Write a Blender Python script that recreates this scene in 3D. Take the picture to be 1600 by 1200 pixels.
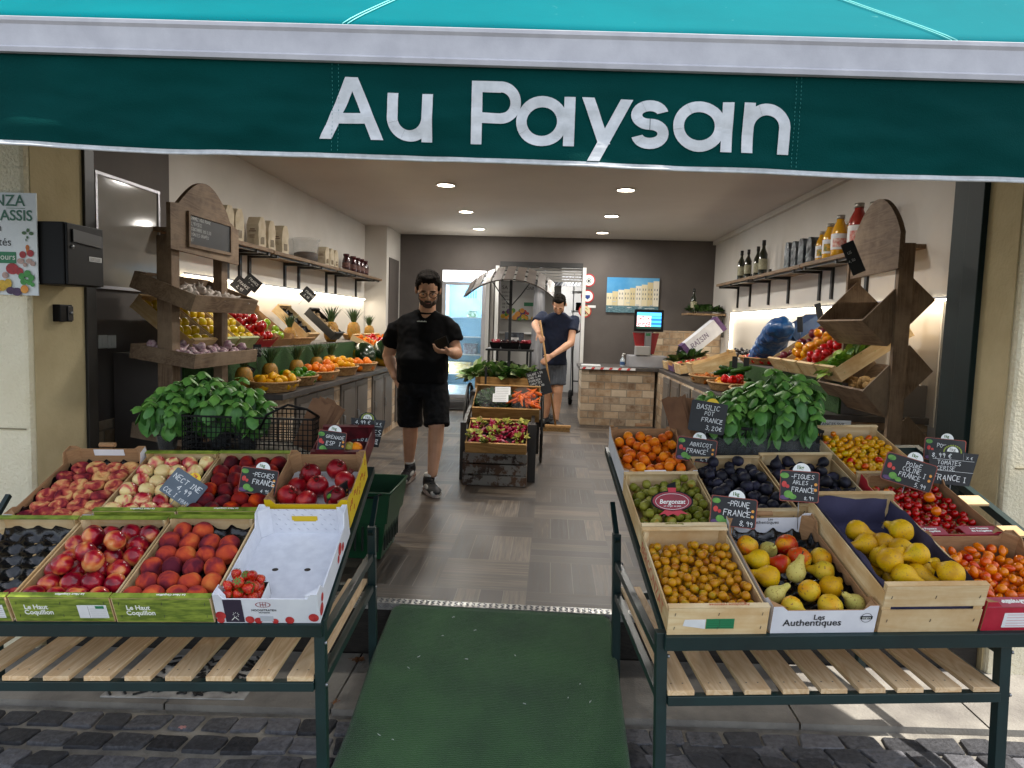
import bpy, bmesh, math, random
from math import radians as RAD, sin, cos, pi
from mathutils import Vector as V, Matrix, noise, Euler

for o in list(bpy.data.objects): bpy.data.objects.remove(o)
SC = bpy.context.scene
COL = SC.collection

# ------------------------------------------------------------ camera
FPX = 1107.0
_d = V((62, -92, FPX)).normalized()
_n = V((-396, 13068, FPX)); _n -= _d * _n.dot(_d); _n.normalize()
_r = _n.cross(_d)
CAM = V((0, 0, 1.35))
RM = Matrix((_r, _d, -_n))                      # camera axes (x right, y down, z forward) -> world
cd = bpy.data.cameras.new('camera'); cam = bpy.data.objects.new('camera', cd); COL.objects.link(cam)
cd.sensor_width = 36; cd.lens = FPX / 1600 * 36; cd.clip_start = .05; cd.clip_end = 500
m3 = Matrix(((_r.x, -_r.y, -_r.z), (_d.x, -_d.y, -_d.z), (-_n.x, _n.y, _n.z)))
cam.matrix_world = Matrix.Translation(CAM) @ m3.to_4x4()
SC.camera = cam
SC.render.resolution_x = 1024; SC.render.resolution_y = 768

# ------------------------------------------------------------ world, sun, exposure
W = bpy.data.worlds.new('World'); SC.world = W; W.use_nodes = True
nt = W.node_tree; nt.nodes.clear()
sky = nt.nodes.new('ShaderNodeTexSky'); sky.sky_type = 'NISHITA'; sky.sun_disc = False
SUN_EL, SUN_AZ = RAD(62), RAD(93)              # azimuth clockwise from +Y (into the shop): from the right and a little behind us
sky.sun_elevation = SUN_EL; sky.sun_rotation = SUN_AZ
bg = nt.nodes.new('ShaderNodeBackground'); bg.inputs[1].default_value = .13
wo = nt.nodes.new('ShaderNodeOutputWorld')
hs_ = nt.nodes.new('ShaderNodeHueSaturation'); hs_.inputs['Saturation'].default_value = .45; nt.links.new(sky.outputs[0], hs_.inputs['Color']); nt.links.new(hs_.outputs[0], bg.inputs[0]); nt.links.new(bg.outputs[0], wo.inputs[0])
sd = bpy.data.lights.new('sun', 'SUN'); sd.energy = 3.2; sd.angle = RAD(.5); sd.color = (1, .95, .88)
so = bpy.data.objects.new('sun', sd); COL.objects.link(so)
sv = V((sin(SUN_AZ) * cos(SUN_EL), cos(SUN_AZ) * cos(SUN_EL), sin(SUN_EL)))
so.rotation_euler = sv.to_track_quat('Z', 'Y').to_euler()
so.location = (6, -2, 12)
SC.view_settings.view_transform = 'Standard'; SC.view_settings.look = 'None'
SC.view_settings.exposure = 1.42; SC.view_settings.gamma = 1
SC.render.engine = 'CYCLES'
SC.cycles.max_bounces = 7; SC.cycles.diffuse_bounces = 4; SC.cycles.glossy_bounces = 3
SC.cycles.transparent_max_bounces = 10; SC.cycles.caustics_reflective = False; SC.cycles.caustics_refractive = False

# ------------------------------------------------------------ helpers
def at(u, v, X=None, Y=None, Z=None):
    k = RM @ V((u - 800, v - 600, FPX))
    if X is not None: t = (X - CAM.x) / k.x
    elif Y is not None: t = (Y - CAM.y) / k.y
    else: t = (Z - CAM.z) / k.z
    return CAM + k * t

def H(s):
    s = s.lstrip('#'); c = [int(s[i:i + 2], 16) / 255 for i in (0, 2, 4)]
    return tuple((x / 12.92 if x <= .04045 else ((x + .055) / 1.055) ** 2.4) for x in c)

class NT:
    def __init__(s, name):
        s.m = bpy.data.materials.new(name); s.m.use_nodes = True; s.t = s.m.node_tree
        s.b = s.t.nodes['Principled BSDF']; s.out = s.t.nodes['Material Output']
    def n(s, ty, **kw):
        x = s.t.nodes.new('ShaderNode' + ty)
        for k, v in kw.items():
            if k in x.inputs: x.inputs[k].default_value = v
            else: setattr(x, k, v)
        return x
    def l(s, a, b): s.t.links.new(a, b)
    def math(s, op, a, b=None, c=None):
        x = s.t.nodes.new('ShaderNodeMath'); x.operation = op
        for i, v in enumerate((a, b, c)):
            if v is None: continue
            if isinstance(v, (int, float)): x.inputs[i].default_value = v
            else: s.l(v, x.inputs[i])
        return x.outputs[0]
    def mix(s, f, a, b, mode='MIX'):
        x = s.t.nodes.new('ShaderNodeMix'); x.data_type = 'RGBA'; x.blend_type = mode
        for i, v in ((0, f), (6, a), (7, b)):
            if isinstance(v, (int, float)): x.inputs[i].default_value = v
            elif isinstance(v, tuple): x.inputs[i].default_value = (*v[:3], 1)
            else: s.l(v, x.inputs[i])
        return x.outputs[2]
    def ramp(s, fac, stops):
        x = s.t.nodes.new('ShaderNodeValToRGB'); e = x.color_ramp.elements
        while len(e) < len(stops): e.new(.5)
        for i, (p, c) in enumerate(stops):
            e[i].position = p; e[i].color = (*c[:3], 1) if isinstance(c, tuple) else (c, c, c, 1)
        s.l(fac, x.inputs[0]); return x.outputs[0]
    def coords(s, kind='Object', scale=(1, 1, 1), rnd=False):
        tc = s.n('TexCoord'); mp = s.n('Mapping'); mp.inputs['Scale'].default_value = scale
        if rnd:
            oi = s.n('ObjectInfo'); va = s.n('VectorMath', operation='MULTIPLY_ADD')
            cx = s.n('CombineXYZ'); 
            for i in range(3): s.l(s.math('MULTIPLY', oi.outputs['Random'], (37.0, 71.0, 53.0)[i]), cx.inputs[i])
            s.l(tc.outputs[kind], va.inputs[0]); va.inputs[1].default_value = (1, 1, 1); s.l(cx.outputs[0], va.inputs[2])
            s.l(va.outputs[0], mp.inputs[0])
        else: s.l(tc.outputs[kind], mp.inputs[0])
        return mp.outputs[0]
    def noise(s, co, sc=5, det=4, rough=.55, dist=0):
        x = s.n('TexNoise'); x.inputs['Scale'].default_value = sc; x.inputs['Detail'].default_value = det
        x.inputs['Roughness'].default_value = rough; x.inputs['Distortion'].default_value = dist
        s.l(co, x.inputs['Vector']); return x.outputs[0]
    def bump(s, h, strength=.3, dist=.01):
        x = s.n('Bump'); x.inputs['Strength'].default_value = strength; x.inputs['Distance'].default_value = dist
        s.l(h, x.inputs['Height']); s.l(x.outputs[0], s.b.inputs['Normal'])
    def color(s, c):
        if isinstance(c, tuple): s.b.inputs['Base Color'].default_value = (*c[:3], 1)
        else: s.l(c, s.b.inputs['Base Color'])
    def set(s, **kw):
        for k, v in kw.items(): s.b.inputs[k.replace('_', ' ')].default_value = v

MATS = {}
def mat(name, c1, c2=None, rough=.6, scale=6, bump=0, bscale=None, metal=0, stretch=(1, 1, 1), rnd=True,
        lo=.35, hi=.65, spec=.5, coat=0, sss=0, emit=None, es=0, alpha=1, trans=0, bdist=.01, objvar=0):
    if name in MATS: return MATS[name]
    n = NT(name)
    if isinstance(c1, str): c1 = H(c1)
    if isinstance(c2, str): c2 = H(c2)
    n.set(Roughness=rough, Metallic=metal)
    n.b.inputs['Specular IOR Level'].default_value = spec
    if coat: n.b.inputs['Coat Weight'].default_value = coat; n.b.inputs['Coat Roughness'].default_value = .15
    if c2 or bump: co = n.coords(scale=stretch, rnd=rnd)
    if c2:
        f = n.ramp(n.noise(co, scale, 5), [(lo, c1), (hi, c2)])
        n.color(f)
    else: f = None; n.color(c1)
    if objvar:
        oi = n.n('ObjectInfo'); hs = n.n('HueSaturation')
        if f is None: hs.inputs['Color'].default_value = (*c1, 1)
        else: n.l(f, hs.inputs['Color'])
        n.l(n.math('MULTIPLY_ADD', oi.outputs['Random'], objvar, 1 - objvar / 2), hs.inputs['Value'])
        n.l(n.math('MULTIPLY_ADD', oi.outputs['Random'], objvar * .06, .5 - objvar * .03), hs.inputs['Hue'])
        n.color(hs.outputs[0])
    if bump: n.bump(n.noise(co, bscale or scale * 4, 6), bump, bdist)
    if emit: n.b.inputs['Emission Color'].default_value = (*(H(emit) if isinstance(emit, str) else emit), 1); n.b.inputs['Emission Strength'].default_value = es
    if alpha < 1: n.b.inputs['Alpha'].default_value = alpha
    if trans: n.b.inputs['Transmission Weight'].default_value = trans
    if sss: n.b.inputs['Subsurface Weight'].default_value = sss; n.b.inputs['Subsurface Scale'].default_value = .005
    MATS[name] = n.m; return n.m

def sat_(c, k=1.14, g=.92):
    m = .3 * c[0] + .59 * c[1] + .11 * c[2]
    return tuple(max(0, (m + (x - m) * k)) * g for x in c)
def fruitmat(name, stops, rough=.42, scale=30, spec=.3, bump=.02, speck=None, axis=.0, coat=0, sss=.0, det=3):
    """skin colour from a noise ramp; every fruit samples another place, so no two look alike"""
    if name in MATS: return MATS[name]
    n = NT(name); co = n.coords(rnd=True)
    f = n.noise(co, scale, det, .5, .6)
    oi = n.n('ObjectInfo')
    f = n.math('ADD', f, n.math('MULTIPLY_ADD', oi.outputs['Random'], .22, -.11))
    if axis:
        tc = n.n('TexCoord'); sx = n.n('SeparateXYZ'); n.l(tc.outputs['Generated'], sx.inputs[0])
        f = n.math('ADD', f, n.math('MULTIPLY', n.math('SUBTRACT', sx.outputs[2], .5), axis))
    c = n.ramp(f, [(p, sat_(H(x))) for p, x in stops])
    if speck:
        s2 = n.noise(co, scale * 14, 2, .5)
        c = n.mix(n.ramp(s2, [(.6, 0.), (.68, 1.)]), c, H(speck))
    n.color(c); n.set(Roughness=rough); n.b.inputs['Specular IOR Level'].default_value = spec
    if coat: n.b.inputs['Coat Weight'].default_value = coat; n.b.inputs['Coat Roughness'].default_value = .12
    if bump: n.bump(n.noise(co, scale * 9, 3), bump, .004)
    MATS[name] = n.m; return n.m

def woodmat(name, c1, c2, c3=None, axis=0, rough=.65, ring=26, bump=.15, knots=True, wscale=9):
    if name in MATS: return MATS[name]
    n = NT(name); st = [wscale, wscale, wscale]; st[axis] = wscale * .1
    co = n.coords(scale=tuple(st), rnd=True)
    w = n.noise(co, 1.6, 3, .5, 1.1)
    band = n.math('FRACT', n.math('MULTIPLY', w, ring / 2))
    tri = n.math('ABSOLUTE', n.math('SUBTRACT', band, .5))
    fine = n.noise(co, 14, 5, .7)
    f = n.math('ADD', n.math('MULTIPLY', tri, .9), n.math('MULTIPLY', fine, .5))
    c = n.ramp(f, [(.2, H(c1)), (.75, H(c2))])
    if c3:
        co2 = n.coords(rnd=True); c = n.mix(n.ramp(n.noise(co2, 3.5, 6, .65), [(.42, 0.), (.66, 1.)]), c, H(c3))
    oi = n.n('ObjectInfo'); hs = n.n('HueSaturation'); n.l(c, hs.inputs['Color'])
    n.l(n.math('MULTIPLY_ADD', oi.outputs['Random'], .25, .87), hs.inputs['Value'])
    n.color(hs.outputs[0]); n.set(Roughness=rough); n.b.inputs['Specular IOR Level'].default_value = .3
    n.bump(f, bump, .004); MATS[name] = n.m; return n.m

# ---- mesh builder
class MB:
    def __init__(s): s.bm = bmesh.new()
    def box(s, x0, y0, z0, x1, y1, z1, M=None, mi=0, bev=0):
        P = [(x0, y0, z0), (x1, y0, z0), (x1, y1, z0), (x0, y1, z0), (x0, y0, z1), (x1, y0, z1), (x1, y1, z1), (x0, y1, z1)]
        if bev:
            b2 = bmesh.new(); v = [b2.verts.new(p) for p in P]
            for f in ((0, 3, 2, 1), (4, 5, 6, 7), (0, 1, 5, 4), (1, 2, 6, 5), (2, 3, 7, 6), (3, 0, 4, 7)): b2.faces.new([v[i] for i in f])
            bmesh.ops.bevel(b2, geom=b2.edges[:], offset=bev, segments=2, affect='EDGES', profile=.6)
            vm = {}
            for q in b2.verts: vm[q.index if False else q] = s.bm.verts.new(M @ q.co if M else q.co)
            for f in b2.faces:
                g = s.bm.faces.new([vm[q] for q in f.verts]); g.material_index = mi
            b2.free(); return s
        v = [s.bm.verts.new(M @ V(p) if M else p) for p in P]
        for f in ((0, 3, 2, 1), (4, 5, 6, 7), (0, 1, 5, 4), (1, 2, 6, 5), (2, 3, 7, 6), (3, 0, 4, 7)):
            g = s.bm.faces.new([v[i] for i in f]); g.material_index = mi
        return s
    def quad(s, pts, mi=0):
        g = s.bm.faces.new([s.bm.verts.new(p) for p in pts]); g.material_index = mi; return s
    def prism(s, poly, z0, z1, M=None, mi=0):
        """poly in local xy, extruded z0..z1"""
        n = len(poly)
        T = (lambda p: M @ V(p)) if M else (lambda p: V(p))
        a = [s.bm.verts.new(T((x, y, z0))) for x, y in poly]; b = [s.bm.verts.new(T((x, y, z1))) for x, y in poly]
        for f in (a[::-1], b):
            g = s.bm.faces.new(f); g.material_index = mi
        for i in range(n):
            j = (i + 1) % n; g = s.bm.faces.new((a[i], a[j], b[j], b[i])); g.material_index = mi
        return s
    def flat(s, poly, M=None, z=0, mi=0):
        T = (lambda p: M @ V(p)) if M else (lambda p: V(p))
        g = s.bm.faces.new([s.bm.verts.new(T((x, y, z))) for x, y in poly]); g.material_index = mi; return s
    def lathe(s, prof, seg=16, M=None, mi=0, cap=True, ang=2 * pi):
        T = (lambda p: M @ V(p)) if M else (lambda p: V(p))
        rings = []
        for r, z in prof:
            if r < 1e-6: rings.append([s.bm.verts.new(T((0, 0, z)))])
            else: rings.append([s.bm.verts.new(T((r * cos(2 * pi * k / seg), r * sin(2 * pi * k / seg), z))) for k in range(seg)])
        for A, B in zip(rings, rings[1:]):
            for k in range(seg):
                j = (k + 1) % seg
                if len(A) == 1 and len(B) == 1: continue
                if len(A) == 1: f = (A[0], B[j], B[k])
                elif len(B) == 1: f = (A[k], A[j], B[0])
                else: f = (A[k], A[j], B[j], B[k])
                g = s.bm.faces.new(f); g.material_index = mi; g.smooth = True
        if cap:
            for R_, fl in ((rings[0], True), (rings[-1], False)):
                if len(R_) > 2: g = s.bm.faces.new(R_[::-1] if fl else R_); g.material_index = mi
        return s
    def tube(s, pts, r, seg=8, mi=0, closed=False, flat=1):
        pts = [V(p) for p in pts]; rr = r if isinstance(r, (list, tuple)) else [r] * len(pts)
        rings = []; up = V((0, 0, 1)); N = len(pts)
        for i, p in enumerate(pts):
            t = (pts[(i + 1) % N] - pts[i - 1]) if (closed or 0 < i < N - 1) else (pts[1] - pts[0] if i == 0 else pts[-1] - pts[-2])
            t.normalize(); a = t.cross(up)
            if a.length < .05: a = t.cross(V((1, 0, 0)))
            a.normalize(); b = t.cross(a).normalized()
            if rings and a.dot(pa) < 0 and abs(a.dot(pa)) > .3: a, b = -a, -b
            pa = a
            rings.append([s.bm.verts.new(p + a * cos(2 * pi * k / seg) * rr[i] + b * sin(2 * pi * k / seg) * rr[i] * flat) for k in range(seg)])
        rng_ = list(zip(rings, rings[1:])) + ([(rings[-1], rings[0])] if closed else [])
        for A, B in rng_:
            for k in range(seg):
                j = (k + 1) % seg; g = s.bm.faces.new((A[k], B[k], B[j], A[j])); g.material_index = mi; g.smooth = True
        if not closed:
            for R_, fl in ((rings[0], False), (rings[-1], True)):
                g = s.bm.faces.new(R_[::-1] if fl else R_); g.material_index = mi
        return s
    def bar(s, a, b, w, t, up=(0, 0, 1), mi=0):
        """rectangular bar from a to b, width w (sideways) and thickness t (along up)"""
        a, b, up = V(a), V(b), V(up); d = (b - a); L = d.length; d.normalize()
        x = d.cross(up).normalized(); z = x.cross(d).normalized()
        M = Matrix((( d.x, x.x, z.x, a.x), (d.y, x.y, z.y, a.y), (d.z, x.z, z.z, a.z), (0, 0, 0, 1)))
        return s.box(0, -w / 2, -t / 2, L, w / 2, t / 2, M, mi)
    def ell(s, c, r, M=None, seg=14, rings=9, mi=0, Rm=None):
        c = V(c); r = (r, r, r) if isinstance(r, (int, float)) else r
        L = []
        for i in range(rings + 1):
            th = pi * i / rings
            if i in (0, rings): ring = [V((0, 0, cos(th)))]
            else: ring = [V((sin(th) * cos(2 * pi * k / seg), sin(th) * sin(2 * pi * k / seg), cos(th))) for k in range(seg)]
            vs = []
            for p in ring:
                p = V((p.x * r[0], p.y * r[1], p.z * r[2]))
                if Rm: p = Rm @ p
                p = p + c
                vs.append(s.bm.verts.new(M @ p if M else p))
            L.append(vs)
        for A, B in zip(L, L[1:]):
            for k in range(seg):
                j = (k + 1) % seg
                if len(A) == 1: f = (A[0], B[k], B[j])
                elif len(B) == 1: f = (A[k], B[0], A[j])
                else: f = (A[k], B[k], B[j], A[j])
                g = s.bm.faces.new(f); g.material_index = mi; g.smooth = True
        return s
    def caps(s, a, ra, b, rb, seg=12):
        """tapered capsule"""
        a, b = V(a), V(b); d = (b - a); L = d.length
        q = d.to_track_quat('Z', 'Y').to_matrix().to_4x4(); M = Matrix.Translation(a) @ q
        prof = [(0, -ra)] + [(ra * cos(t), ra * sin(t)) for t in (-1.1, -.6, -.2)] + [(ra, 0), (rb, L)] + [(rb * cos(t), L + rb * sin(t)) for t in (.2, .6, 1.1)] + [(0, L + rb)]
        return s.lathe(prof, seg, M)
    def mesh(s, name='m', smooth=None):
        bmesh.ops.recalc_face_normals(s.bm, faces=s.bm.faces[:])
        me = bpy.data.meshes.new(name)
        if smooth is not None:
            for f in s.bm.faces: f.smooth = smooth
        s.bm.to_mesh(me); s.bm.free(); return me
    def build(s, name, m, parent=None, M=None, smooth=None, **kw):
        return obj(name, s.mesh(name, smooth), m, parent, M, **kw)

def obj(name, me, m=None, parent=None, M=None, label=None, cat=None, group=None, kind=None):
    o = bpy.data.objects.new(name, me); COL.objects.link(o)
    if m is not None and me is not None and len(me.materials) == 0:
        for q in (m if isinstance(m, (list, tuple)) else [m]): me.materials.append(q)
    if parent is not None: o.parent = parent
    if M is not None: o.matrix_local = M
    return tag(o, label, cat, group, kind)
def tag(o, label=None, cat=None, group=None, kind=None):
    if label: o['label'] = label
    if cat: o['category'] = cat
    if group: o['group'] = group
    if kind: o['kind'] = kind
    return o
def thing(name, label, cat, M=None, group=None):
    o = bpy.data.objects.new(name, None); COL.objects.link(o); o.empty_display_size = .1
    if M is not None:
        o.matrix_world = M if isinstance(M, Matrix) else Matrix.Translation(V(M))
    return tag(o, label, cat, group)
def T(x, y, z, rz=0, rx=0, ry=0, s=1):
    return Matrix.Translation((x, y, z)) @ Euler((rx, ry, rz)).to_matrix().to_4x4() @ Matrix.Scale(s, 4)
def copy_tree(o, parent=None, M=None, label=None, group=None):
    c = o.copy(); COL.objects.link(c)
    if parent is not None: c.parent = parent
    if M is not None: c.matrix_local = M
    if label: c['label'] = label
    if group: c['group'] = group
    for ch in KIDS.get(o.name, [q for q in o.children]): copy_tree(ch, c)
    return c
KIDS = {}

def text_mesh(body, size, mat_=None, bold=0, shear=0, space=1, ext=.0006, align='LEFT'):
    cu = bpy.data.curves.new('txt', 'FONT'); cu.body = body; cu.size = size; cu.offset = bold; cu.shear = shear
    cu.space_character = space; cu.extrude = ext; cu.align_x = align; cu.resolution_u = 3
    o = bpy.data.objects.new('txt', cu); COL.objects.link(o)
    dg = bpy.context.evaluated_depsgraph_get(); dg.update()
    me = bpy.data.meshes.new_from_object(o.evaluated_get(dg))
    bpy.data.objects.remove(o); 
    me.materials.clear()
    if mat_: me.materials.append(mat_)
    return me
FACE = Matrix(((1, 0, 0, 0), (0, 0, -1, 0), (0, 1, 0, 0), (0, 0, 0, 1)))    # local xy -> xz plane facing -y
def text(name, body, size, m, parent, M, **kw):
    lab = kw.pop('label', None)
    return obj(name, text_mesh(body, size, m, **kw), None, parent, M, label=lab)

# hand-written capitals as strokes on a 4 x 6 grid
G = {'A': [[(0,0),(2,6),(4,0)],[(.8,2.2),(3.2,2.2)]], 'B': [[(0,0),(0,6),(2.6,5.6),(3,4.4),(2,3.2),(0,3.1)],[(2,3.2),(3.6,1.8),(2.8,.2),(0,0)]],
 'C': [[(3.6,5.2),(2.2,6),(.6,5),(0,3),(.6,.8),(2.2,0),(3.6,.9)]], 'D': [[(0,0),(0,6),(2.4,5.4),(3.6,3),(2.4,.6),(0,0)]],
 'E': [[(3.4,6),(0,6),(0,0),(3.5,0)],[(0,3.1),(2.6,3.2)]], 'F': [[(3.6,6),(0,6),(0,0)],[(0,3.2),(2.6,3.2)]],
 'G': [[(3.6,5.2),(2,6),(.3,4.4),(.2,1.6),(1.8,0),(3.6,1),(3.6,2.8),(2.2,2.8)]], 'H': [[(0,0),(0,6)],[(3.6,0),(3.6,6)],[(0,3),(3.6,3)]],
 'I': [[(1,0),(1,6)],[(0,6),(2,6)],[(0,0),(2,0)]], 'K': [[(0,0),(0,6)],[(3.4,6),(0,3),(3.6,0)]], 'L': [[(0,6),(0,0),(3,0)]],
 'M': [[(0,0),(.4,6),(2,2),(3.6,6),(4,0)]], 'N': [[(0,0),(0,6),(3.4,0),(3.4,6)]], 'O': [[(2,6),(.3,4.6),(.2,1.4),(2,0),(3.7,1.4),(3.6,4.6),(2,6)]],
 'P': [[(0,0),(0,6),(2.8,5.7),(3.2,4.2),(2,3),(0,2.9)]], 'Q': [[(2,6),(.3,4.6),(.2,1.4),(2,0),(3.7,1.4),(3.6,4.6),(2,6)],[(2.4,1.4),(4,-.4)]],
 'R': [[(0,0),(0,6),(2.8,5.7),(3.2,4.3),(2,3.1),(0,3)],[(1.6,3),(3.6,0)]], 'S': [[(3.4,5.3),(1.8,6),(.3,4.8),(1.6,3.2),(3.4,1.8),(2,0),(0,.8)]],
 'T': [[(0,6),(4,6)],[(2,6),(2,0)]], 'U': [[(0,6),(.1,1.4),(1.8,0),(3.4,1.4),(3.5,6)]], 'V': [[(0,6),(2,0),(4,6)]], 'X': [[(0,0),(3.6,5)],[(0,5),(3.6,0)]],
 'Y': [[(0,6),(2,3),(4,6)],[(2,3),(2,0)]], 'Z': [[(0,6),(3.6,6),(0,0),(3.6,0)]], '0': [[(2,6),(.4,4.6),(.4,1.4),(2,0),(3.4,1.4),(3.4,4.6),(2,6)]],
 '1': [[(.4,4.6),(1.8,6),(1.8,0)]], '2': [[(.2,4.8),(1.6,6),(3.2,4.8),(.2,0),(3.6,0)]], '3': [[(.3,5.4),(2,6),(3.2,4.6),(1.6,3.2),(3.4,1.8),(2,0),(.1,.7)]],
 '4': [[(2.6,0),(2.8,6),(0,2),(3.8,2)]], '5': [[(3.4,6),(.8,6),(.5,3.4),(2.6,3.4),(3.3,1.6),(1.8,0),(.2,.5)]], '6': [[(3,6),(.8,3.6),(.4,1.2),(2,0),(3.3,1.4),(2,3),(.6,2)]],
 '7': [[(.2,6),(3.6,6),(1.4,0)]], '8': [[(2,3.2),(.5,4.6),(2,6),(3.4,4.7),(2,3.2),(.3,1.5),(2,0),(3.6,1.5),(2,3.2)]], '9': [[(3.2,4.4),(1.8,3),(.4,4.5),(1.8,6),(3.2,4.6),(2.8,0)]],
 '€': [[(3.8,5.2),(2.4,6),(1,4.6),(.8,1.4),(2.4,0),(3.8,.8)],[(0,3.7),(2.8,3.8)],[(0,2.4),(2.6,2.5)]], ',': [[(.6,.5),(0,-1)]], '-': [[(0,3),(2.4,3)]], ' ': []}
def chalk(mb, s, x, y, h, z=.002, w=None, rng=random, slant=.08, M=None):
    k = h / 6; w = w or h * .13
    for ch in s:
        gl = G.get(ch.upper(), [])
        mx = max([p[0] for st in gl for p in st] + [2.2])
        dy = rng.uniform(-.4, .4); sc = rng.uniform(.9, 1.1)
        for st in gl:
            P = [((px_ + slant * py_ + rng.uniform(-.12, .12)) * k * sc + x, (py_ * sc + dy + rng.uniform(-.12, .12)) * k + y) for px_, py_ in st]
            for a, b in zip(P, P[1:]):
                dx, dy_ = b[0] - a[0], b[1] - a[1]; L = math.hypot(dx, dy_) or 1e-6
                nx, ny = -dy_ / L * w / 2, dx / L * w / 2; ex, ey = dx / L * w * .3, dy_ / L * w * .3
                mb.flat([(a[0] + nx - ex, a[1] + ny - ey), (a[0] - nx - ex, a[1] - ny - ey), (b[0] - nx + ex, b[1] - ny + ey), (b[0] + nx + ex, b[1] + ny + ey)], M, z)
                z += .000012
        x += (mx + 1.3) * k
    return x

def ringpoly(cx, cy, ro, ri, a0, a1, n=24, sx=1):
    o = [(cx + ro * sx * cos(a0 + (a1 - a0) * i / n), cy + ro * sin(a0 + (a1 - a0) * i / n)) for i in range(n + 1)]
    i_ = [(cx + (ri * sx if sx == 1 else ro * sx - (ro - ri)) * cos(a0 + (a1 - a0) * i / n), cy + ri * sin(a0 + (a1 - a0) * i / n)) for i in range(n + 1)]
    return [(o[k], o[k + 1], i_[k + 1], i_[k]) for k in range(n)]

def remesh(mb, voxel=.008, smooth=4, disp=None):
    """one closed skin over overlapping volumes"""
    me = mb.mesh('r'); o = bpy.data.objects.new('r', me); COL.objects.link(o)
    md = o.modifiers.new('r', 'REMESH'); md.mode = 'VOXEL'; md.voxel_size = voxel; md.use_smooth_shade = True
    if smooth: s = o.modifiers.new('s', 'SMOOTH'); s.iterations = smooth; s.factor = .5
    dg = bpy.context.evaluated_depsgraph_get(); dg.update()
    r = bpy.data.meshes.new_from_object(o.evaluated_get(dg)); bpy.data.objects.remove(o); r.materials.clear()
    if disp:
        ns = [v.normal.copy() for v in r.vertices]
        for v, nn in zip(r.vertices, ns): v.co += nn * disp(v.co)
    for p in r.polygons: p.use_smooth = True
    return r
# ============================================================ materials of the setting
M_stucco = mat('stucco', '#ece3c8', '#e0d5b6', rough=.95, scale=2.5, bump=.9, bscale=70, bdist=.012, rnd=False)
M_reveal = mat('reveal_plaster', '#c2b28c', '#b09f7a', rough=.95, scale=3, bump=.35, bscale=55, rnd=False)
M_white = mat('white_plaster', '#d0ccc6', '#c6c2bb', rough=.9, scale=1.5, bump=.08, bscale=60, rnd=False)
M_ceil = mat('ceiling_paint', '#cdc8c2', '#c5c0ba', rough=.9, scale=1, rnd=False)
M_taupe = mat('taupe_paint', '#5d5753', '#544e4b', rough=.75, scale=2, bump=.05, bscale=60, rnd=False)
M_darkgreen = mat('dark_green_metal', '#0f2a2a', '#0c2323', rough=.38, scale=8, spec=.5, bump=.03, bscale=120)
M_black = mat('black_metal', '#161616', '#1e1d1c', rough=.45, scale=9)
M_blackpl = mat('black_plastic', '#050506', rough=.5, spec=.22)
M_alu = mat('aluminium', '#b9b9be', '#a9a9af', rough=.35, metal=.6, scale=5)
M_steel = mat('steel', '#8b8d90', rough=.3, metal=.9)
M_wpaint = mat('white_paint', '#d8d8d6', '#cfcfcc', rough=.5, scale=6)

def m_floor():
    n = NT('wood_look_tiles'); co = n.coords(); sx = n.n('SeparateXYZ'); n.l(co, sx.inputs[0])
    C = .47
    X = n.math('ADD', sx.outputs[0], 20.3 - .012); Y = n.math('ADD', sx.outputs[1], 20.0)
    cx = n.math('DIVIDE', X, C); cy = n.math('DIVIDE', Y, C * .98)
    ix = n.math('FLOOR', cx); iy = n.math('FLOOR', cy)
    par = n.math('MODULO', n.math('ADD', ix, iy), 2)
    fx = n.math('FRACT', cx); fy = n.math('FRACT', cy)
    def lerp(a, b): return n.math('ADD', n.math('MULTIPLY', a, n.math('SUBTRACT', 1, par)), n.math('MULTIPLY', b, par))
    u = lerp(fx, fy); w = lerp(Y, X)                # u across the strips, w along them
    N = 4.0; su = n.math('MULTIPLY', u, N); si = n.math('FLOOR', su)
    sid = n.n('CombineXYZ'); n.l(ix, sid.inputs[0]); n.l(iy, sid.inputs[1]); n.l(si, sid.inputs[2])
    wn = n.n('TexWhiteNoise'); n.l(sid.outputs[0], wn.inputs[0])
    g = n.n('CombineXYZ'); n.l(n.math('MULTIPLY', n.math('ADD', u, n.math('MULTIPLY', wn.outputs[0], 9)), 22), g.inputs[0]); n.l(n.math('MULTIPLY', w, 2.2), g.inputs[1]); n.l(n.math('MULTIPLY', wn.outputs[0], 31), g.inputs[2])
    gr = n.noise(g.outputs[0], 1.3, 6, .65)
    g2 = n.noise(co, 1.1, 3, .5)
    f = n.math('ADD', n.math('MULTIPLY', wn.outputs[0], .42), n.math('MULTIPLY', n.math('POWER', gr, 1.3), 1.15))
    c = n.ramp(f, [(.28, H('#181411')), (.5, H('#2f2823')), (.74, H('#483e35')), (.98, H('#75695b'))])
    c = n.mix(n.ramp(g2, [(.4, .0), (.7, .35)]), c, H('#4e4842'))
    # joints
    ex = n.math('ABSOLUTE', n.math('SUBTRACT', fx, .5)); ey = n.math('ABSOLUTE', n.math('SUBTRACT', fy, .5))
    j = n.math('GREATER_THAN', n.math('MAXIMUM', ex, n.math('MULTIPLY', ey, .0)), .4955)
    sj = n.math('GREATER_THAN', n.math('ABSOLUTE', n.math('SUBTRACT', n.math('FRACT', su), .5)), .485)
    c = n.mix(n.math('MULTIPLY', sj, .35), c, H('#9a9287'))
    c = n.mix(n.math('MULTIPLY', j, .8), c, H('#35302c'))
    n.color(c); n.set(Roughness=.42); n.l(n.ramp(gr, [(.3, .36), (.7, .55)]), n.b.inputs['Roughness'])
    n.bump(n.math('SUBTRACT', gr, n.math('MULTIPLY', j, .8)), .12, .004)
    return n.m
M_floor = m_floor()

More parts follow.
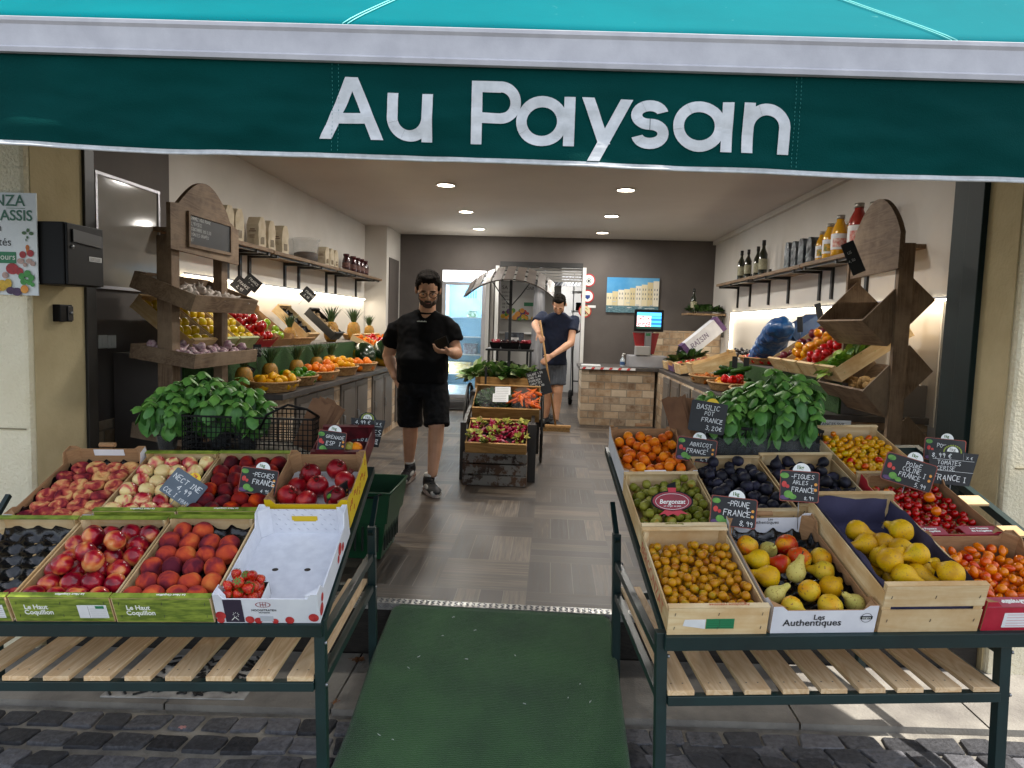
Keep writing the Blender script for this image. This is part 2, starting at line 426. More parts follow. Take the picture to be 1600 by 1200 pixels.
def m_stone(name, sx_, sz_, axis='x', cols=('#6b4f38', '#b59a7c', '#8a6a4a', '#c9b8a0', '#755a42', '#a98c6c'), mortar='#8b8071'):
    n = NT(name); co = n.coords(); s = n.n('SeparateXYZ'); n.l(co, s.inputs[0])
    u = n.math('DIVIDE', s.outputs[0 if axis == 'x' else 1], sx_); v = n.math('DIVIDE', s.outputs[2], sz_)
    iv = n.math('FLOOR', v); u = n.math('ADD', u, n.math('MULTIPLY', n.math('MODULO', n.math('ADD', iv, 40), 2), .45)); iu = n.math('FLOOR', u)
    cx = n.n('CombineXYZ'); n.l(iu, cx.inputs[0]); n.l(iv, cx.inputs[1]); wn = n.n('TexWhiteNoise'); n.l(cx.outputs[0], wn.inputs[0])
    k = len(cols); c = n.ramp(wn.outputs[0], [(i / (k - 1), H(q)) for i, q in enumerate(cols)])
    nz = n.noise(co, 14, 6, .6); c = n.mix(n.ramp(nz, [(.35, .0), (.75, .6)]), c, H('#d0bfa6'))
    fu = n.math('MULTIPLY', n.math('ABSOLUTE', n.math('SUBTRACT', n.math('FRACT', u), .5)), 1)
    fv = n.math('MULTIPLY', n.math('ABSOLUTE', n.math('SUBTRACT', n.math('FRACT', v), .5)), 1)
    j = n.math('MAXIMUM', n.math('GREATER_THAN', fu, .5 - .006 / sx_), n.math('GREATER_THAN', fv, .5 - .006 / sz_))
    c = n.mix(j, c, H(mortar)); n.color(c); n.set(Roughness=.7)
    n.bump(n.math('SUBTRACT', nz, n.math('MULTIPLY', j, 1.2)), .5, .01); return n.m
M_stone_x = m_stone('split_stone_tiles', .21, .10)
M_stone_y = m_stone('split_stone_tiles_side', .21, .10, 'y')

# ============================================================ street
def gz(x): return -.245 + .03 * x
M_asph = mat('street_surface', '#5a5856', '#4a4847', rough=.9, scale=1.5, bump=.3, bscale=60, rnd=False)
mb = MB()
for x0, x1 in ((-150, -8), (-8, 8), (8, 150)):
    q0, q1 = gz(max(-8, min(8, x0))) - .06, gz(max(-8, min(8, x1))) - .06
    mb.quad([(x0, -150, q0), (x1, -150, q1), (x1, 2.9, q1), (x0, 2.9, q0)])
mb.build('street', M_asph, kind='structure')
def m_cob():
    n = NT('basalt_cobbles'); co = n.coords()
    at_ = n.n('Attribute', attribute_name='rnd'); nz = n.noise(co, 45, 6, .65)
    f = n.math('ADD', n.math('MULTIPLY', at_.outputs['Fac'], .45), n.math('MULTIPLY', nz, .7))
    n.color(n.ramp(f, [(.3, H('#2b2b2e')), (.6, H('#4a4a4d')), (.9, H('#77767a'))])); n.set(Roughness=.7); n.b.inputs['Specular IOR Level'].default_value = .3; n.bump(nz, 1.0, .01); return n.m
M_cob = m_cob()
M_mortar = mat('cobble_mortar', '#9c978c', '#77726a', rough=.95, scale=9, bump=.6, bscale=80, rnd=False)
rng = random.Random(4)
def cobbles():
    bm = bmesh.new(); la = bm.faces.layers.float.new('rndf'); vals = []
    S = .122; y = 2.70; rowi = 0
    while y > 1.0:
        hh = S * .86
        x = -3.2 + (rowi % 2) * S * .5 + rng.uniform(-.02, .02)
        while x < 3.4:
            w = S * rng.uniform(.92, 1.32)
            def pt(a, b):
                bow = .10 * sin((a + .4) * 1.5) if rowi > 0 else 0
                sk = (2.7 - b) * .25 * sin(a * 1.1 + 1) if rowi > 0 else .02
                return V((a + sk, b + bow * min(1, rowi / 3), 0))
            g = .0055
            jit = lambda: V((rng.uniform(-.012, .012), rng.uniform(-.008, .008), 0))
            a, b, c, d = (pt(x + g, y - hh + g) + jit(), pt(x + w - g, y - hh + g) + jit(), pt(x + w - g, y - g) + jit(), pt(x + g, y - g) + jit())
            ctr = (a + b + c + d) / 4; up = rng.uniform(-.003, .005)
            # outline with cut corners
            outl = []
            for p, q in ((a, b), (b, c), (c, d), (d, a)):
                outl += [p.lerp(q, .06) + V((rng.uniform(-.003, .003),) * 2 + (0,)), p.lerp(q, rng.uniform(.35, .65)) + (p.lerp(q, .5) - ctr) * rng.uniform(-.03, .07), p.lerp(q, .94)]
            rings = []
            for sc_, z in ((1.02, -.03), (1.0, -.003), (.975, .0035), (.93, .0055), (.55, .0062)):
                rings.append([bm.verts.new((ctr.x + (p.x - ctr.x) * sc_, ctr.y + (p.y - ctr.y) * sc_, gz(p.x) + z + up + (rng.uniform(-.0018, .0018) if sc_ < .97 else 0))) for p in outl])
            rv = rng.random()
            for A, B in zip(rings, rings[1:]):
                for k in range(12):
                    f = bm.faces.new((A[k], A[(k + 1) % 12], B[(k + 1) % 12], B[k])); f.smooth = False; f[la] = rv
            f = bm.faces.new(rings[-1]); f.smooth = True; f[la] = rv
            x += w
        y -= hh; rowi += 1
    bmesh.ops.recalc_face_normals(bm, faces=bm.faces[:])
    me = bpy.data.meshes.new('cobbles'); bm.faces.ensure_lookup_table(); vals = [f[la] for f in bm.faces]
    bm.to_mesh(me); bm.free()
    a = me.attributes.get('rndf'); at2 = me.attributes.new('rnd', 'FLOAT', 'FACE')
    for i, v in enumerate(vals): at2.data[i].value = v
    return me
obj('cobblestones', cobbles(), M_cob, kind='structure')
mb = MB()
for i in range(40):
    for j in range(20):
        x0, x1, y0, y1 = -4 + i * .2, -3.8 + i * .2, .8 + j * .1, .9 + j * .1
        mb.quad([(x0, y0, gz(x0) - .006), (x1, y0, gz(x1) - .006), (x1, y1, gz(x1) - .006), (x0, y1, gz(x0) - .006)])
mb.build('cobble_bed', M_mortar, kind='structure')
M_slab = mat('pavement_slab', '#8d887f', '#6f6a64', rough=.9, scale=5, bump=.4, bscale=90, rnd=False)
rng = random.Random(9)
mb = MB(); x = -5.0
while x < 5:
    w = rng.uniform(.7, 1.05); y0 = 2.735
    z0, z1 = gz(x), gz(x + w)
    P = [(x + .004, y0 + .01), (x + w - .004, y0 + .01), (x + w - .004, 3.24), (x + .004, 3.24)]
    mb.bm.faces.new([mb.bm.verts.new((a, b, gz(a) + .022)) for a, b in P])
    mb.bm.faces.new([mb.bm.verts.new(q) for q in ((P[0][0], P[0][1], z0 - .03), (P[1][0], P[1][1], z1 - .03), (P[1][0], P[1][1], z1 + .022), (P[0][0], P[0][1], z0 + .022))])
    x += w
mb.build('pavement', M_slab, kind='structure')
mb = MB()
for i in range(50): mb.quad([(-5 + i * .2, 2.7, gz(-5 + i * .2) - .01), (-4.8 + i * .2, 2.7, gz(-4.8 + i * .2) - .01), (-4.8 + i * .2, 3.26, gz(-4.8 + i * .2) - .01), (-5 + i * .2, 3.26, gz(-5 + i * .2) - .01)])
mb.build('pavement_bed', M_mortar, kind='structure')
mb = MB(); mb.box(-2.9, 3.27, -.25, 2.7, 14.8, 0); mb.build('floor', M_floor, kind='structure')

# patterned cast drain cover lying in the pavement below the left table
dr = thing('drain_cover', 'black and white patterned drain cover in the pavement under the left table', 'drain cover', T(-1.86, 2.96, gz(-1.8) + .026, .02, 0, -.03))
mb = MB(); mb.box(0, -.18, -.02, .62, .2, 0); mb.build('plate', mat('grate_light', '#b8b5b0', '#8d8a86', rough=.7, scale=14), dr)
mb = MB(); rng = random.Random(2)
for k in range(150):
    a, b = rng.uniform(.02, .58), rng.uniform(-.16, .17); th = rng.choice([.6, 2.3, -.4]); L = rng.uniform(.015, .03)
    mb.bar((a - cos(th) * L, b - sin(th) * L, .004), (a + cos(th) * L, b + sin(th) * L, .004), .008, .006)
mb.build('relief', mat('grate_dark', '#1b1a1a', rough=.6), dr)

# ============================================================ the shop
shop = thing('shop_building', 'greengrocer shop with cream stucco pillars and an open lit interior', 'shop', (0, 3.2, 0))
SI = Matrix.Translation((0, -3.2, 0))
def part(name, mb_, m, parent=shop, **kw):
    return mb_.build(name, m, parent, SI if parent is shop else None, **kw)
XL, XR, YB, ZC = -2.83, 2.56, 11.55, 2.75
# pillars, stucco face and smoother reveal
mb = MB(); mb.box(-7, 3.2, -.4, -2.45, 3.6, 6, bev=.02)
pl = part('pillar', mb, M_stucco)
mb = MB(); mb.box(2.02, 3.2, -.4, 7, 3.6, 6, bev=.02); pr = part('pillar', mb, M_stucco)
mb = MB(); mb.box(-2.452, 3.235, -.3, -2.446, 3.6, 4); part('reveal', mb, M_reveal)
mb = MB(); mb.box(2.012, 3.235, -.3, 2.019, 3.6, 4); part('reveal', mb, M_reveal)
mb = MB(); mb.box(-2.44, 3.2, 2.86, 2.01, 3.6, 6); part('lintel', mb, M_stucco)
# plinth joints on the pillars
for x0, x1 in ((-7, -2.47), (2.06, 7)):
    mb = MB()
    for z in (.16, .78): mb.box(x0, 3.19, z, x1, 3.199, z + .006)
    part('joint', mb, mat('joint', '#8d8468', rough=.9))
# metal frame and folded shutter
mb = MB(); mb.box(-2.5, 3.6, 0, -2.43, 3.68, 2.86, bev=.004); part('door_frame', mb, M_black)
mb = MB(); mb.box(1.985, 3.47, 0, 2.075, 3.6, 2.86, bev=.004); mb.box(2.0, 3.602, 0, 2.15, 3.75, 2.86, bev=.004); mb.box(2.04, 3.44, .0, 2.11, 3.468, 1.78); part('shutter_rail', mb, mat('shutter_green', '#071a1a', '#0a2020', rough=.6, spec=.25))
# walls
mb = MB(); mb.box(XL - .3, 5.14, 0, XL, YB, ZC); part('side_wall', mb, M_white)
mb = MB(); mb.box(XL - .3, 3.6, .66, XL, 5.139, ZC); mb.box(XL, 3.6, 0, -2.5, 3.67, ZC); part('side_wall', mb, M_taupe)
mb = MB(); mb.box(XL - .3, 3.6, 0, XL + .012, 5.139, .658); part('wainscot', mb, M_stone_y)
mb = MB(); mb.box(XR, 3.6, 0, XR + .3, YB, ZC); part('side_wall', mb, M_white)
mb = MB(); mb.box(XR - .05, 3.75, ZC - .06, XR, YB, ZC - .001); part('moulding', mb, M_white)
mb = MB(); mb.box(XL, 10.6, 0, -2.5, YB, ZC); part('pilaster', mb, M_white)
mb = MB(); mb.box(-2.499, 10.75, 0, -2.485, 11.4, 2.3); part('closet_door', mb, M_taupe)
mb = MB(); mb.box(XL - .3, 3.6, ZC, XR + .3, 14.9, ZC + .3); part('ceiling', mb, M_ceil)
DL, DR, DH = -.86, .47, 2.33
mb = MB(); mb.box(XL - .3, YB, 0, DL, YB + .2, ZC); mb.box(DR, YB, 0, XR + .3, YB + .2, ZC); mb.box(DL, YB, DH, DR, YB + .2, ZC); part('back_wall', mb, M_taupe)
# back room
mb = MB(); mb.box(-1.8, 14.4, 0, 1.6, 14.6, ZC); mb.box(-1.9, YB + .2, 0, -1.8, 14.6, ZC); mb.box(1.5, YB + .2, 0, 1.6, 14.6, ZC); part('back_room_wall', mb, M_white)
mb = MB(); mb.box(-4, 14.7, -.3, 4, 14.8, 6); mb.box(-7, 3.2, 3.05, 7, 14.8, 3.1); part('sky_block_shell', mb, M_stucco)  # unseen outer walls and roof, added to keep sky light out
mb = MB(); mb.box(XL - .5, 3.4, 0, XL - .31, 14.8, 3.05); mb.box(XR + .31, 3.4, 0, XR + .5, 14.8, 3.05); part('sky_block_shell', mb, M_stucco)
# roller door: box, slats, white frame
mb = MB()
mb.box(DL, YB - .05, DH - .06, DR, YB - .001, DH + .02); part('roller_box', mb, M_black)
mb = MB()
for k in range(5): mb.box(DL, YB + .02 + k * .004, DH - .1 - k * .045, DR, YB + .04, DH - .066 - k * .045)
part('roller_slat', mb, mat('slat_metal', '#8a8884', rough=.4, metal=.4))
for x in (DL - .07, DR): 
    mb = MB(); mb.box(x, YB - .06, 0, x + .055, YB - .001, DH - .05); part('door_jamb', mb, M_wpaint)
mb = MB(); mb.box(-.92 - .22, YB - .04, 0, -.95, YB - .002, 2.15); mb.box(-1.0, YB - .07, 0, -.955, YB - .041, 2.2); part('door_panel', mb, mat('grey_panel', '#9b9894', rough=.5))
# threshold
mb = MB()
mb.box(-1.45, 3.25, -.03, 1.2, 3.31, .004)
th = part('threshold', mb, mat('chequer_plate', '#b9b8b5', '#8b8987', rough=.35, metal=.75, scale=20))
mb = MB(); rng = random.Random(1)
for i in range(95):
    for j in range(3):
        x = -1.44 + i * .0278; y = 3.262 + j * .016; a = .7 if (i + j) % 2 else -.7
        mb.bar((x - cos(a) * .009, y - sin(a) * .009, .006), (x + cos(a) * .009, y + sin(a) * .009, .006), .004, .003)
    for j in range(1):
        a = .7 if i % 2 else -.7; x = -1.44 + i * .0278
        mb.bar((x - cos(a) * .009, 3.2485, -.012 - sin(a) * .009), (x + cos(a) * .009, 3.2485, -.012 + sin(a) * .009), .003, .004)
part('tread', mb, M_steel)
mb = MB(); mb.box(-2.44, 3.255, -.3, -1.451, 3.3, .003); mb.box(1.201, 3.255, -.3, 2.0, 3.3, .003); mb.box(-1.45, 3.262, -.3, 1.2, 3.3, -.031); part('step_riser', mb, woodmat('dark_step', '#1c1916', '#2e2a26', axis=0))

# ============================================================ ceiling lights
M_lampface = mat('lamp_face', '#ffffff', emit='#fff1d8', es=14)
LX = [(-1.13, 7.34), (.707, 7.41), (-1.13, 9.05), (.707, 9.15), (-1.13, 10.66), (.707, 10.77), (-1.13, 5.4), (.707, 5.5)]
ld = bpy.data.lights.new('downlight', 'AREA'); ld.shape = 'DISK'; ld.size = .16; ld.energy = 9; ld.color = (1, .96, .90)
nm = ['left ceiling downlight of the nearest visible pair', 'right ceiling downlight of the nearest visible pair', 'left ceiling downlight of the middle pair',
      'right ceiling downlight of the middle pair', 'left ceiling downlight of the farthest pair', 'right ceiling downlight of the farthest pair, by the back wall',
      'left ceiling downlight just inside the entrance', 'right ceiling downlight just inside the entrance']
mbr = MB(); mbr.lathe([(.085, 0), (.105, -.004), (.108, -.012), (.088, -.014), (.085, -.002)], 24, cap=False); ring_me = mbr.mesh('bezel'); ring_me.materials.append(M_wpaint)
mbr = MB(); mbr.lathe([(0, -.006), (.085, -.006)], 24, cap=False); face_me = mbr.mesh('lens'); face_me.materials.append(M_lampface)
for (x, y), s in zip(LX, nm):
    t = thing('ceiling_light', s, 'ceiling light', (x, y, ZC), 'round downlights in the ceiling')
    obj('bezel', ring_me, None, t); obj('lens', face_me, None, t)
    l = bpy.data.objects.new('lamp', ld); COL.objects.link(l); l.parent = t; l.location = (0, 0, -.03)
# LED strips
M_led = mat('led_strip', '#ffffff', emit='#fff0d0', es=9)
def led(name, label, x, y0, y1, z, nx, power):
    t = thing(name, label, 'light strip', (x, (y0 + y1) / 2, z)); L = (y1 - y0) / 2
    mb = MB(); mb.box(-.012, -L, -.004, .012, L, .012); mb.build('profile', M_alu, t)
    mb = MB(); mb.box(-.010, -L, -.012, .010, L, -.005); mb.build('diffuser', M_led, t)
    d = bpy.data.lights.new('strip', 'AREA'); d.shape = 'RECTANGLE'; d.size = .03; d.size_y = 2 * L; d.energy = power; d.color = (1, .9, .74)
    l = bpy.data.objects.new('strip_lamp', d); COL.objects.link(l); l.parent = t; l.location = (nx * .03, 0, -.02); l.rotation_euler = (0, -nx * RAD(25), 0)
    return t
led('led_strip', 'warm glowing light strip under the left wall shelf', XL + .03, 5.3, 10.5, 1.655, 1, 6)
led('led_strip', 'warm glowing light strip under the right wall shelf', XR - .03, 4.35, 10.2, 1.60, -1, 6)
t = thing('wall_panel', 'white splash panel with glowing edge on the right wall', 'wall panel', (XR - .015, 7.5, 1.2))
mb = MB(); mb.box(-.004, -2.7, -.45, .004, 2.7, .385); mb.build('sheet', mat('panel_white', '#d9d2c6', rough=.35), t)
mb = MB(); mb.box(-.02, 2.705, -.3, .0, 2.73, .4); mb.build('edge_light', M_led, t)
t = thing('wall_panel', 'white splash panel on the left wall under the glowing strip', 'wall panel', (XL + .015, 7.9, 1.2))
mb = MB(); mb.box(-.004, -2.6, -.45, .004, 2.6, .44); mb.build('sheet', mat('panel_white', '#d9d2c6', rough=.35), t)

# ============================================================ awning
def m_awn(name, c1, c2):
    n = NT(name); co = n.coords(); f = n.noise(co, 1.6, 6, .6, .4); w = n.noise(co, 260, 2)
    sp = n.noise(co, 22, 3, .7)
    c = n.ramp(f, [(.3, H(c1)), (.7, H(c2))]); c = n.mix(n.ramp(sp, [(.70, 0.), (.74, .35)]), c, H('#5f9a96'))
    n.color(c); n.set(Roughness=.85); n.b.inputs['Specular IOR Level'].default_value = .05; n.bump(w, .25, .002); return n.m
M_awn = m_awn('awning_cloth', '#006067', '#006a71'); M_val_shaded = mat('valance_cloth_shaded', '#003f3c', '#003230', rough=.85, spec=.08, scale=1.8, bump=.2, bscale=250, lo=.3, hi=.7, rnd=False)  # valance is the canopy's cloth, with its shade put into a darker colour
aw = thing('awning', 'teal canvas awning with a shade-darkened green lettered valance and grey front bar', 'awning', (0, 3.15, 3.0))
AI = Matrix.Translation((0, -3.15, -3.0))
AX0, AX1 = -3.3, 2.75
def azb(x): return 2.042 - .0178 * x            # top of the valance
mb = MB(); NX, NY = 120, 14
g = [[None] * (NY + 1) for _ in range(NX + 1)]
for i in range(NX + 1):
    for j in range(NY + 1):
        x = AX0 + (AX1 - AX0) * i / NX; t_ = j / NY
        z = azb(x) + .098 + t_ * .95 - .05 * sin(pi * t_) * (1 + .15 * sin(x * 3)) + .006 * noise.noise(V((x * 2.2, t_ * 2, 1)))
        g[i][j] = mb.bm.verts.new((x, 1.99 + t_ * 1.21, z))
for i in range(NX):
    for j in range(NY): mb.bm.faces.new((g[i][j], g[i + 1][j], g[i + 1][j + 1], g[i][j + 1])).smooth = True
ac = mb.mesh('canopy'); o = obj('canopy', ac, M_awn, aw, AI); sm = o.modifiers.new('s', 'SOLIDIFY'); sm.thickness = .003; sm.offset = 0
# stitched seams on the canopy
mb = MB()
for xs, bend in ((-.60, .95), (1.02, -1.05)):
    for off in (0, .014):
        P = []
        for k in range(25):
            t_ = k / 24; x = xs + off + bend * (t_ ** 1.4) * .55 
            z = azb(x) + .098 + t_ * .95 - .05 * sin(pi * t_) * (1 + .15 * sin(x * 3)) + .006 * noise.noise(V((x * 2.2, t_ * 2, 1)))
            P.append((x, 1.99 + t_ * 1.21 - .004, z + .004))
        mb.tube(P, .0016, 4)
mb.build('seam', mat('thread', '#7fd6cf', rough=.8), aw, AI)
# front bar with ribs
mb = MB()
pf = [(1.975, .0), (1.972, .012), (1.978, .018), (1.976, .075), (1.97, .083), (1.97, .093), (1.985, .1), (2.03, .1), (2.03, 0)]
A = [mb.bm.verts.new((AX0 - .02, y, azb(AX0) + z)) for y, z in pf]; B = [mb.bm.verts.new((AX1 + .02, y, azb(AX1) + z)) for y, z in pf]
for i in range(len(pf)): mb.bm.faces.new((A[i], A[(i + 1) % len(pf)], B[(i + 1) % len(pf)], B[i]))
mb.bm.faces.new(A); mb.bm.faces.new(B[::-1])
mb.build('front_bar', mat('bar_paint', '#c3c3c8', '#b4b4ba', rough=.4, scale=12, bump=.04, bscale=160), aw, AI)
for x in (AX0 + .3, AX1 - .3):
    mb = MB(); mb.bar((x, 3.2, 2.95), (x, 2.02, azb(x) + .06), .05, .06, (0, 0, 1)); mb.build('folding_arm', M_alu, aw, AI)
def vwav(x, s):   # valance billow, s=0 top .. 1 bottom
    return s * (.010 * sin(x * 3.1 + 1) + .005 * sin(x * 7.3)) + .014 * noise.noise(V((x * 4, s * 1.8, 3))) * min(1, s * 4) + .006 * noise.noise(V((x * 9, s * 6, 5))) * min(1, s * 3) + .0016 * noise.noise(V((x * 16, s * 8, 8))) * min(1, s * 3)
def vpt(x, s, off=0): return V((x, 1.993 - vwav(x, s) - off, azb(x) - s * (.252 + .002 * sin(x * 4) + .0015 * sin(x * 9))))
mb = MB(); NX, NY = 420, 26
g = [[mb.bm.verts.new(vpt(AX0 + (AX1 - AX0) * i / NX, j / NY)) for j in range(NY + 1)] for i in range(NX + 1)]
for i in range(NX):
    for j in range(NY): mb.bm.faces.new((g[i][j], g[i][j + 1], g[i + 1][j + 1], g[i + 1][j])).smooth = True
o = mb.build('valance', M_val_shaded, aw, AI); sm = o.modifiers.new('s', 'SOLIDIFY'); sm.thickness = .0016; sm.offset = 0
M_hem = mat('hem_tape', '#c9cccd', '#b4b8ba', rough=.8, scale=40)
mb = MB(); P0 = []
for k in (0, 1):
    mb2 = [mb.bm.verts.new(vpt(AX0 + (AX1 - AX0) * i / NX, 1 + (.014 if k else -.030), .0025)) for i in range(NX + 1)]
    P0.append(mb2)
for i in range(NX): mb.bm.faces.new((P0[0][i], P0[1][i], P0[1][i + 1], P0[0][i + 1]))
mb.tube([vpt(AX0 + (AX1 - AX0) * i / NX, 1.012, .001) for i in range(NX + 1)], .0035, 6)
mb.build('hem', M_hem, aw, AI)
mb = MB()
for x in (-.63, -.612, .63, .643):
    for k in range(22): mb.tube([vpt(x, k / 23 + .01, .003), vpt(x, k / 23 + .03, .003)], .0009, 4)
mb.build('stitching', mat('thread_dark', '#2d7d77', rough=.8), aw, AI)
# lettering "Au Paysan": geometric strokes laid on the waving cloth
polys = []
def diag(x0, y0, x1, y1, w): polys.append([(x0, y0), (x0 + w, y0), (x1 + w, y1), (x1, y1)])
def rect(x0, y0, x1, y1): polys.append([(x0, y0), (x1, y0), (x1, y1), (x0, y1)])
S_ = 17
diag(0, 0, 41, 96, 20); diag(84, 0, 43, 96, 20); polys[-1] = [(84, 0), (104, 0), (61, 96), (43, 96)]; rect(26, 25, 78, 41)
rect(109, 36, 126, 74); rect(164, 0, 181, 74); polys += ringpoly(145, 36, 36, 19, pi, 2 * pi)
rect(242, 0, 259, 96); rect(259, 79, 288, 96); rect(259, 33, 288, 49); polys += ringpoly(288, 64.5, 31.5, 15, -pi / 2, pi / 2)
for dx in (0, 242):
    polys += ringpoly(353 + dx, 37, 38, 21.5, 0, 2 * pi, 36, 1.06); rect(387 + dx, 0, 404 + dx, 74)
diag(425, -22, 474, 74, 19); diag(441, 5, 414, 74, 19)
def arcs(cx, cy, r, a0, a1, sx=1.35, n=20): polys.extend(ringpoly(cx, cy, r + 8.5, r - 8.5, a0, a1, n, sx))
arcs(519, 51.3, 14.3, RAD(15), RAD(270), 1.25); arcs(520, 22.7, 14.3, RAD(-165), RAD(90), 1.25)
rect(661, 0, 678, 74); rect(716, 0, 733, 40); polys += ringpoly(697, 38, 36, 19, 0, pi)
k = 1.285 / 733; mb = MB()
def cut(poly, ax, step):
    """clip the polygon into strips so that it can follow the cloth"""
    out = []; lo = min(p[ax] for p in poly); hi = max(p[ax] for p in poly); a = lo
    while a < hi - 1e-6:
        b = min(a + step, hi); pp = poly
        for lim, keep in ((a, 1), (b, -1)):
            q = []
            for i in range(len(pp)):
                P, Q = pp[i], pp[(i + 1) % len(pp)]; dp, dq = keep * (P[ax] - lim), keep * (Q[ax] - lim)
                if dp >= 0: q.append(P)
                if dp * dq < 0: t_ = dp / (dp - dq); q.append((P[0] + (Q[0] - P[0]) * t_, P[1] + (Q[1] - P[1]) * t_))
            pp = q
            if len(pp) < 3: break
        if len(pp) >= 3: out.append(pp)
        a = b
    return out
zo = 0
for pi_, p in enumerate(polys):
    zo = .0034 + (pi_ % 7) * .00012
    for q in cut(p, 1, 7):
        for r_ in cut(q, 0, 14):
            vs = []
            for x, y in r_:
                X = -.665 + x * k; zb = azb(X) - .205 + y * k; s = (azb(X) - zb) / .252
                P = vpt(X, s, zo); P.z = zb; vs.append(mb.bm.verts.new(P))
            if len({tuple(v.co) for v in vs}) >= 3: mb.bm.faces.new(vs)
me = mb.mesh('lettering', False)
obj('lettering', me, mat('letter_white', '#d3d6d8', '#c0c4c6', rough=.75, scale=30), aw, AI)
# ============================================================ slatted display tables
M_slat = woodmat('pine_slat', '#dcc19a', '#c4a176', axis=1, ring=14, rough=.6, bump=.05)
M_crate = woodmat('poplar_wood', '#e0cca4', '#cfb183', '#c09a68', axis=0, ring=9, rough=.75, bump=.1, wscale=7)
M_crate_y = woodmat('poplar_wood_side', '#dcc79e', '#c9aa7a', '#b8925f', axis=1, ring=9, rough=.75, bump=.1, wscale=7)
M_staple = mat('staple_steel', '#5b5a58', rough=.4, metal=.8)
M_blacktray = mat('black_tray_plastic', '#0b0b0d', '#121214', rough=.22, scale=20, spec=.6, bump=.25, bscale=26, bdist=.02)

def frame3(yaw, slope, a):
    ex = V((cos(yaw), sin(yaw), slope)).normalized(); yh = V((-sin(yaw), cos(yaw), 0))
    ey = yh * cos(a) + V((0, 0, sin(a))); ez = ex.cross(ey).normalized(); ey = ez.cross(ex)
    return ex, ey, ez
class Table:
    def __init__(s, name, label, O, yaw, slope, a, x0, x1, D, legs):
        s.O = O; s.ex, s.ey, s.ez = frame3(yaw, slope, a)
        t = thing(name, label, 'display table', (O.x, O.y, gz(O.x))); s.root = t
        Ti = t.matrix_world.inverted()
        W = Matrix(((s.ex.x, s.ey.x, s.ez.x, O.x), (s.ex.y, s.ey.y, s.ez.y, O.y), (s.ex.z, s.ey.z, s.ez.z, O.z), (0, 0, 0, 1)))
        s.M = W; L = Ti @ W
        fx, fy, fz = frame3(yaw, slope, 0)
        F = Matrix(((fx.x, fy.x, fz.x, O.x), (fx.y, fy.y, fz.y, O.y), (fx.z, fy.z, fz.z, O.z), (0, 0, 0, 1))); LF = Ti @ F
        # inclined rack
        mb = MB(); xf = -1.7 if x0 < -1 else x0; mb.box(xf, -.012, -.052, x1, -.006 + .012, -.001, bev=.002); mb.box(xf, .0065, -.05, x1, .04, -.046)
        mb.build('front_rail', M_darkgreen, t, L)
        for x in (x0, x1 - .03): MB().box(x, .041, -.045, x + .03, D, -.012, bev=.002).build('side_rail', M_darkgreen, t, L)
        MB().box(x0 + .031, D - .03, -.045, x1 - .031, D, -.012).build('rear_rail', M_darkgreen, t, L)
        for k in range(int(D / .23)): MB().box(x0 + .031, .06 + k * .23, -.011, x1 - .031, .06 + k * .23 + .07, -.002).build('rack_slat', M_crate, t, L)
        # lower frame
        Hs = -.198; DF = .87
        for x, y, top in legs:
            g_ = gz((F @ V((x, y, 0))).x) - (F @ V((x, y, 0))).z
            MB().box(x, y, g_, x + .034, y + .034, top, bev=.002).build('leg', M_darkgreen, t, LF)
        lx0, lx1 = min(l[0] for l in legs) + .035, max(l[0] for l in legs) - .001
        MB().box(lx0, .002, Hs - .030, lx1, .03, Hs, bev=.002).build('shelf_rail', M_darkgreen, t, LF)
        MB().box(lx0, DF - .03, Hs - .030, lx1, DF, Hs, bev=.002).build('shelf_rail', M_darkgreen, t, LF)
        for x in (lx0 - .035, lx1):
            MB().box(x + .004, .035, Hs - .030, x + .03, DF - .031, Hs - .001, bev=.002).build('shelf_rail', M_darkgreen, t, LF)
            MB().box(x + .004, .035, -.09, x + .03, DF - .031, -.06, bev=.002).build('side_brace', M_darkgreen, t, LF)
            MB().bar((x + .017, DF - .015, .02), (x + .017, DF + .13, .15), .02, .02).build('strut', M_darkgreen, t, LF)
        n = int((lx1 - lx0) / .128); st = (lx1 - lx0 - .084) / n
        for k in range(n + 1):
            MB().box(lx0 + k * st, .006, Hs + .002, lx0 + k * st + .082, DF - .004, Hs + .018, bev=.0015).build('shelf_slat', M_slat, t, LF)
        mb = MB()
        for k in range(n + 1):
            for q in (.02, .056): mb.lathe([(0, .001), (.0028, 0)], 8, T(lx0 + k * st + q, .05, Hs + .0185), cap=False)
        mb.build('screw', M_staple, t, LF)
        for x in (lx0 - .035, lx1):
            for z in (-.075, Hs - .014):
                for y in (.017, DF - .017): mb = MB(); mb.lathe([(.006, 0), (.006, .006), (0, .008)], 8, Matrix.Translation((x + .035, y, z)) @ Euler((0, pi / 2, 0)).to_matrix().to_4x4()); mb.build('bolt', M_steel, t, LF)
OR_ = at(1045, 992, Y=2.1); OL_ = at(488, 972, Y=2.1)
TR = Table('display_table', 'dark green slatted display table to the right of the green carpet', OR_, RAD(4), .035, RAD(16), -.012, 1.5, 1.32,
           [(-.034, 0.013, .0), (1.03, .013, -.054), (-.034, .86, .05), (1.03, .86, .05)])
TL = Table('display_table', 'dark green slatted display table to the left of the green carpet', OL_, RAD(3.5), .025, RAD(20), -1.27, .03, .94,
           [(.0, 0.013, .0), (-1.65, .013, -.054), (.0, .86, .05), (-1.65, .86, .05)])

def CM(tb, x, y, z=0, rz=0): return tb.M @ T(x, y, z, rz)
P_ = {}                                         # crate registry: matrix by key

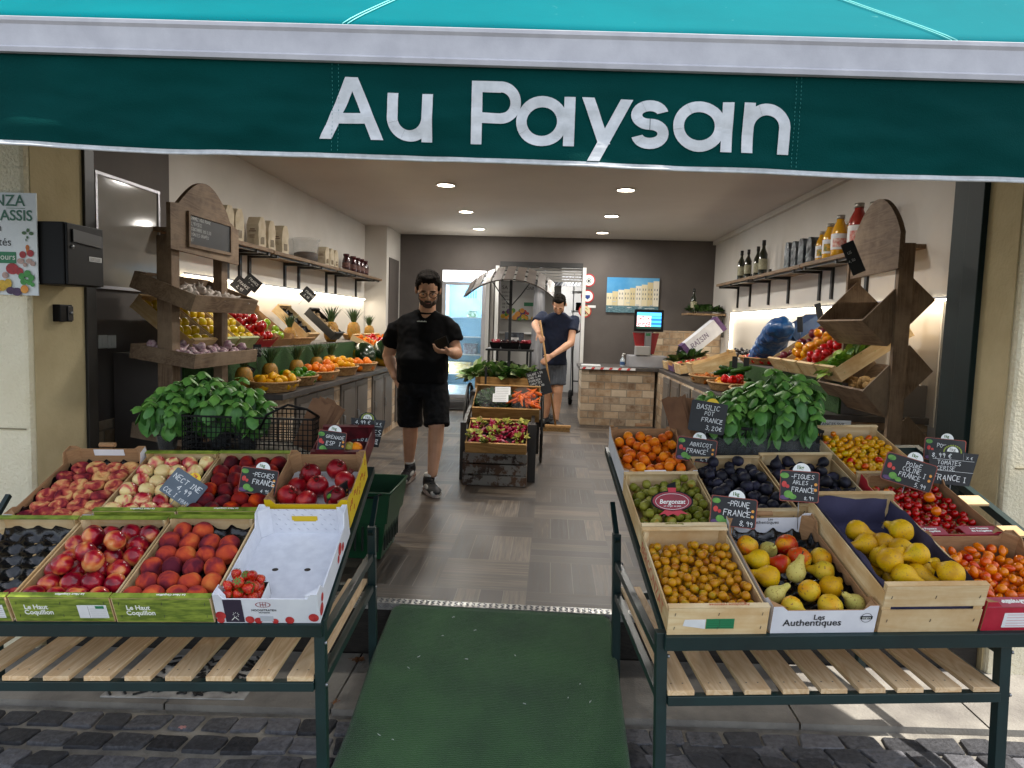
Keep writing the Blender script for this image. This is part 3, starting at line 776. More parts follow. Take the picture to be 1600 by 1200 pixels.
def staples(mb, w, h, y, n=3):
    for x in (.02, w / 2, w - .02):
        for z in (h * .25, h * .75): mb.bar((x - .001, y, z - .005), (x + .001, y, z + .005), .0012, .0012, (0, 1, 0))
def wood_crate(name, label, M, w, l, h, side=.78, m=None, cat='crate', slats=False, print_=None, group=None, my=None, bottom=True):
    m = m or M_crate; my = my or M_crate_y
    t = thing(name, label, cat, M, group); e = .005
    for i, (pn, y) in enumerate((('front_panel', 0), ('back_panel', l - e))):
        mb = MB(); oy = -1 if i == 0 else 1
        if slats: mb.box(0, y, .0, w, y + e, h * .47); mb.box(0, y, h * .55, w, y + e, h - .004)
        else: mb.box(0, y, .0, w, y + e, h - .004)
        p = mb.build(pn, m, t)
        mb = MB(); y0, y1 = (y - .001, y + .02) if i == 0 else (y + e - .02, y + e + .001)
        mb.box(-.001, y0, h - .0035, w + .001, y1, h); mb.build('top_strip', print_[0] if print_ else m, p)
        if print_ and i == 0:
            mb = MB(); mb.box(.003, -.0008, .002, w - .003, -.0002, h - .006); mb.build('printed_sheet', print_[0], p)
        mb = MB(); staples(mb, w, h, (-.0012 if i == 0 else l + .0006)); mb.build('staple', M_staple, p)
    for x in (0, w - e): MB().box(x, e + .0005, .004, x + e, l - e - .0005, h * side).build('side_panel', my, t)
    for x in (e, w - e):
        for y in (e, l - e):
            mb = MB(); sx = 1 if x == e else -1; sy = 1 if y == e else -1; d = .022; q = .0004
            mb.prism([(x + sx * q, y + sy * q), (x + sx * d, y + sy * q), (x + sx * q, y + sy * d)], .005, h - .0045); mb.build('corner_post', my, t)
    if bottom: MB().box(e + .0003, e + .0003, .003, w - e - .0003, l - e - .0003, .006).build('bottom', my, t)
    return t
def panel2(poly, th, mi_in_pos=True):
    """upright cardboard sheet in xz, thickness along +y; outer face material 0, inside face 1"""
    mb = MB(); a = [mb.bm.verts.new((x, 0, z)) for x, z in poly]; b = [mb.bm.verts.new((x, th, z)) for x, z in poly]
    f = mb.bm.faces.new(a); f.material_index = 0
    f = mb.bm.faces.new(b[::-1]); f.material_index = 1
    n = len(poly)
    for i in range(n):
        f = mb.bm.faces.new((a[i], b[i], b[(i + 1) % n], a[(i + 1) % n])); f.material_index = 1
    return mb
M_card = mat('cardboard', '#a77f58', '#94704c', rough=.9, scale=20, bump=.1, stretch=(1, 1, 6))
M_cardw = mat('white_card', '#dcdde2', '#d0d1d8', rough=.5, scale=12)
def carton(name, label, M, w, l, h, outer, inner=None, low=.72, cat='cardboard crate', back_h=None, side_h=None, floor=None, notch=True, tab=.05, flap=False, back_in=None):
    inner = inner or M_card; t = thing(name, label, cat, M); th = .004; bh = back_h or h; sh = side_h or h * low
    hf = h
    fr = [(0, 0), (w, 0), (w, hf), (w - tab * .6, hf), (w - tab, hf * low), (tab, hf * low), (tab * .6, hf), (0, hf)]
    obj('front_panel', panel2(fr, th).mesh('f', False), [outer, inner], t)
    bk = [(0, 0), (w, 0), (w, bh), (w - tab * .6, bh), (w - tab, bh * (low + .14 if flap else low)), (tab, bh * (low + .14 if flap else low)), (tab * .6, bh), (0, bh)]
    obj('back_panel', panel2(bk, th).mesh('b', False), [outer, back_in or inner], t, Matrix.Translation((w, l, 0)) @ Euler((0, 0, pi)).to_matrix().to_4x4())
    c = .05
    sd = [(th, 0), (l - th, 0), (l - th, bh), (l - c, bh * .96), (l - c * 1.4, sh), (c * 1.4, sh), (c, hf * .96), (th, hf)]
    obj('side_panel', panel2([(l - x, z) for x, z in sd][::-1], th).mesh('s', False), [outer, inner], t, Matrix.Translation((0, l, 0)) @ Euler((0, 0, -pi / 2)).to_matrix().to_4x4())
    obj('side_panel', panel2(sd, th).mesh('s', False), [outer, inner], t, Matrix.Translation((w, 0, 0)) @ Euler((0, 0, pi / 2)).to_matrix().to_4x4())
    MB().box(th, th, .002, w - th, l - th, .005).build('bottom', floor or inner, t)
    for x, sx in ((th, 1), (w - th, -1)):
        for y, sy, hh in ((th, 1, hf), (l - th, -1, bh)):
            mb = MB(); q = .0004; mb.prism([(x + sx * q, y + sy * q), (x + sx * .035, y + sy * q), (x + sx * q, y + sy * .035)], .006, hh * .94); mb.build('corner_flap', inner, t)
    return t

# ------------------------------------------------------------ fruit shapes
def fmesh(name, prof, seg=18, dim=0, wob=.04, seed=1, m=None, fn=None):
    mb = MB(); mb.lathe(prof, seg, cap=False)
    me = mb.mesh(name); 
    for v in me.vertices:
        if fn: v.co = fn(v.co)
        if wob: v.co *= 1 + wob * noise.noise(v.co.normalized() * 1.6 + V((seed, 0, 0)))
    if m: me.materials.append(m)
    for p in me.polygons: p.use_smooth = True
    return me
def ball_prof(r, top=.18, bot=.06, squash=.93, n=12, neck=None):
    P = []
    for i in range(n + 1):
        th = pi * i / n; rr = r * sin(th); z = -r * squash * cos(th)
        if th > pi * .72: z -= r * top * ((th - pi * .72) / (pi * .28)) ** 2
        if th < pi * .28: z += r * bot * ((pi * .28 - th) / (pi * .28)) ** 2
        P.append((max(rr, 0) if i not in (0, n) else 0, z))
    return P
def groove(co):   # the suture of a stone fruit
    a = math.atan2(co.y, co.x); r = math.hypot(co.x, co.y)
    k = max(0, 1 - abs(a) / .28); return V((co.x * (1 - .09 * k), co.y * (1 - .09 * k), co.z * (1 - .02 * k)))
MF = {}
MF['nect'] = fruitmat('nectarine_skin', [(.30, '#4e0a1a'), (.44, '#7d1426'), (.55, '#a42c34'), (.64, '#cc7a50'), (.76, '#e2ba80')], rough=.28, scale=16, coat=.3, det=2)
MF['wnect'] = fruitmat('white_nectarine_skin', [(.28, '#7a1426'), (.40, '#ab2c3a'), (.48, '#d67a6a'), (.56, '#e9cf96'), (.8, '#efe0a8')], rough=.3, scale=20, coat=.2)
MF['peach'] = fruitmat('peach_skin', [(.30, '#57222e'), (.42, '#803236'), (.52, '#a8463a'), (.64, '#c05a40'), (.8, '#cf8050')], rough=.8, scale=18, spec=.15, bump=.05)
MF['rpeach'] = fruitmat('red_peach_skin', [(.30, '#3a0d16'), (.47, '#67181e'), (.62, '#93291f'), (.77, '#c4522a')], rough=.7, scale=18, spec=.2, bump=.05)
MF['flat'] = fruitmat('flat_peach_skin', [(.28, '#5b1a28'), (.42, '#94383c'), (.54, '#c26a56'), (.66, '#e0b27c')], rough=.75, scale=26, spec=.2, bump=.05)
MF['pom'] = fruitmat('pomegranate_skin', [(.3, '#6e0f1c'), (.5, '#962028'), (.7, '#b8443c')], rough=.4, scale=16, coat=.1)
MF['straw'] = fruitmat('strawberry_skin', [(.3, '#8e0f14'), (.6, '#c01d1b')], rough=.3, scale=40, coat=.3, speck='#e6b55a', bump=.3)
MF['apri'] = fruitmat('apricot_skin', [(.3, '#b2502a'), (.42, '#d8702a'), (.6, '#e68c33'), (.75, '#ea9f45')], rough=.6, scale=20, spec=.3)
MF['green'] = fruitmat('greengage_skin', [(.3, '#5f6524'), (.5, '#7d7c36'), (.68, '#97934f'), (.8, '#a8773a')], rough=.55, scale=30, spec=.3)
MF['mira'] = fruitmat('mirabelle_skin', [(.28, '#96561c'), (.40, '#ad7420'), (.6, '#bd8a2c'), (.75, '#93802e')], rough=.45, scale=40, spec=.35)
MF['fig'] = fruitmat('fig_skin', [(.3, '#0e0d13'), (.5, '#191823'), (.68, '#2b2a3b'), (.8, '#3c3a4c')], rough=.55, scale=26, spec=.3, bump=.06)
MF['ytom'] = fruitmat('yellow_tomato_skin', [(.10, '#c62a10'), (.22, '#dd6a10'), (.31, '#e09a14'), (.66, '#dfb024'), (.82, '#9a9420')], rough=.2, scale=8, coat=.3, bump=0, det=0)
MF['rtom'] = fruitmat('red_tomato_skin', [(.26, '#8f0d14'), (.6, '#b5151a'), (.78, '#c02a1a')], rough=.16, scale=8, coat=.6, bump=0)
MF['otom'] = fruitmat('orange_tomato_skin', [(.18, '#a51510'), (.28, '#cf4a0e'), (.42, '#dd6f0c'), (.7, '#e38a18')], rough=.18, scale=8, coat=.5, bump=0, det=0)
MF['pear'] = fruitmat('pear_skin', [(.3, '#b08322'), (.45, '#c99c22'), (.62, '#d4ad2c'), (.8, '#b3a02c')], rough=.5, scale=14, speck='#9c7a35')
MF['rpear'] = fruitmat('blushed_pear_skin', [(.28, '#a32a1e'), (.40, '#c4532a'), (.50, '#d4963a'), (.62, '#d3b04c'), (.78, '#bcae4e')], rough=.45, scale=10, speck='#8c6a30', det=2)
MF['gpear'] = fruitmat('pale_pear_skin', [(.3, '#b7a35a'), (.5, '#c8ba72'), (.75, '#bdb66a')], rough=.55, scale=14, speck='#8c6a30')
M_stem = mat('fruit_stem', '#4a3824', '#362817', rough=.8, scale=30)
M_calyx = mat('calyx_green', '#5b8a2e', '#3e6a22', rough=.6, scale=60)

def pear_prof(r, L):
    L *= 1.08
    P = [(0, -.46 * L), (.25 * r, -.475 * L), (.6 * r, -.44 * L), (.88 * r, -.33 * L), (1.0 * r, -.17 * L), (.97 * r, -.02 * L), (.74 * r, .11 * L), (.50 * r, .23 * L), (.37 * r, .35 * L), (.32 * r, .44 * L), (.2 * r, .5 * L), (0, .5 * L)]
    return P
FR = {}
FR['nect'] = fmesh('nect', ball_prof(.036, .24, .02, .95), 20, m=MF['nect'], fn=groove)
FR['wnect'] = fmesh('wnect', ball_prof(.034, .22, .02, .93), 20, m=MF['wnect'], fn=groove, seed=3)
FR['peach'] = fmesh('peach', ball_prof(.0365, .22, .02, .92), 20, m=MF['peach'], fn=groove, seed=5)
FR['rpeach'] = fmesh('rpeach', ball_prof(.035, .22, .02, .9), 20, m=MF['rpeach'], fn=groove, seed=6)
FR['flat'] = fmesh('flat', [(0, -.004), (.008, -.008), (.02, -.0165), (.031, -.014), (.037, -.004), (.037, .005), (.031, .015), (.021, .018), (.012, .013), (.006, .006), (0, .002)], 20, wob=.08, m=MF['flat'], seed=2)
FR['apri'] = fmesh('apri', ball_prof(.0225, .16, .02, .95), 16, m=MF['apri'], fn=groove)
FR['green'] = fmesh('green', ball_prof(.0178, .14, .02, .96), 14, m=MF['green'])
FR['mira'] = fmesh('mira', ball_prof(.0142, .12, .02, .97), 12, m=MF['mira'])
FR['ytom'] = fmesh('ytom', ball_prof(.0125, .06, .0, 1.28), 12, m=MF['ytom'])
FR['rtom'] = fmesh('rtom', ball_prof(.0142, .10, .0, .97), 12, m=MF['rtom'], wob=.02)
FR['otom'] = fmesh('otom', ball_prof(.0165, .10, .0, 1.0), 12, m=MF['otom'])
FR['otom2'] = fmesh('otom2', ball_prof(.0118, .04, .0, 1.7), 12, m=MF['otom'])
FR['fig'] = fmesh('fig', [(0, -.020), (.012, -.0195), (.020, -.012), (.0225, -.002), (.020, .009), (.013, .018), (.007, .025), (.004, .031), (.0035, .036), (0, .0365)], 14, m=MF['fig'], wob=.06)
FR['plum'] = fmesh('plum', ball_prof(.0215, .12, .02, 1.12), 16, m=MF['fig'], fn=groove)
FR['pear'] = fmesh('pear', pear_prof(.037, .094), 20, m=MF['pear'], wob=.06)
FR['rpear'] = fmesh('rpear', pear_prof(.034, .084), 20, m=MF['rpear'], wob=.06)
FR['gpear'] = fmesh('gpear', pear_prof(.031, .092), 20, m=MF['gpear'], wob=.06)
FR['rpear2'] = fmesh('rpear2', ball_prof(.036, .10, .05, 1.15), 18, m=MF['rpear'], wob=.1)
mb = MB(); mb.lathe(ball_prof(.041, .02, .04, .92), 20, cap=False)
FR['pom'] = mb.mesh('pom'); FR['pom'].materials.append(MF['pom'])
for v in FR['pom'].vertices:
    a = math.atan2(v.co.y, v.co.x); v.co *= 1 + .025 * cos(a * 6) * (1 - abs(v.co.z) / .05)
mb = MB()
for k in range(6):
    a = k * pi / 3; mb.flat([(.010 * cos(a - .5), .010 * sin(a - .5)), (.010 * cos(a + .5), .010 * sin(a + .5)), (.017 * cos(a), .017 * sin(a))], Matrix.Translation((0, 0, 0)), .046)
mb2 = MB()
P = [(.0095, .034), (.008, .041), (.010, .047)]; mb2.lathe(P, 12, cap=False)
for k in range(6):
    a = k * pi / 3; mb2.bm.faces.new([mb2.bm.verts.new(q) for q in ((.010 * cos(a - .45), .010 * sin(a - .45), .0465), (.010 * cos(a + .45), .010 * sin(a + .45), .0465), (.015 * cos(a), .015 * sin(a), .055))])
mb.bm.free(); CROWN = mb2.mesh('crown'); CROWN.materials.append(mat('pomegranate_crown', '#6e2018', '#4a1a12', rough=.7, scale=30))
mb = MB(); mb.tube([(0, 0, .042), (.001, .001, .049), (.004, 0, .062)], [.0022, .0016, .0024], 6); PSTEM = mb.mesh('pstem'); PSTEM.materials.append(M_stem)
mb = MB(); mb.tube([(0, 0, .024), (.0005, .0005, .028), (.003, 0, .033)], [.0014, .001, .0014], 5); SSTEM = mb.mesh('sstem'); SSTEM.materials.append(M_stem)
FR['straw'] = fmesh('straw', [(0, -.020), (.005, -.018), (.011, -.010), (.0155, 0), (.0165, .008), (.013, .0145), (.006, .016), (0, .015)], 14, m=MF['straw'])
mb = MB()
for k in range(8):
    a = k * pi / 4 + .2; mb.bm.faces.new([mb.bm.verts.new(q) for q in ((.002 * cos(a - 1), .002 * sin(a - 1), .017), (.008 * cos(a - .3), .008 * sin(a - .3), .0175), (.015 * cos(a), .015 * sin(a), .019), (.008 * cos(a + .3), .008 * sin(a + .3), .0175))])
SCAL = mb.mesh('scal'); SCAL.materials.append(M_calyx)
mb = MB()
for k in range(5):
    a = k * 2 * pi / 5; mb.bm.faces.new([mb.bm.verts.new(q) for q in ((.001 * cos(a - 1), .001 * sin(a - 1), .0145), (.004 * cos(a - .3), .004 * sin(a - .3), .0148), (.009 * cos(a), .009 * sin(a), .0155), (.004 * cos(a + .3), .004 * sin(a + .3), .0148))])
TCAL = mb.mesh('tcal'); TCAL.materials.append(M_calyx)

def pack(n, w, l, r, rng, z0=.008, K=14, lo=(0, 0), area=None, rv=.06, ov=.97, zbias=None):
    pts = []
    for i in range(n):
        ri = r * rng.uniform(1 - rv, 1 + rv); best = None
        for _ in range(K):
            x = lo[0] + rng.uniform(ri, w - ri); y = lo[1] + rng.uniform(ri, l - ri)
            if area and not area(x, y): continue
            z = z0 + ri + (zbias(x, y) if zbias else 0)
            for a, b, c, q in pts:
                d2 = (x - a) ** 2 + (y - b) ** 2; s = (ri + q) * ov
                if d2 < s * s: z = max(z, c + math.sqrt(s * s - d2))
            if best is None or z < best[2]: best = (x, y, z, ri)
        if best: pts.append(best)
    return pts
NF = [0]
def fruits(name, cat, label, group, mesh, M, pts, rbase, rng, lie=None, extra=None, kind2=None, smax=1, up=.0):
    """one object per fruit"""
    out = []
    for (x, y, z, r) in pts:
        me = mesh if not callable(mesh) else mesh(rng)
        k = r / rbase
        if lie is None: e = Euler((rng.uniform(-1, 1) * pi * (1 - up), rng.uniform(-1, 1) * pi * .5 * (1 - up), rng.uniform(0, 6.28)))
        elif lie == 'flat': e = Euler((rng.uniform(-.35, .35), rng.uniform(-.35, .35), rng.uniform(0, 6.28)))
        elif lie == 'side': e = Euler((pi / 2 + rng.uniform(-.3, .3), 0, rng.uniform(0, 6.28)), 'XYZ')
        elif lie == 'up': e = Euler((rng.uniform(-.7, .7), rng.uniform(-.7, .7), rng.uniform(0, 6.28)))
        o = obj(name, me, None, None, None, label=label, cat=cat, group=group)
        o.matrix_world = M @ Matrix.Translation((x, y, z)) @ e.to_matrix().to_4x4() @ Matrix.Scale(k, 4)
        NF[0] += 1
        if extra:
            for nm_, em in extra: obj(nm_, em, None, o)
        out.append(o)
    return out
M_grass_print = mat('green_grass_print', '#8a9a35', '#5c6f1e', rough=.5, scale=18, stretch=(1, 1, 5), lo=.4, hi=.6)
M_ink = mat('white_ink', '#eceee6', rough=.6); M_inkk = mat('black_ink', '#1b1b1d', rough=.6); M_paper = mat('paper', '#e4e5e6', '#dadbdc', rough=.7, scale=20)
M_sgreen = mat('sticker_green', '#1e7a4e', rough=.5)
def serif(mb, s): pass
def coq_text(t, w, h, sticker=False):
    p = [c for c in t.children if c.name.startswith('front_panel')][0]
    for i, (s, x) in enumerate((('Le Haut', .040), ('Coquillon', .037))):
        text('lettering', s, .0245, M_ink, p, Matrix.Translation((x, -.0018, h * .52 - i * .0205)) @ FACE @ Matrix.Diagonal((.92, 1, 1, 1)), bold=.0005, ext=.0003)
    text('strip_lettering', 'Le Haut Coquillon', .012, M_ink, p, Matrix.Translation((w * .74, .004, h + .0006)) @ Euler((0, 0, pi)).to_matrix().to_4x4() @ Matrix.Translation((0, -.011, 0)), bold=.0003, ext=.0002)
    if sticker:
        mb = MB(); mb.box(w * .66, -.0022, .016, w * .95, -.0009, .066); st = mb.build('sticker', M_paper, p)
        mb = MB(); mb.box(w * .84, -.0028, .054, w * .925, -.0023, .064); mb.build('stamp', M_sgreen, st)
        mb = MB()
        for k in range(5): mb.box(w * .78, -.0026, .02 + k * .008, w * .94, -.0023, .0206 + k * .008)
        mb.box(w * .765, -.0026, .018, w * .767, -.0023, .064); mb.build('printed_lines', M_inkk, st)
def black_tray(t, w, l, z=.012, dimples=True, rng=random):
    mb = MB(); nx, ny = 44, 60; r0 = .036
    def hgt(x, y):
        row = round(y / .062); ox = .036 if row % 2 else 0
        col = round((x - ox) / .072); dx, dy = x - ox - col * .072, y - row * .062
        d = math.hypot(dx, dy); return z + .016 - .022 * max(0, 1 - (d / .034) ** 2) + .004 * noise.noise(V((x * 60, y * 60, z * 90))) * 1.2
    g = [[mb.bm.verts.new((.008 + (w - .016) * i / nx, .008 + (l - .016) * j / ny, hgt(.008 + (w - .016) * i / nx, .008 + (l - .016) * j / ny) + (.03 if i in (0, nx) or j in (0, ny) else 0))) for j in range(ny + 1)] for i in range(nx + 1)]
    for i in range(nx):
        for j in range(ny): mb.bm.faces.new((g[i][j], g[i + 1][j], g[i + 1][j + 1], g[i][j + 1])).smooth = True
    tr = mb.build('moulded_tray', M_blacktray, None); 
    tr.matrix_world = t.matrix_world.copy(); return tr
def hexpts(w, l, r, rng, z, nx, ny, jit=.004, skip=0, margin=.006):
    P = []
    for j in range(ny):
        for i in range(nx):
            if rng.random() < skip: continue
            x = margin + r + (w - 2 * margin - 2 * r) * ((i + (.25 if j % 2 else -.0) + .0) / (nx - .75)); y = margin + r + (l - 2 * margin - 2 * r) * j / (ny - 1)
            x = min(x, w - margin - r)
            P.append((x + rng.uniform(-jit, jit), y + rng.uniform(-jit, jit), z + rng.uniform(0, .006), r * rng.uniform(.95, 1.05)))
    return P

# ================================================= LEFT TABLE
R_ = random.Random(11); h = .098
gp = (M_grass_print,)
c = wood_crate('fruit_crate', 'wooden crate with an empty black moulded tray, front left of the left table', CM(TL, -1.228, .0), .30, .42, h, print_=gp)
coq_text(c, .30, h, True); tag(black_tray(c, .30, .42), 'empty black moulded tray in the front left wooden crate', 'fruit tray')
fruits('flat_peach', 'peach', 'flat peach left alone in the front corner of the empty black tray', None, FR['flat'], c.matrix_world, [(.275, .05, .05, .034)], .036, R_, 'flat')
c = wood_crate('fruit_crate', 'green fronted wooden crate of shiny red nectarines with a white sticker', CM(TL, -.918, .0), .308, .42, h, print_=gp)
coq_text(c, .308, h, True); tag(black_tray(c, .308, .42), 'black moulded tray under the shiny red nectarines', 'fruit tray')
pts = hexpts(.308, .40, .036, R_, .058, 4, 6, .004); pts += pack(5, .2, .26, .036, R_, .115, lo=(.06, .07), K=30)
# the upper ones rest on the lower layer
base = pts[:24]
for i in range(24, len(pts)):
    x, y, z, r = pts[i]; z = .05 + r
    for a, b, c_, q in base + pts[24:i]:
        d2 = (x - a) ** 2 + (y - b) ** 2; s = (r + q) * .96
        if d2 < s * s: z = max(z, c_ + math.sqrt(s * s - d2))
    pts[i] = (x, y, z, r)
fruits('nectarine', 'nectarine', 'shiny red and yellow nectarine in the wooden crate with the white sticker', 'red nectarines in the front wooden crate', FR['nect'], c.matrix_world, pts, .036, R_)
c = wood_crate('fruit_crate', 'green fronted wooden crate of orange peaches beside the white cardboard box', CM(TL, -.604, -.002), .303, .43, h, print_=gp)
coq_text(c, .303, h); tag(black_tray(c, .303, .43), 'black moulded tray under the orange peaches', 'fruit tray')
pts = [p for p in hexpts(.303, .42, .0365, R_, .060, 4, 6, .004) if not (p[0] > .18 and p[1] > .33)]
fruits('peach', 'peach', 'fuzzy orange red peach in the front wooden crate beside the white box', 'orange peaches in the front wooden crate', FR['peach'], c.matrix_world, pts, .0365, R_)
# strawberry carton
M_wpat = mat('white_printed_card', '#e0e2e8', '#d4d6dd', rough=.45, scale=25)
c = carton('strawberry_carton', 'nearly empty white cardboard box with one punnet of strawberries in its front corner', CM(TL, -.292, -.004), .318, .455, .112, M_cardw, M_wpat, low=.84, back_h=.128, side_h=.078, floor=M_wpat, tab=.03)
STC = c
fp = [q for q in c.children if q.name.startswith('front_panel')][0]
mb = MB(); mb.box(.028, -.0012, .004, .085, -.0003, .092); mb.build('dark_band', mat('aubergine_ink', '#2a1f33', rough=.5), fp)
M_sred = mat('printed_berry', '#a01822', '#c33a35', rough=.5, scale=40)
mb = MB()
for x, z, r in ((.014, .03, .016), (.012, .012, .012), (.102, .014, .014), (.128, .010, .012), (.18, .008, .01), (.225, .012, .014), (.3, .022, .016)): mb.lathe([(0, .0003), (r, 0)], 14, Matrix.Translation((x, -.0012, z)) @ Euler((pi / 2, 0, 0)).to_matrix().to_4x4(), cap=False)
mb.build('printed_berries', M_sred, fp)
mb = MB()
for k in range(28):
    a = k * 2 * pi / 28; mb.box(.150 + .022 * cos(a) - .0012, -.0014, .073 + .010 * sin(a) - .0008, .150 + .022 * cos(a) + .0012, -.0006, .073 + .010 * sin(a) + .0008)
mb.box(.141, -.0014, .066, .1425, -.0006, .080); mb.box(.1575, -.0014, .066, .159, -.0006, .080); mb.box(.143, -.0014, .0725, .157, -.0006, .074); mb.box(.149, -.0015, .066, .1505, -.0006, .080)
mb.build('emblem', mat('logo_red', '#8e1f2b', rough=.5), fp)
text('lettering', 'HOOGSTRATEN', .0105, M_inkk, fp, Matrix.Translation((.15, -.0012, .048)) @ FACE, align='CENTER', ext=.0003)
text('lettering', 'STRAWBERRIES', .005, M_inkk, fp, Matrix.Translation((.15, -.0012, .040)) @ FACE, align='CENTER', ext=.0003)
mb = MB(); a0 = .056
mb.flat([(.045, .012), (.057, .026), (.069, .012), (.066, .012), (.057, .0225), (.048, .012)], FACE, .0015)
for k in range(8):
    a = k * pi / 4; mb.bar((.062 + .006 * cos(a), -.0015, .034 + .006 * sin(a)), (.062 + .010 * cos(a), -.0015, .034 + .010 * sin(a)), .001, .0008, (0, 1, 0))
mb.build('sun_symbol', M_ink, fp)
mb = MB(); mb.box(.135, -.0016, .008, .175, -.0008, .028); mb.build('handle_cut', mat('inner_grey', '#b5b8c0', rough=.5), fp)
bp = [q for q in c.children if q.name.startswith('back_panel')][0]
mb = MB(); mb.box(.112, .0045, .062, .205, .0055, .080); mb.box(.118, .0046, .058, .199, .0056, .0615); mb.build('yellow_handle_slot', mat('yellow_card', '#d6b514', rough=.5), bp)
mb = MB(); R2 = random.Random(3)
for i in range(9):
    for j in range(5): mb.bar((.02 + i * .033 + (j % 2) * .012 - .004, .0046, .02 + j * .021), (.02 + i * .033 + (j % 2) * .012 + .004, .0046, .026 + j * .021), .0035, .0006, (0, 1, 0))
mb.build('printed_pattern', mat('pattern_grey', '#c0c3cb', rough=.5), bp)
mb = MB()
for x in (.105, .215): mb.lathe([(0, .0005), (.011, 0)], 16, Matrix.Translation((x, .245, .0055)) @ Matrix.Diagonal((1, .75, 1, 1)), cap=False)
fl = [q for q in c.children if q.name.startswith('bottom')][0]; mb.build('vent_hole', mat('hole_dark', '#3a332b', rough=.9), fl)
sp_ = [q for q in c.children if q.name.startswith('side_panel')][-1]
mb = MB()
for x, z, r in ((.03, .03, .02), (.05, .06, .014), (.30, .05, .022), (.34, .03, .016), (.27, .03, .014)): mb.lathe([(0, .0006), (r, .0002)], 14, Matrix.Translation((x, -.0005, z)) @ Euler((pi / 2, 0, 0)).to_matrix().to_4x4(), cap=False)
mb.build('printed_berries', M_sred, sp_)
# punnet and strawberries
pn_ = thing('punnet', 'small white punnet of strawberries in the front corner of the white box', 'punnet', c.matrix_world @ T(.012, .008, .007))
mb = MB(); mb.box(0, 0, 0, .118, .112, .003); mb.build('base', M_paper, pn_)
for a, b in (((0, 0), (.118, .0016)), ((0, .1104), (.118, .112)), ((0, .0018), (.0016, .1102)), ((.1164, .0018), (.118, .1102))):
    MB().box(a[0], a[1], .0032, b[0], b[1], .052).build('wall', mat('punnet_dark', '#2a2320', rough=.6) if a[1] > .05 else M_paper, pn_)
pts = pack(26, .112, .106, .0155, R_, .02, lo=(.003, .003), K=24)
fruits('strawberry', 'strawberry', 'red strawberry in the small punnet in the white box', 'strawberries in the punnet', FR['straw'], pn_.matrix_world, pts, .0155, R_, None, [('calyx', SCAL)])
# second row
c = carton('fruit_crate', 'cardboard tray of flat peaches, rear left of the left table', CM(TL, -1.222, .445), .318, .44, .085, M_cardw, M_card, low=.75, back_h=.118, side_h=.07, tab=.05, flap=True)
tag(black_tray(c, .318, .44), 'black moulded tray under the flat peaches', 'fruit tray')
fruits('flat_peach', 'peach', 'flat peach in the cardboard tray at the rear left of the left table', 'flat peaches in the cardboard tray', FR['flat'], c.matrix_world, hexpts(.31, .42, .037, R_, .043, 4, 6, .005), .037, R_, 'flat')
mb = MB(); mb.tube([(.125, .445, .120), (.19, .445, .120)], .010, 10); mb.build('rolled_flap', M_card, c)
mb = MB(); mb.box(.10, .4335, .075, .225, .4355, .103); mb.build('white_label', M_paper, c)
c = wood_crate('fruit_crate', 'wooden crate of pale white nectarines behind the red nectarines', CM(TL, -.900, .452), .298, .43, h, print_=gp); coq_text(c, .298, h)
tag(black_tray(c, .298, .43), 'black moulded tray under the pale nectarines', 'fruit tray')
fruits('nectarine', 'nectarine', 'pale yellow and pink nectarine in the second row wooden crate', 'white nectarines in the second row wooden crate', FR['wnect'], c.matrix_world, hexpts(.298, .42, .0345, R_, .062, 4, 6, .004), .034, R_)
c = wood_crate('fruit_crate', 'wooden crate of dark red peaches behind the orange peaches', CM(TL, -.597, .456), .298, .43, h, print_=gp); coq_text(c, .298, h)
tag(black_tray(c, .298, .43), 'black moulded tray under the dark red peaches', 'fruit tray')
fruits('peach', 'peach', 'dark red peach in the second row wooden crate', 'dark red peaches in the second row wooden crate', FR['rpeach'], c.matrix_world, hexpts(.298, .42, .0350, R_, .060, 4, 6, .004), .035, R_)
M_ycard = mat('yellow_card', '#d6b514', '#c9a90f', rough=.5); M_redcard = mat('red_card', '#3a1216', '#6a1a22', rough=.5, scale=20)
c = carton('fruit_crate', 'bright yellow cardboard box of pomegranates on the left table', CM(TL, -.286, .485), .306, .36, .125, M_ycard, M_card, low=.84, tab=.04, side_h=.11)
fruits('pomegranate', 'pomegranate', 'red pomegranate in the yellow cardboard box', 'pomegranates in the yellow box', FR['pom'], c.matrix_world,
       [(.055, .10, .075, .042), (.10, .26, .075, .041), (.155, .155, .085, .042), (.20, .285, .08, .042), (.235, .09, .08, .042), (.25, .205, .075, .042), (.13, .075, .07, .041), (.06, .20, .05, .04)], .041, R_, 'up', [('crown', CROWN)])
mb = MB(); mb.box(.012, .012, .03, .29, .34, .034); mb.build('paper_liner', M_paper, c)
sp_ = [q for q in c.children if q.name.startswith('side_panel')][-1]
mb = MB(); R2 = random.Random(5)
for i in range(16): x, z = .02 + i * .02, R2.uniform(.03, .08); mb.bar((x, -.001, z), (x + .012, -.001, z + R2.uniform(.008, .02)), .006, .0008, (0, 1, 0))
mb.build('printed_squiggles', mat('print_red', '#b5242a', rough=.5), sp_)
c = wood_crate('fruit_crate', 'small crate with red printed sides of walnuts and figs behind the pomegranates', CM(TL, -.215, .865, .02), .225, .24, .085, side=.95, m=M_redcard, my=M_redcard)
fruits('coconut', 'nut', 'brown round nut in the small crate behind the pomegranates', 'nuts in the small red crate', FR['apri'], c.matrix_world, [(.18, .06, .07, .026)], .0225, R_)
fruits('fig', 'fig', 'green fig in the small crate behind the pomegranates', 'figs in the small red crate', FR['green'], c.matrix_world, [(.15, .055, .075, .024), (.1, .05, .07, .02)], .0178, R_)

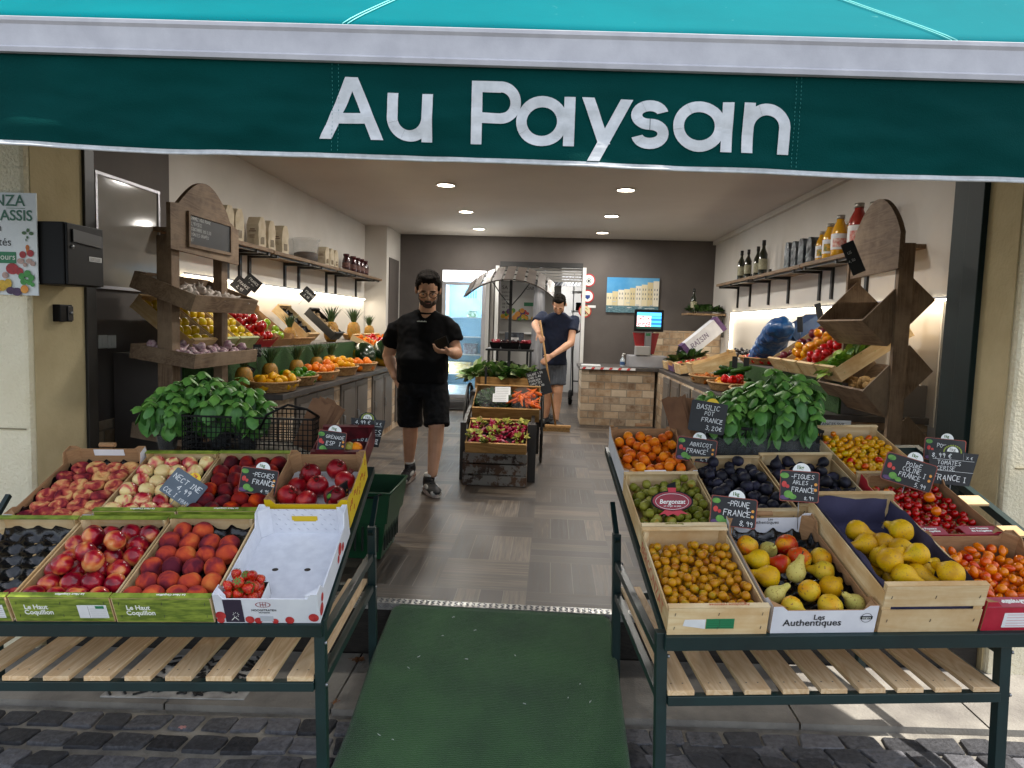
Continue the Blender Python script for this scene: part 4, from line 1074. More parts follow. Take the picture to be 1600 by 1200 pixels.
# ================================================= RIGHT TABLE
R_ = random.Random(23)
c = wood_crate('fruit_crate', 'wooden crate of small golden mirabelle plums, front left of the right table', CM(TR, -.006, .0), .302, .44, .1)
fruits('mirabelle', 'plum', 'small golden mirabelle plum in the front wooden crate', 'mirabelle plums in the wooden crate', FR['mira'], c.matrix_world, pack(195, .290, .40, .0142, R_, .02, 16, (.006, .006)), .0142, R_)
fp = [q for q in c.children if q.name.startswith('front_panel')][0]
mb = MB(); mb.box(.115, -.0012, .022, .200, -.0004, .058); mb.build('green_label', M_sgreen, fp)
mb = MB()
for k in range(4): mb.box(.118, -.0016, .027 + k * .008, .197, -.0013, .0275 + k * .008)
mb.box(.155, -.0016, .024, .1555, -.0013, .056); mb.build('label_lines', M_inkk, fp)
mb = MB(); mb.prism([(.045, .034), (.113, .022), (.113, .056), (.05, .056)], .0005, .0014, FACE); mb.build('white_label', M_paper, fp)
M_redink = mat('red_ink', '#b5573c', rough=.7)
text('strip_lettering', 'Agriculture raisonnee', .014, M_redink, fp, Matrix.Translation((.245, .004, .1006)) @ Euler((0, 0, pi)).to_matrix().to_4x4() @ Matrix.Translation((0, -.012, 0)), ext=.0002)
sp_ = [q for q in c.children if q.name.startswith('side_panel')][0]
text('side_lettering', 'BERGONZAT', .06, M_redink, sp_, Matrix(((0, 0, -1, -.0006), (-1, 0, 0, .42), (0, 1, 0, .018), (0, 0, 0, 1))), ext=.0002)
c = carton('fruit_crate', 'white cardboard box of red and yellow pears with black lettering on its front', CM(TR, .308, .002), .318, .50, .098, M_cardw, M_card, low=.84, back_h=.115, side_h=.075, tab=.045, back_in=M_cardw)
tag(black_tray(c, .318, .50), 'black moulded tray under the mixed pears in the white box', 'fruit tray')
fp = [q for q in c.children if q.name.startswith('front_panel')][0]
text('lettering', 'Les', .026, M_inkk, fp, Matrix.Translation((.125, -.0012, .050)) @ FACE, bold=.0003, ext=.0003)
text('lettering', 'Authentiques', .033, M_inkk, fp, Matrix.Translation((.035, -.0012, .028)) @ FACE, bold=.0003, ext=.0003)
mb = MB(); 
for p in ringpoly(.286, .055, .017, .0155, 0, 2 * pi, 24): mb.flat(p, FACE, .0012)
mb.box(.268, -.0018, .050, .304, -.0008, .061); mb.build('apple_logo', M_inkk, fp)
text('logo_lettering', 'vergers', .009, M_ink, fp, Matrix.Translation((.272, -.0019, .053)) @ FACE, ext=.0002)
bp = [q for q in c.children if q.name.startswith('back_panel')][0]
text('lettering', 'Les', .014, M_inkk, bp, Matrix.Translation((.16, .0048, .088)) @ Matrix(((-1, 0, 0, 0), (0, 0, 1, 0), (0, 1, 0, 0), (0, 0, 0, 1))), ext=.0002)
text('lettering', 'Authentiques', .019, M_inkk, bp, Matrix.Translation((.22, .0048, .074)) @ Matrix(((-1, 0, 0, 0), (0, 0, 1, 0), (0, 1, 0, 0), (0, 0, 0, 1))), ext=.0002)
mb = MB(); mb.tube([(.11, .495, .118), (.17, .495, .118)], .009, 10); mb.build('rolled_flap', M_card, c)
kinds = ['rpear2', 'gpear', 'rpear2', 'pear', 'rpear', 'rpear2', 'gpear', 'rpear', 'pear', 'rpear2', 'gpear', 'rpear', 'pear', 'rpear', 'rpear2', 'gpear']
pts = [(.05, .38, .055, .036), (.12, .36, .055, .035), (.19, .385, .055, .036), (.05, .30, .055, .035), (.12, .28, .055, .034), (.20, .30, .06, .036), (.16, .22, .075, .035), (.245, .235, .055, .036),
       (.05, .21, .055, .036), (.28, .31, .05, .035), (.06, .12, .055, .034), (.17, .13, .06, .036), (.25, .15, .06, .035), (.09, .05, .05, .035), (.20, .055, .055, .035), (.28, .075, .055, .034)]
for i, (kd, p) in enumerate(zip(kinds, pts)):
    fruits('pear', 'pear', 'blushed red and yellow pear in the white lettered box' if kd[0] == 'r' else 'plain yellow pear in the white lettered box', 'red pears in the white box' if kd[0] == 'r' else 'yellow pears in the white box', FR[kd], c.matrix_world, [p], .036, R_,
           'side' if kd != 'gpear' else 'up', [('stem', PSTEM)] if kd != 'rpear2' else None)
# pears on purple paper
M_purple = mat('purple_paper', '#45425f', '#3a3752', rough=.85, scale=9, bump=.15, bscale=20)
c = wood_crate('fruit_crate', 'deep two slat wooden crate lined with purple paper, full of yellow pears', CM(TR, .638, .002), .305, .56, .17, slats=True, side=.82)
mb = MB(); w_, l_, h_ = .291, .546, .15
def liner(t_, k):   # crumpled sheet following floor and walls
    pass
NXp, NYp = 26, 40; gl = []
for i in range(NXp + 1):
    row = []
    for j in range(NYp + 1):
        u = i / NXp * 2 - 1; v = j / NYp * 2 - 1
        au, av = min(1, abs(u) / .62), min(1, abs(v) / .74)
        x = .152 + math.copysign(au * (w_ / 2 - .004), u); y = .28 + math.copysign(av * (l_ / 2 - .004), v)
        zz = max(0, (abs(u) - .62) / .38) ; zv = max(0, (abs(v) - .74) / .26) 
        z = .012 + max(zz, zv) * (.135 + .02 * noise.noise(V((x * 9, y * 9, 0)))); q = noise.noise(V((x * 14, y * 14, z * 20))) * .012
        if v < -.9: z = min(z, .12)
        s = 1 if max(zz, zv) > 0 else .4
        row.append(mb.bm.verts.new((min(max(x - math.copysign(abs(q) * s, u) * .8, .0075), .297), min(max(y - math.copysign(abs(q) * s, v) * .8, .0075), .552), z + q * .4 + .003)))
    gl.append(row)
for i in range(NXp):
    for j in range(NYp): mb.bm.faces.new((gl[i][j], gl[i + 1][j], gl[i + 1][j + 1], gl[i][j + 1])).smooth = True
o = tag(mb.build('paper_liner', M_purple), 'crumpled purple paper lining the deep wooden pear crate', 'paper liner'); o.matrix_world = c.matrix_world.copy()
pts = pack(21, .24, .40, .037, R_, .03, 26, (.03, .03), area=lambda x, y: y < .36)
fruits('pear', 'pear', 'large yellow pear on purple paper in the deep wooden crate', 'yellow pears on purple paper', FR['pear'], c.matrix_world, pts, .037, R_, 'side', [('stem', PSTEM)])
# orange tomatoes
M_pinkcard = mat('pink_card', '#a84a58', '#9c4250', rough=.6, scale=20); M_red2 = mat('crimson_card', '#a3142b', '#b21d35', rough=.45, scale=20)
c = carton('fruit_crate', 'crimson cardboard box of orange cherry tomatoes at the front right end', CM(TR, .955, .004), .33, .375, .105, M_red2, M_card, low=.8, tab=.05, back_h=.115)
fp = [q for q in c.children if q.name.startswith('front_panel')][0]
mb = MB(); mb.box(.06, -.0012, .012, .27, -.0004, .065); lb = mb.build('white_label', M_paper, fp)
mb = MB()
for k in range(5): mb.box(.07, -.0018, .018 + k * .010, .20, -.0013, .0188 + k * .010)
mb.build('label_lines', mat('red_line', '#c04a55', rough=.6), lb)
mb = MB(); mb.box(.002, -.001, .0855, .31, .045, .0885, bev=.0005); st = mb.build('pink_flap', M_pinkcard, fp)
text('lettering', 'Les Paysans', .016, M_ink, st, T(.10, .030, .0892, pi), bold=.0006, ext=.0002, align='CENTER'); text('lettering', 'de Rougeline', .016, M_ink, st, T(.10, .012, .0892, pi) @ T(0, -.012, 0), bold=.0006, ext=.0002, align='CENTER')
fruits('orange_tomato', 'orange tomato', 'orange cherry tomato in the crimson cardboard box', 'orange cherry tomatoes in the crimson box', lambda r: FR['otom'] if r.random() < .6 else FR['otom2'], c.matrix_world, pack(150, .31, .35, .0160, R_, .012, 14, (.008, .008)), .0160, R_, None)
# greengages
c = wood_crate('fruit_crate', 'wooden crate of dusty green plums behind the golden mirabelles', CM(TR, -.002, .45), .302, .41, .1)
fruits('greengage', 'plum', 'dusty green plum in the second row wooden crate', 'greengage plums in the wooden crate', FR['green'], c.matrix_world, pack(112, .290, .385, .0178, R_, .02, 14, (.006, .006)), .0178, R_)
fp = [q for q in c.children if q.name.startswith('front_panel')][0]
text('strip_lettering', 'Bergonzat', .016, mat('olive_ink', '#8a8430', rough=.7), fp, Matrix.Translation((.15, .004, .1006)) @ Euler((0, 0, pi)).to_matrix().to_4x4() @ Matrix.Translation((0, -.012, 0)), bold=.0004, ext=.0002)
c = wood_crate('fruit_crate', 'wooden crate of dark blue plums behind the white pear box', CM(TR, .306, .545), .295, .455, .1)
fruits('plum', 'plum', 'dark blue plum in the wooden crate behind the white pear box', 'dark plums in the wooden crate', FR['plum'], c.matrix_world, pack(72, .282, .43, .0225, R_, .022, 14, (.007, .007)), .0215, R_)
c = wood_crate('fruit_crate', 'wooden crate of dark purple figs behind the purple lined pear crate', CM(TR, .612, .575), .315, .45, .1)
fruits('fig', 'fig', 'dark purple fig in the wooden crate behind the purple lined crate', 'dark figs in the wooden crate', FR['fig'], c.matrix_world, pack(50, .30, .43, .0235, R_, .02, 14, (.007, .007)), .0225, R_)
c = carton('fruit_crate', 'cardboard box with pink flaps full of shiny red cherry tomatoes', CM(TR, .955, .392), .31, .42, .10, M_red2, M_card, low=.9, tab=.04, back_h=.11)
for x0, x1 in ((.0, .115), (.175, .31)):
    mb = MB(); mb.box(x0, -.002, .0895, x1, .05, .092, bev=.0005); st = mb.build('pink_flap', M_pinkcard, c)
    text('lettering', 'Les Paysans', .014, M_ink, st, T((x0 + x1) / 2, .030, .0926), bold=.0006, ext=.0002, align='CENTER'); text('lettering', 'de Rougeline', .014, M_ink, st, T((x0 + x1) / 2, .014, .0926), bold=.0006, ext=.0002, align='CENTER')
fruits('cherry_tomato', 'tomato', 'shiny red cherry tomato in the box with pink flaps', 'red cherry tomatoes in the pink flapped box', FR['rtom'], c.matrix_world, pack(175, .295, .40, .0142, R_, .02, 14, (.007, .007)), .0142, R_, 'up', [('calyx', TCAL)])
fruits('orange_tomato', 'orange tomato', 'orange tomato lying among the red cherry tomatoes', 'odd orange tomatoes among the red ones', FR['otom'], c.matrix_world, [(.20, .27, .083, .020), (.17, .17, .082, .018), (.05, .30, .085, .016)], .0165, R_)
c = carton('fruit_crate', 'white cardboard crate of apricots at the rear left of the right table', CM(TR, .0, .868), .305, .425, .10, M_cardw, M_card, low=.84, tab=.03, back_h=.115, side_h=.092)
fruits('apricot', 'apricot', 'ripe orange apricot in the white cardboard crate', 'apricots in the white cardboard crate', FR['apri'], c.matrix_world, pack(58, .29, .40, .0225, R_, .02, 14, (.007, .007)), .0225, R_)
mb = MB(); mb.tube([(.12, .42, .118), (.19, .42, .118)], .008, 10); mb.build('rolled_flap', M_card, c)
mb = MB(); mb.box(.09, .006, .0835, .18, .03, .086); mb.build('front_flap', M_cardw, c)
c = wood_crate('fruit_crate', 'wooden crate of small yellow tomatoes at the rear right of the right table', CM(TR, .955, .83), .312, .48, .1)
fruits('plum_tomato', 'plum tomato', 'small yellow plum tomato in the rear wooden crate', 'yellow plum tomatoes in the wooden crate', FR['ytom'], c.matrix_world, pack(210, .298, .45, .0138, R_, .022, 12, (.007, .007)), .0134, R_)

# ============================================================ carpet on the ramp
M_carp = NT('green_carpet'); co = M_carp.coords()
f = M_carp.noise(co, 330, 3, .7); f2 = M_carp.noise(co, 3.2, 5, .6)
wv = M_carp.n('TexWave', bands_direction='Y'); wv.inputs['Scale'].default_value = 38; wv.inputs['Distortion'].default_value = 2.5; wv.inputs['Detail'].default_value = 3; M_carp.l(co, wv.inputs['Vector'])
ff = M_carp.math('ADD', M_carp.math('MULTIPLY', f, .8), M_carp.math('MULTIPLY', f2, .62))
c_ = M_carp.ramp(ff, [(.42, H('#06220a')), (.6, H('#0d3a12')), (.9, H('#33602c'))]); M_carp.color(c_); M_carp.set(Roughness=.95); M_carp.b.inputs['Specular IOR Level'].default_value = .15
M_carp.b.inputs['Sheen Weight'].default_value = .25
M_carp.bump(M_carp.math('ADD', f, M_carp.math('MULTIPLY', wv.outputs[1], .12)), .8, .006)
rp = thing('ramp', 'wooden ramp covered with worn dark green carpet leading up into the shop', 'ramp', (-.2, 2.7, -.2)); RI = Matrix.Translation((.2, -2.7, .2))
def rz(y):
    y0, y1 = 2.25, 3.235
    if y < y0: return gz(-.2) + .018
    t_ = (y - y0) / (y1 - y0); return gz(-.2) + .018 + t_ * (.0 - gz(-.2) - .022) 
mb = MB(); NX, NY = 60, 90; g = []
for i in range(NX + 1):
    row = []
    for j in range(NY + 1):
        v = j / NY; y = .9 + (3.245 - .9) * v; u = i / NX
        x0, x1 = -.735 + .03 * v - .01, .345 - .035 * (v) + .02
        if v > .99: x0 += .03; x1 -= .03
        x = x0 + (x1 - x0) * u
        z = rz(y) + .006 * noise.noise(V((x * 3, y * 3, 0))) + .004
        if u in (0, 1): z -= .012; x += (.006 if u == 0 else -.006)
        row.append(mb.bm.verts.new((x + .01 * noise.noise(V((0 if u < .5 else 5, y * 2.2, 0))), y, z)))
    g.append(row)
for i in range(NX):
    for j in range(NY): mb.bm.faces.new((g[i][j], g[i + 1][j], g[i + 1][j + 1], g[i][j + 1])).smooth = True
o = mb.build('carpet', M_carp.m, rp, RI); sm = o.modifiers.new('s', 'SOLIDIFY'); sm.thickness = .006; sm.offset = -1
mb = MB(); mb.prism([(2.26, rz(2.26) - .022), (3.235, rz(3.235) - .014), (3.235, -.24), (2.26, -.24)], -.69, .30, Matrix(((0, 0, 1, 0), (1, 0, 0, 0), (0, 1, 0, 0), (0, 0, 0, 1)))); mb.build('ramp_board', woodmat('ramp_wood', '#2a241e', '#3a332b', axis=0), rp, RI)
R2 = random.Random(8)
for k in range(14):
    x, y = R2.uniform(-.6, .25), R2.uniform(2.2, 3.2); mb = MB(); a = R2.uniform(0, 6); L = R2.uniform(.003, .009)
    mb.tube([(-L, 0, 0), (0, L * .3, .001), (L, 0, 0)], .0011, 4); o = mb.build('crumb', M_paper, label='tiny white scrap of litter on the green carpet', cat='litter', group='white scraps on the green carpet')
    o.matrix_world = T(x, y, rz(y) + .009, a)
# dry leaves
M_leafd = mat('dry_leaf', '#8a5a34', '#5e3d24', rough=.8, scale=30)
def dry_leaf(u, v, Z, s, rot, label, m=M_leafd):
    p = at(u, v, Z=Z); mb = MB(); R2 = random.Random(int(u)); P = []
    for k in range(22):
        a = k * 2 * pi / 22; r = s * (.55 + .45 * abs(sin(a * 2.5 + .3))) * R2.uniform(.85, 1.1); P.append(V((r * cos(a), r * sin(a) * .8, s * .35 * abs(noise.noise(V((cos(a) * 2, sin(a) * 2, u))))) ))
    c0 = mb.bm.verts.new((0, 0, .002)); vs = [mb.bm.verts.new(q) for q in P]
    for k in range(22): mb.bm.faces.new((c0, vs[k], vs[(k + 1) % 22]))
    mb.tube([(0, 0, .002), (-s * .7, s * .3, .004), (-s * 1.3, s * .2, .008)], .0012, 4)
    o = mb.build('dry_leaf', m, label=label, cat='leaf'); o.matrix_world = T(p.x, p.y, Z + .004, rot); sm = o.modifiers.new('s', 'SOLIDIFY'); sm.thickness = .0012
dry_leaf(560, 1032, gz(-.8) + .026, .035, .4, 'curled brown plane leaf on the pavement left of the carpet')
dry_leaf(1288, 1126, gz(1.1) + .012, .035, 2.2, 'folded brown dry leaf on the cobbles under the right table')
dry_leaf(525, 1098, gz(-.7) + .012, .022, 1.2, 'small dark dry leaf at the pavement edge near the left table leg')
dry_leaf(285, 1138, gz(-1.2) + .012, .016, 3, 'small pinkish leaf scrap on the cobbles below the left table', mat('pink_leaf', '#c08a84', rough=.8))
# ============================================================ basil
M_basil = NT('basil_leaf'); co = M_basil.coords(rnd=True)
at_ = M_basil.n('Attribute', attribute_name='rnd'); nz = M_basil.noise(co, 40, 3)
M_basil.color(M_basil.ramp(M_basil.math('ADD', M_basil.math('MULTIPLY', at_.outputs['Fac'], .6), M_basil.math('MULTIPLY', nz, .45)), [(.2, H('#33602e')), (.5, H('#4c8038')), (.8, H('#74a648')), (.95, H('#a4cc62'))]))
M_basil.set(Roughness=.48); M_basil.b.inputs['Specular IOR Level'].default_value = .4; M_basil.bump(nz, .2, .004); M_basil = M_basil.m
M_gstem = mat('green_stem', '#4f7a34', '#3c6329', rough=.6, scale=20)
def leaf(bm, M, L, w=.62, nu=6, nv=4, curl=.5, la=None, val=.5, cup=.35):
    g = []
    for i in range(nu + 1):
        u = i / nu; ww = w * .5 * (sin(pi * min(1, u ** .85)) ** .6 if 0 < u < 1 else 0.02)
        row = []
        for j in range(nv + 1):
            v = (j / nv - .5) * 2
            y = v * ww; z = -curl * u * u * .5 + .12 * u - cup * ww * v * v + .05 * abs(v) * sin(u * 9) * ww * 2 - (.03 if j == nv // 2 else 0)
            row.append(bm.verts.new(M @ V((u * L, y * L, z * L))))
        g.append(row)
    for i in range(nu):
        for j in range(nv):
            f = bm.faces.new((g[i][j], g[i + 1][j], g[i + 1][j + 1], g[i][j + 1])); f.smooth = True
            if la: f[la] = val
def leafmesh(bm, la, name):
    bm.faces.ensure_lookup_table(); vals = [f[la] for f in bm.faces]; me = bpy.data.meshes.new(name); bm.to_mesh(me); bm.free()
    a = me.attributes.new('rnd', 'FLOAT', 'FACE')
    for i, v in enumerate(vals): a.data[i].value = v
    return me
def basil_meshes(seed, H_=.25, R_b=.045, R_t=.14, ns=15):
    rg = random.Random(seed); bm = bmesh.new(); la = bm.faces.layers.float.new('r_'); st = MB()
    for s in range(ns):
        a = s * 2.399 + rg.uniform(-.3, .3); q = math.sqrt((s + .5) / ns)
        b = V((R_b * q * cos(a), R_b * q * sin(a), 0)); tp = V((R_t * q * cos(a), R_t * q * sin(a), H_ * (1.05 - .35 * q * q) * rg.uniform(.85, 1.1)))
        mid = b.lerp(tp, .5) + V((0, 0, .02)); pts = [b, mid, tp]; st.tube(pts, [.0028, .0024, .0016], 5)
        n_nodes = 4
        for k in range(n_nodes):
            t_ = .45 + .55 * k / (n_nodes - 1); p = b.lerp(tp, t_) + V((0, 0, .02 * sin(pi * t_)))
            L = (.088, .094, .082, .052)[k] * rg.uniform(.8, 1.15); a0 = a + k * pi / 2 + rg.uniform(-.3, .3)
            for d in ((0, pi) if k < 3 else (0, pi / 2, pi, 3 * pi / 2)):
                dirz = Euler((rg.uniform(-.35, .35), (1.25, 1.05, .75, .1)[k] + rg.uniform(-.25, .3) + .25 * q, a0 + d)).to_matrix().to_4x4()
                leaf(bm, Matrix.Translation(p) @ dirz, L, curl=rg.uniform(.7, 1.3), la=la, val=rg.random() * .55 + (.45 if k == 3 else .1), w=rg.uniform(.68, .80), cup=.32)
    return leafmesh(bm, la, 'basil_foliage'), st.mesh('basil_stems')
BAS = [basil_meshes(s) for s in (1, 2, 3)]
for f, s in BAS: f.materials.append(M_basil); s.materials.append(M_gstem)
M_film = NT('clear_film'); M_film.set(Roughness=.2, Alpha=.06); M_film.color(H('#cfd6d6')); M_film.b.inputs['Specular IOR Level'].default_value = .8
co = M_film.coords(rnd=True); M_film.bump(M_film.noise(co, 22, 3, .6, 1.5), .9, .02); M_film = M_film.m
mb = MB(); mb.lathe([(.045, 0), (.058, .06), (.082, .13), (.095, .15)], 18, cap=False); SLEEVE = mb.mesh('sleeve'); SLEEVE.materials.append(M_film)
mb = MB(); mb.lathe([(0, 0), (.042, 0), (.052, .07), (.054, .072), (.048, .072), (.046, .062), (0, .062)], 18, cap=False); POT = mb.mesh('pot'); POT.materials.append(mat('pot_black', '#171615', rough=.6))
bi = [0]
def basil(p, rz, s, label, group):
    t = thing('basil_plant', label, 'basil plant', T(p[0], p[1], p[2], rz, 0, 0, s), group); f, st = BAS[bi[0] % 3]; bi[0] += 1
    obj('foliage', f, None, t, T(0, 0, .05)); obj('stems', st, None, t, T(0, 0, .05)); obj('plastic_sleeve', SLEEVE, None, t); obj('pot', POT, None, t)
rg = random.Random(5)
for i, (u, v, Y, s) in enumerate([(262, 668, 3.22, .9), (300, 664, 3.28, 1.0), (345, 664, 3.26, 1.02), (388, 668, 3.22, .88), (322, 652, 3.42, 1.0), (275, 655, 3.40, .85), (372, 652, 3.40, .92)]):
    p = at(u, v, Y=Y); basil((p.x, p.y, p.z - .10), rg.uniform(0, 6), s, 'bushy green basil plant in a clear sleeve in the left black basket', 'basil plants in the left basket')
for i, (u, v, Y, s) in enumerate([(1098, 672, 3.40, .82), (1140, 676, 3.36, .95), (1185, 676, 3.34, 1.0), (1232, 674, 3.34, 1.02), (1162, 655, 3.52, 1.0), (1210, 650, 3.52, 1.08), (1248, 650, 3.50, .98), (1115, 655, 3.54, .85)]):
    p = at(u, v, Y=Y); basil((p.x, p.y, p.z - .12), rg.uniform(0, 6), s, 'bushy green basil plant in a clear sleeve in the right black crate', 'basil plants in the right crate')
# lattice baskets
def lattice_box(mb, w, l, h, st=.022, bw=.004, slope=0):
    for (a, b, L) in (((0, 0), (1, 0), w), ((0, l), (1, 0), w), ((0, 0), (0, 1), l), ((w, 0), (0, 1), l)):
        n = int(L / st)
        for k in range(n + 1):
            x, y = a[0] + b[0] * L * k / n, a[1] + b[1] * L * k / n; mb.bar((x, y, 0), (x, y, h), bw, bw, (b[0], b[1], 0))
        m_ = int(h / st)
        for k in range(m_ + 1):
            z = h * k / m_; e = (a[0] + b[0] * L, a[1] + b[1] * L); mb.bar((a[0], a[1], z), (e[0], e[1], z), bw if 0 < k < m_ else bw * 3, bw if 0 < k < m_ else bw * 2)
    mb.box(0, 0, -.002, w, l, .0)
p = at(285, 700, Y=3.12)
t = thing('basket', 'black plastic lattice shopping basket holding the left basil plants', 'basket', T(p.x, 3.12, p.z - .02, .03))
mb = MB(); lattice_box(mb, .60, .36, .17); mb.build('lattice_body', M_blackpl, t)
mb = MB(); mb.tube([(.36, -.01, .12), (.40, -.03, .19), (.50, -.04, .24), (.58, -.02, .22), (.6, .1, .17)], .006, 6); mb.build('handle', M_blackpl, t)
p = at(1068, 706, Y=3.30)
t = thing('basket', 'black plastic crate under the right basil plants wrapped in crinkled film', 'basket', T(p.x, 3.30, p.z - .03, -.02))
mb = MB(); lattice_box(mb, .62, .36, .15, .03, .006); mb.box(.004, .004, .004, .616, .012, .13); mb.build('lattice_body', M_blackpl, t)
mb = MB(); N1, N2 = 60, 10; g = []
for i in range(N1 + 1):
    row = []
    for j in range(N2 + 1):
        x = -.02 + .66 * i / N1; s = j / N2; q = noise.noise(V((x * 16, s * 2.2, 1))) * .028 + noise.noise(V((x * 45, s * 5, 4))) * .008
        row.append(mb.bm.verts.new((x, -.03 - .03 * sin(s * pi) + q, .11 - s * .13 + q * .5)))
    g.append(row)
for i in range(N1):
    for j in range(N2): mb.bm.faces.new((g[i][j], g[i + 1][j], g[i + 1][j + 1], g[i][j + 1])).smooth = True
mb.build('film_wrap', M_film, t)
# brown paper bags tucked at the baskets
M_kraft = mat('kraft_paper', '#7d5a3f', '#674832', rough=.85, scale=10, bump=.15)
def paper_bags(label, u, v, Y, lean, n, hgt, dx, roll, yaw=0):
    p = at(u, v, Y=Y); t = thing('paper_bag_stack', label, 'paper bags', T(p.x, p.y, p.z, yaw)); rg = random.Random(n)
    for k in range(n):
        mb = MB(); w = .085
        zz = [(0, 0), (w, 0), (w + rg.uniform(-.005, .01), hgt * rg.uniform(.92, 1.0)), (w * .66, hgt * rg.uniform(.9, .97)), (w * .33, hgt * rg.uniform(.93, 1)), (rg.uniform(-.01, .005), hgt * rg.uniform(.92, 1))]
        mb.prism(zz, 0, .0025, FACE); mb.build('paper_bag', M_kraft, t, T(k * dx, k * .004, 0, 0, lean + k * .008, roll + k * .012))
paper_bags('stack of folded brown paper bags leaning out of the left basket', 457, 694, 3.2, -.05, 8, .25, .006, .42, .2)
paper_bags('stack of folded brown paper bags beside the right basil crate', 1058, 705, 3.30, .05, 9, .26, .0035, -.30, -.5)

# ============================================================ price signs
M_slate = mat('chalkboard', '#16181b', '#1f2226', rough=.6, scale=9); M_slateg = mat('grey_slate', '#4a5560', '#5b6670', rough=.7, scale=9)
M_chalk = mat('chalk_white', '#dfe2e2', rough=.9); M_disc = mat('disc_white', '#e8ebe8', rough=.5); M_discy = mat('disc_yellow', '#e8c21e', rough=.5)
M_pgreen = mat('print_green', '#3f7a32', '#6aa33e', rough=.5, scale=40); M_pred = mat('print_red2', '#b51f28', '#d0473c', rough=.5, scale=40); M_ppur = mat('print_purple', '#4a2f5c', '#5e3d70', rough=.5, scale=30); M_porange = mat('print_orange', '#dd8a2a', '#e5a544', rough=.5, scale=30)
M_brd = mat('print_border', '#7d3328', '#9c4a38', rough=.5, scale=30); M_gtxt = mat('green_ink', '#3c6b24', rough=.5)
SG = random.Random(77)
def circ(mb, x, z, r, y=.0, n=16, half=False, sx=1, M=None):
    a1 = pi if half else 2 * pi; P = [(x + r * sx * cos(a1 * k / n), z + r * sin(a1 * k / n)) for k in range(n + (1 if half else 0))]
    mb.prism(P, y, y + .0008, M or FACE); return mb
def sign(label, u, v, Y, wpx, hpx, lines, yaw=0, roll=0, tilt=-.15, style='photo', disc='1kg', stake=.1, name='price_sign'):
    w, h = wpx / FPX * Y, hpx / FPX * Y; p = at(u, v, Y=Y)
    t = thing(name, label, 'price sign', T(p.x, p.y, p.z, yaw, tilt, roll))
    F2 = FACE
    body = M_slateg if style == 'grey' else M_slate
    if style in ('photo', 'grey', 'plain'):
        r = w * .05; P = []
        for cx, cz, a0 in ((w / 2 - r, h / 2 - r, 0), (-w / 2 + r, h / 2 - r, pi / 2), (-w / 2 + r, -h / 2 + r, pi), (w / 2 - r, -h / 2 + r, 1.5 * pi)):
            P += [(cx + r * cos(a0 + k * pi / 8), cz + r * sin(a0 + k * pi / 8)) for k in range(5)]
    elif style == 'crown': P = [(-w * .40, -h / 2), (w * .36, -h / 2), (w / 2, h * .34), (w * .24, h * .34), (w * .18, h * .46), (w * .06, h * .54), (-w * .10, h * .54), (-w * .22, h * .46), (-w * .28, h * .34), (-w / 2, h * .34)]
    MB().prism(P, -.0008, .0008, F2).build('board', body, t)
    z = .0012
    if style == 'photo':
        mb = MB()
        for a in range(len(P)):
            (x0, z0), (x1, z1) = P[a], P[(a + 1) % len(P)]; k = .965; kk = .95
            mb.flat([(x0, z0), (x1, z1), (x1 * k, z1 * kk), (x0 * k, z0 * kk)], F2, .0011)
        mb.build('border', M_brd, t)
        for m_, L in ((M_pgreen, [(-.42, .36, .09, 1.6), (-.30, -.30, .12, 1.2), (-.18, -.38, .08, 1.5)]), (M_pred, [(-.42, .05, .10, .8), (-.33, -.02, .06, 1)]), (M_ppur, [(-.40, -.42, .07, 2.2)]), (M_porange, [(.43, -.1, .05, 1), (.43, .1, .05, 1)])):
            mb = MB()
            for i, (a, b, r, sx) in enumerate(L): circ(mb, a * w * (.95 if a > 0 else .93), b * h * .9, r * h, .0013 + i * .0006, sx=sx)
            mb.build('printed_vegetables', m_, t)
        z = .0034
    if style == 'crown':
        mb = MB()
        for k in range(13): a = pi * k / 12; circ(mb, -.02 * w + w * .17 * cos(a), h * .34 + h * .16 * sin(a), h * .022, .001 + (k % 2) * .0003, 8)
        mb.build('leaf_garland', mat('garland', '#8a9a3a', rough=.6), t)
        mb = MB(); circ(mb, -.02 * w, h * .34, h * .135, .0012, 16, True, 1.05); d = mb.build('disc', M_disc, t)
        text('disc_lettering', '1kg', h * .12, M_inkk, t, Matrix.Translation((-.10 * w, -.0024, h * .36)) @ FACE, ext=.0002)
        mb = MB()
        for q in (.13, -.16): mb.box(-w * .40, -.0014, h * q, w * .42, -.001, h * q + .0012)
        mb.box(w * .2, -.0014, h * .14, w * .2014, -.001, h * .33); mb.build('ruled_line', M_chalk, t)
    mb = MB()
    for (s, x, y, hh) in lines: chalk(mb, s, x * w, y * h, hh * h * .84, z, rng=SG, w=max(.0008, hh * h * .095), M=F2)
    if lines: mb.build('chalk_writing', M_chalk, t)
    if disc and style != 'crown':
        r = .27 * h if style != 'grey' else .2 * h; x = .05 * w; mb = MB(); circ(mb, x, h / 2 - .002, r, -.0035, 20, True, 1.05); d = mb.build('disc', M_discy if style == 'grey' else M_disc, t)
        text('disc_lettering', disc, r * .62, M_pred if style == 'grey' else M_gtxt, t, Matrix.Translation((x - r * .62, .0022, h / 2 + r * .22)) @ FACE, bold=.0004, ext=.0002)
    if stake: 
        mb = MB(); mb.tube([(0, .0025, -h * .2), (0, .0025, -h / 2 - stake)], .0014, 5); mb.build('stake', M_steel, t)
    return t
sign('tilted grey slate sign with a yellow disc on the pale nectarines', 287, 763, 2.55, 60, 46, [('NECT INE', -.42, .12, .22), ('4,99', -.15, -.16, .22), ('COL I', -.42, -.42, .18), ('FRANCE', .1, -.44, .14)], 0, .55, -.5, 'grey')
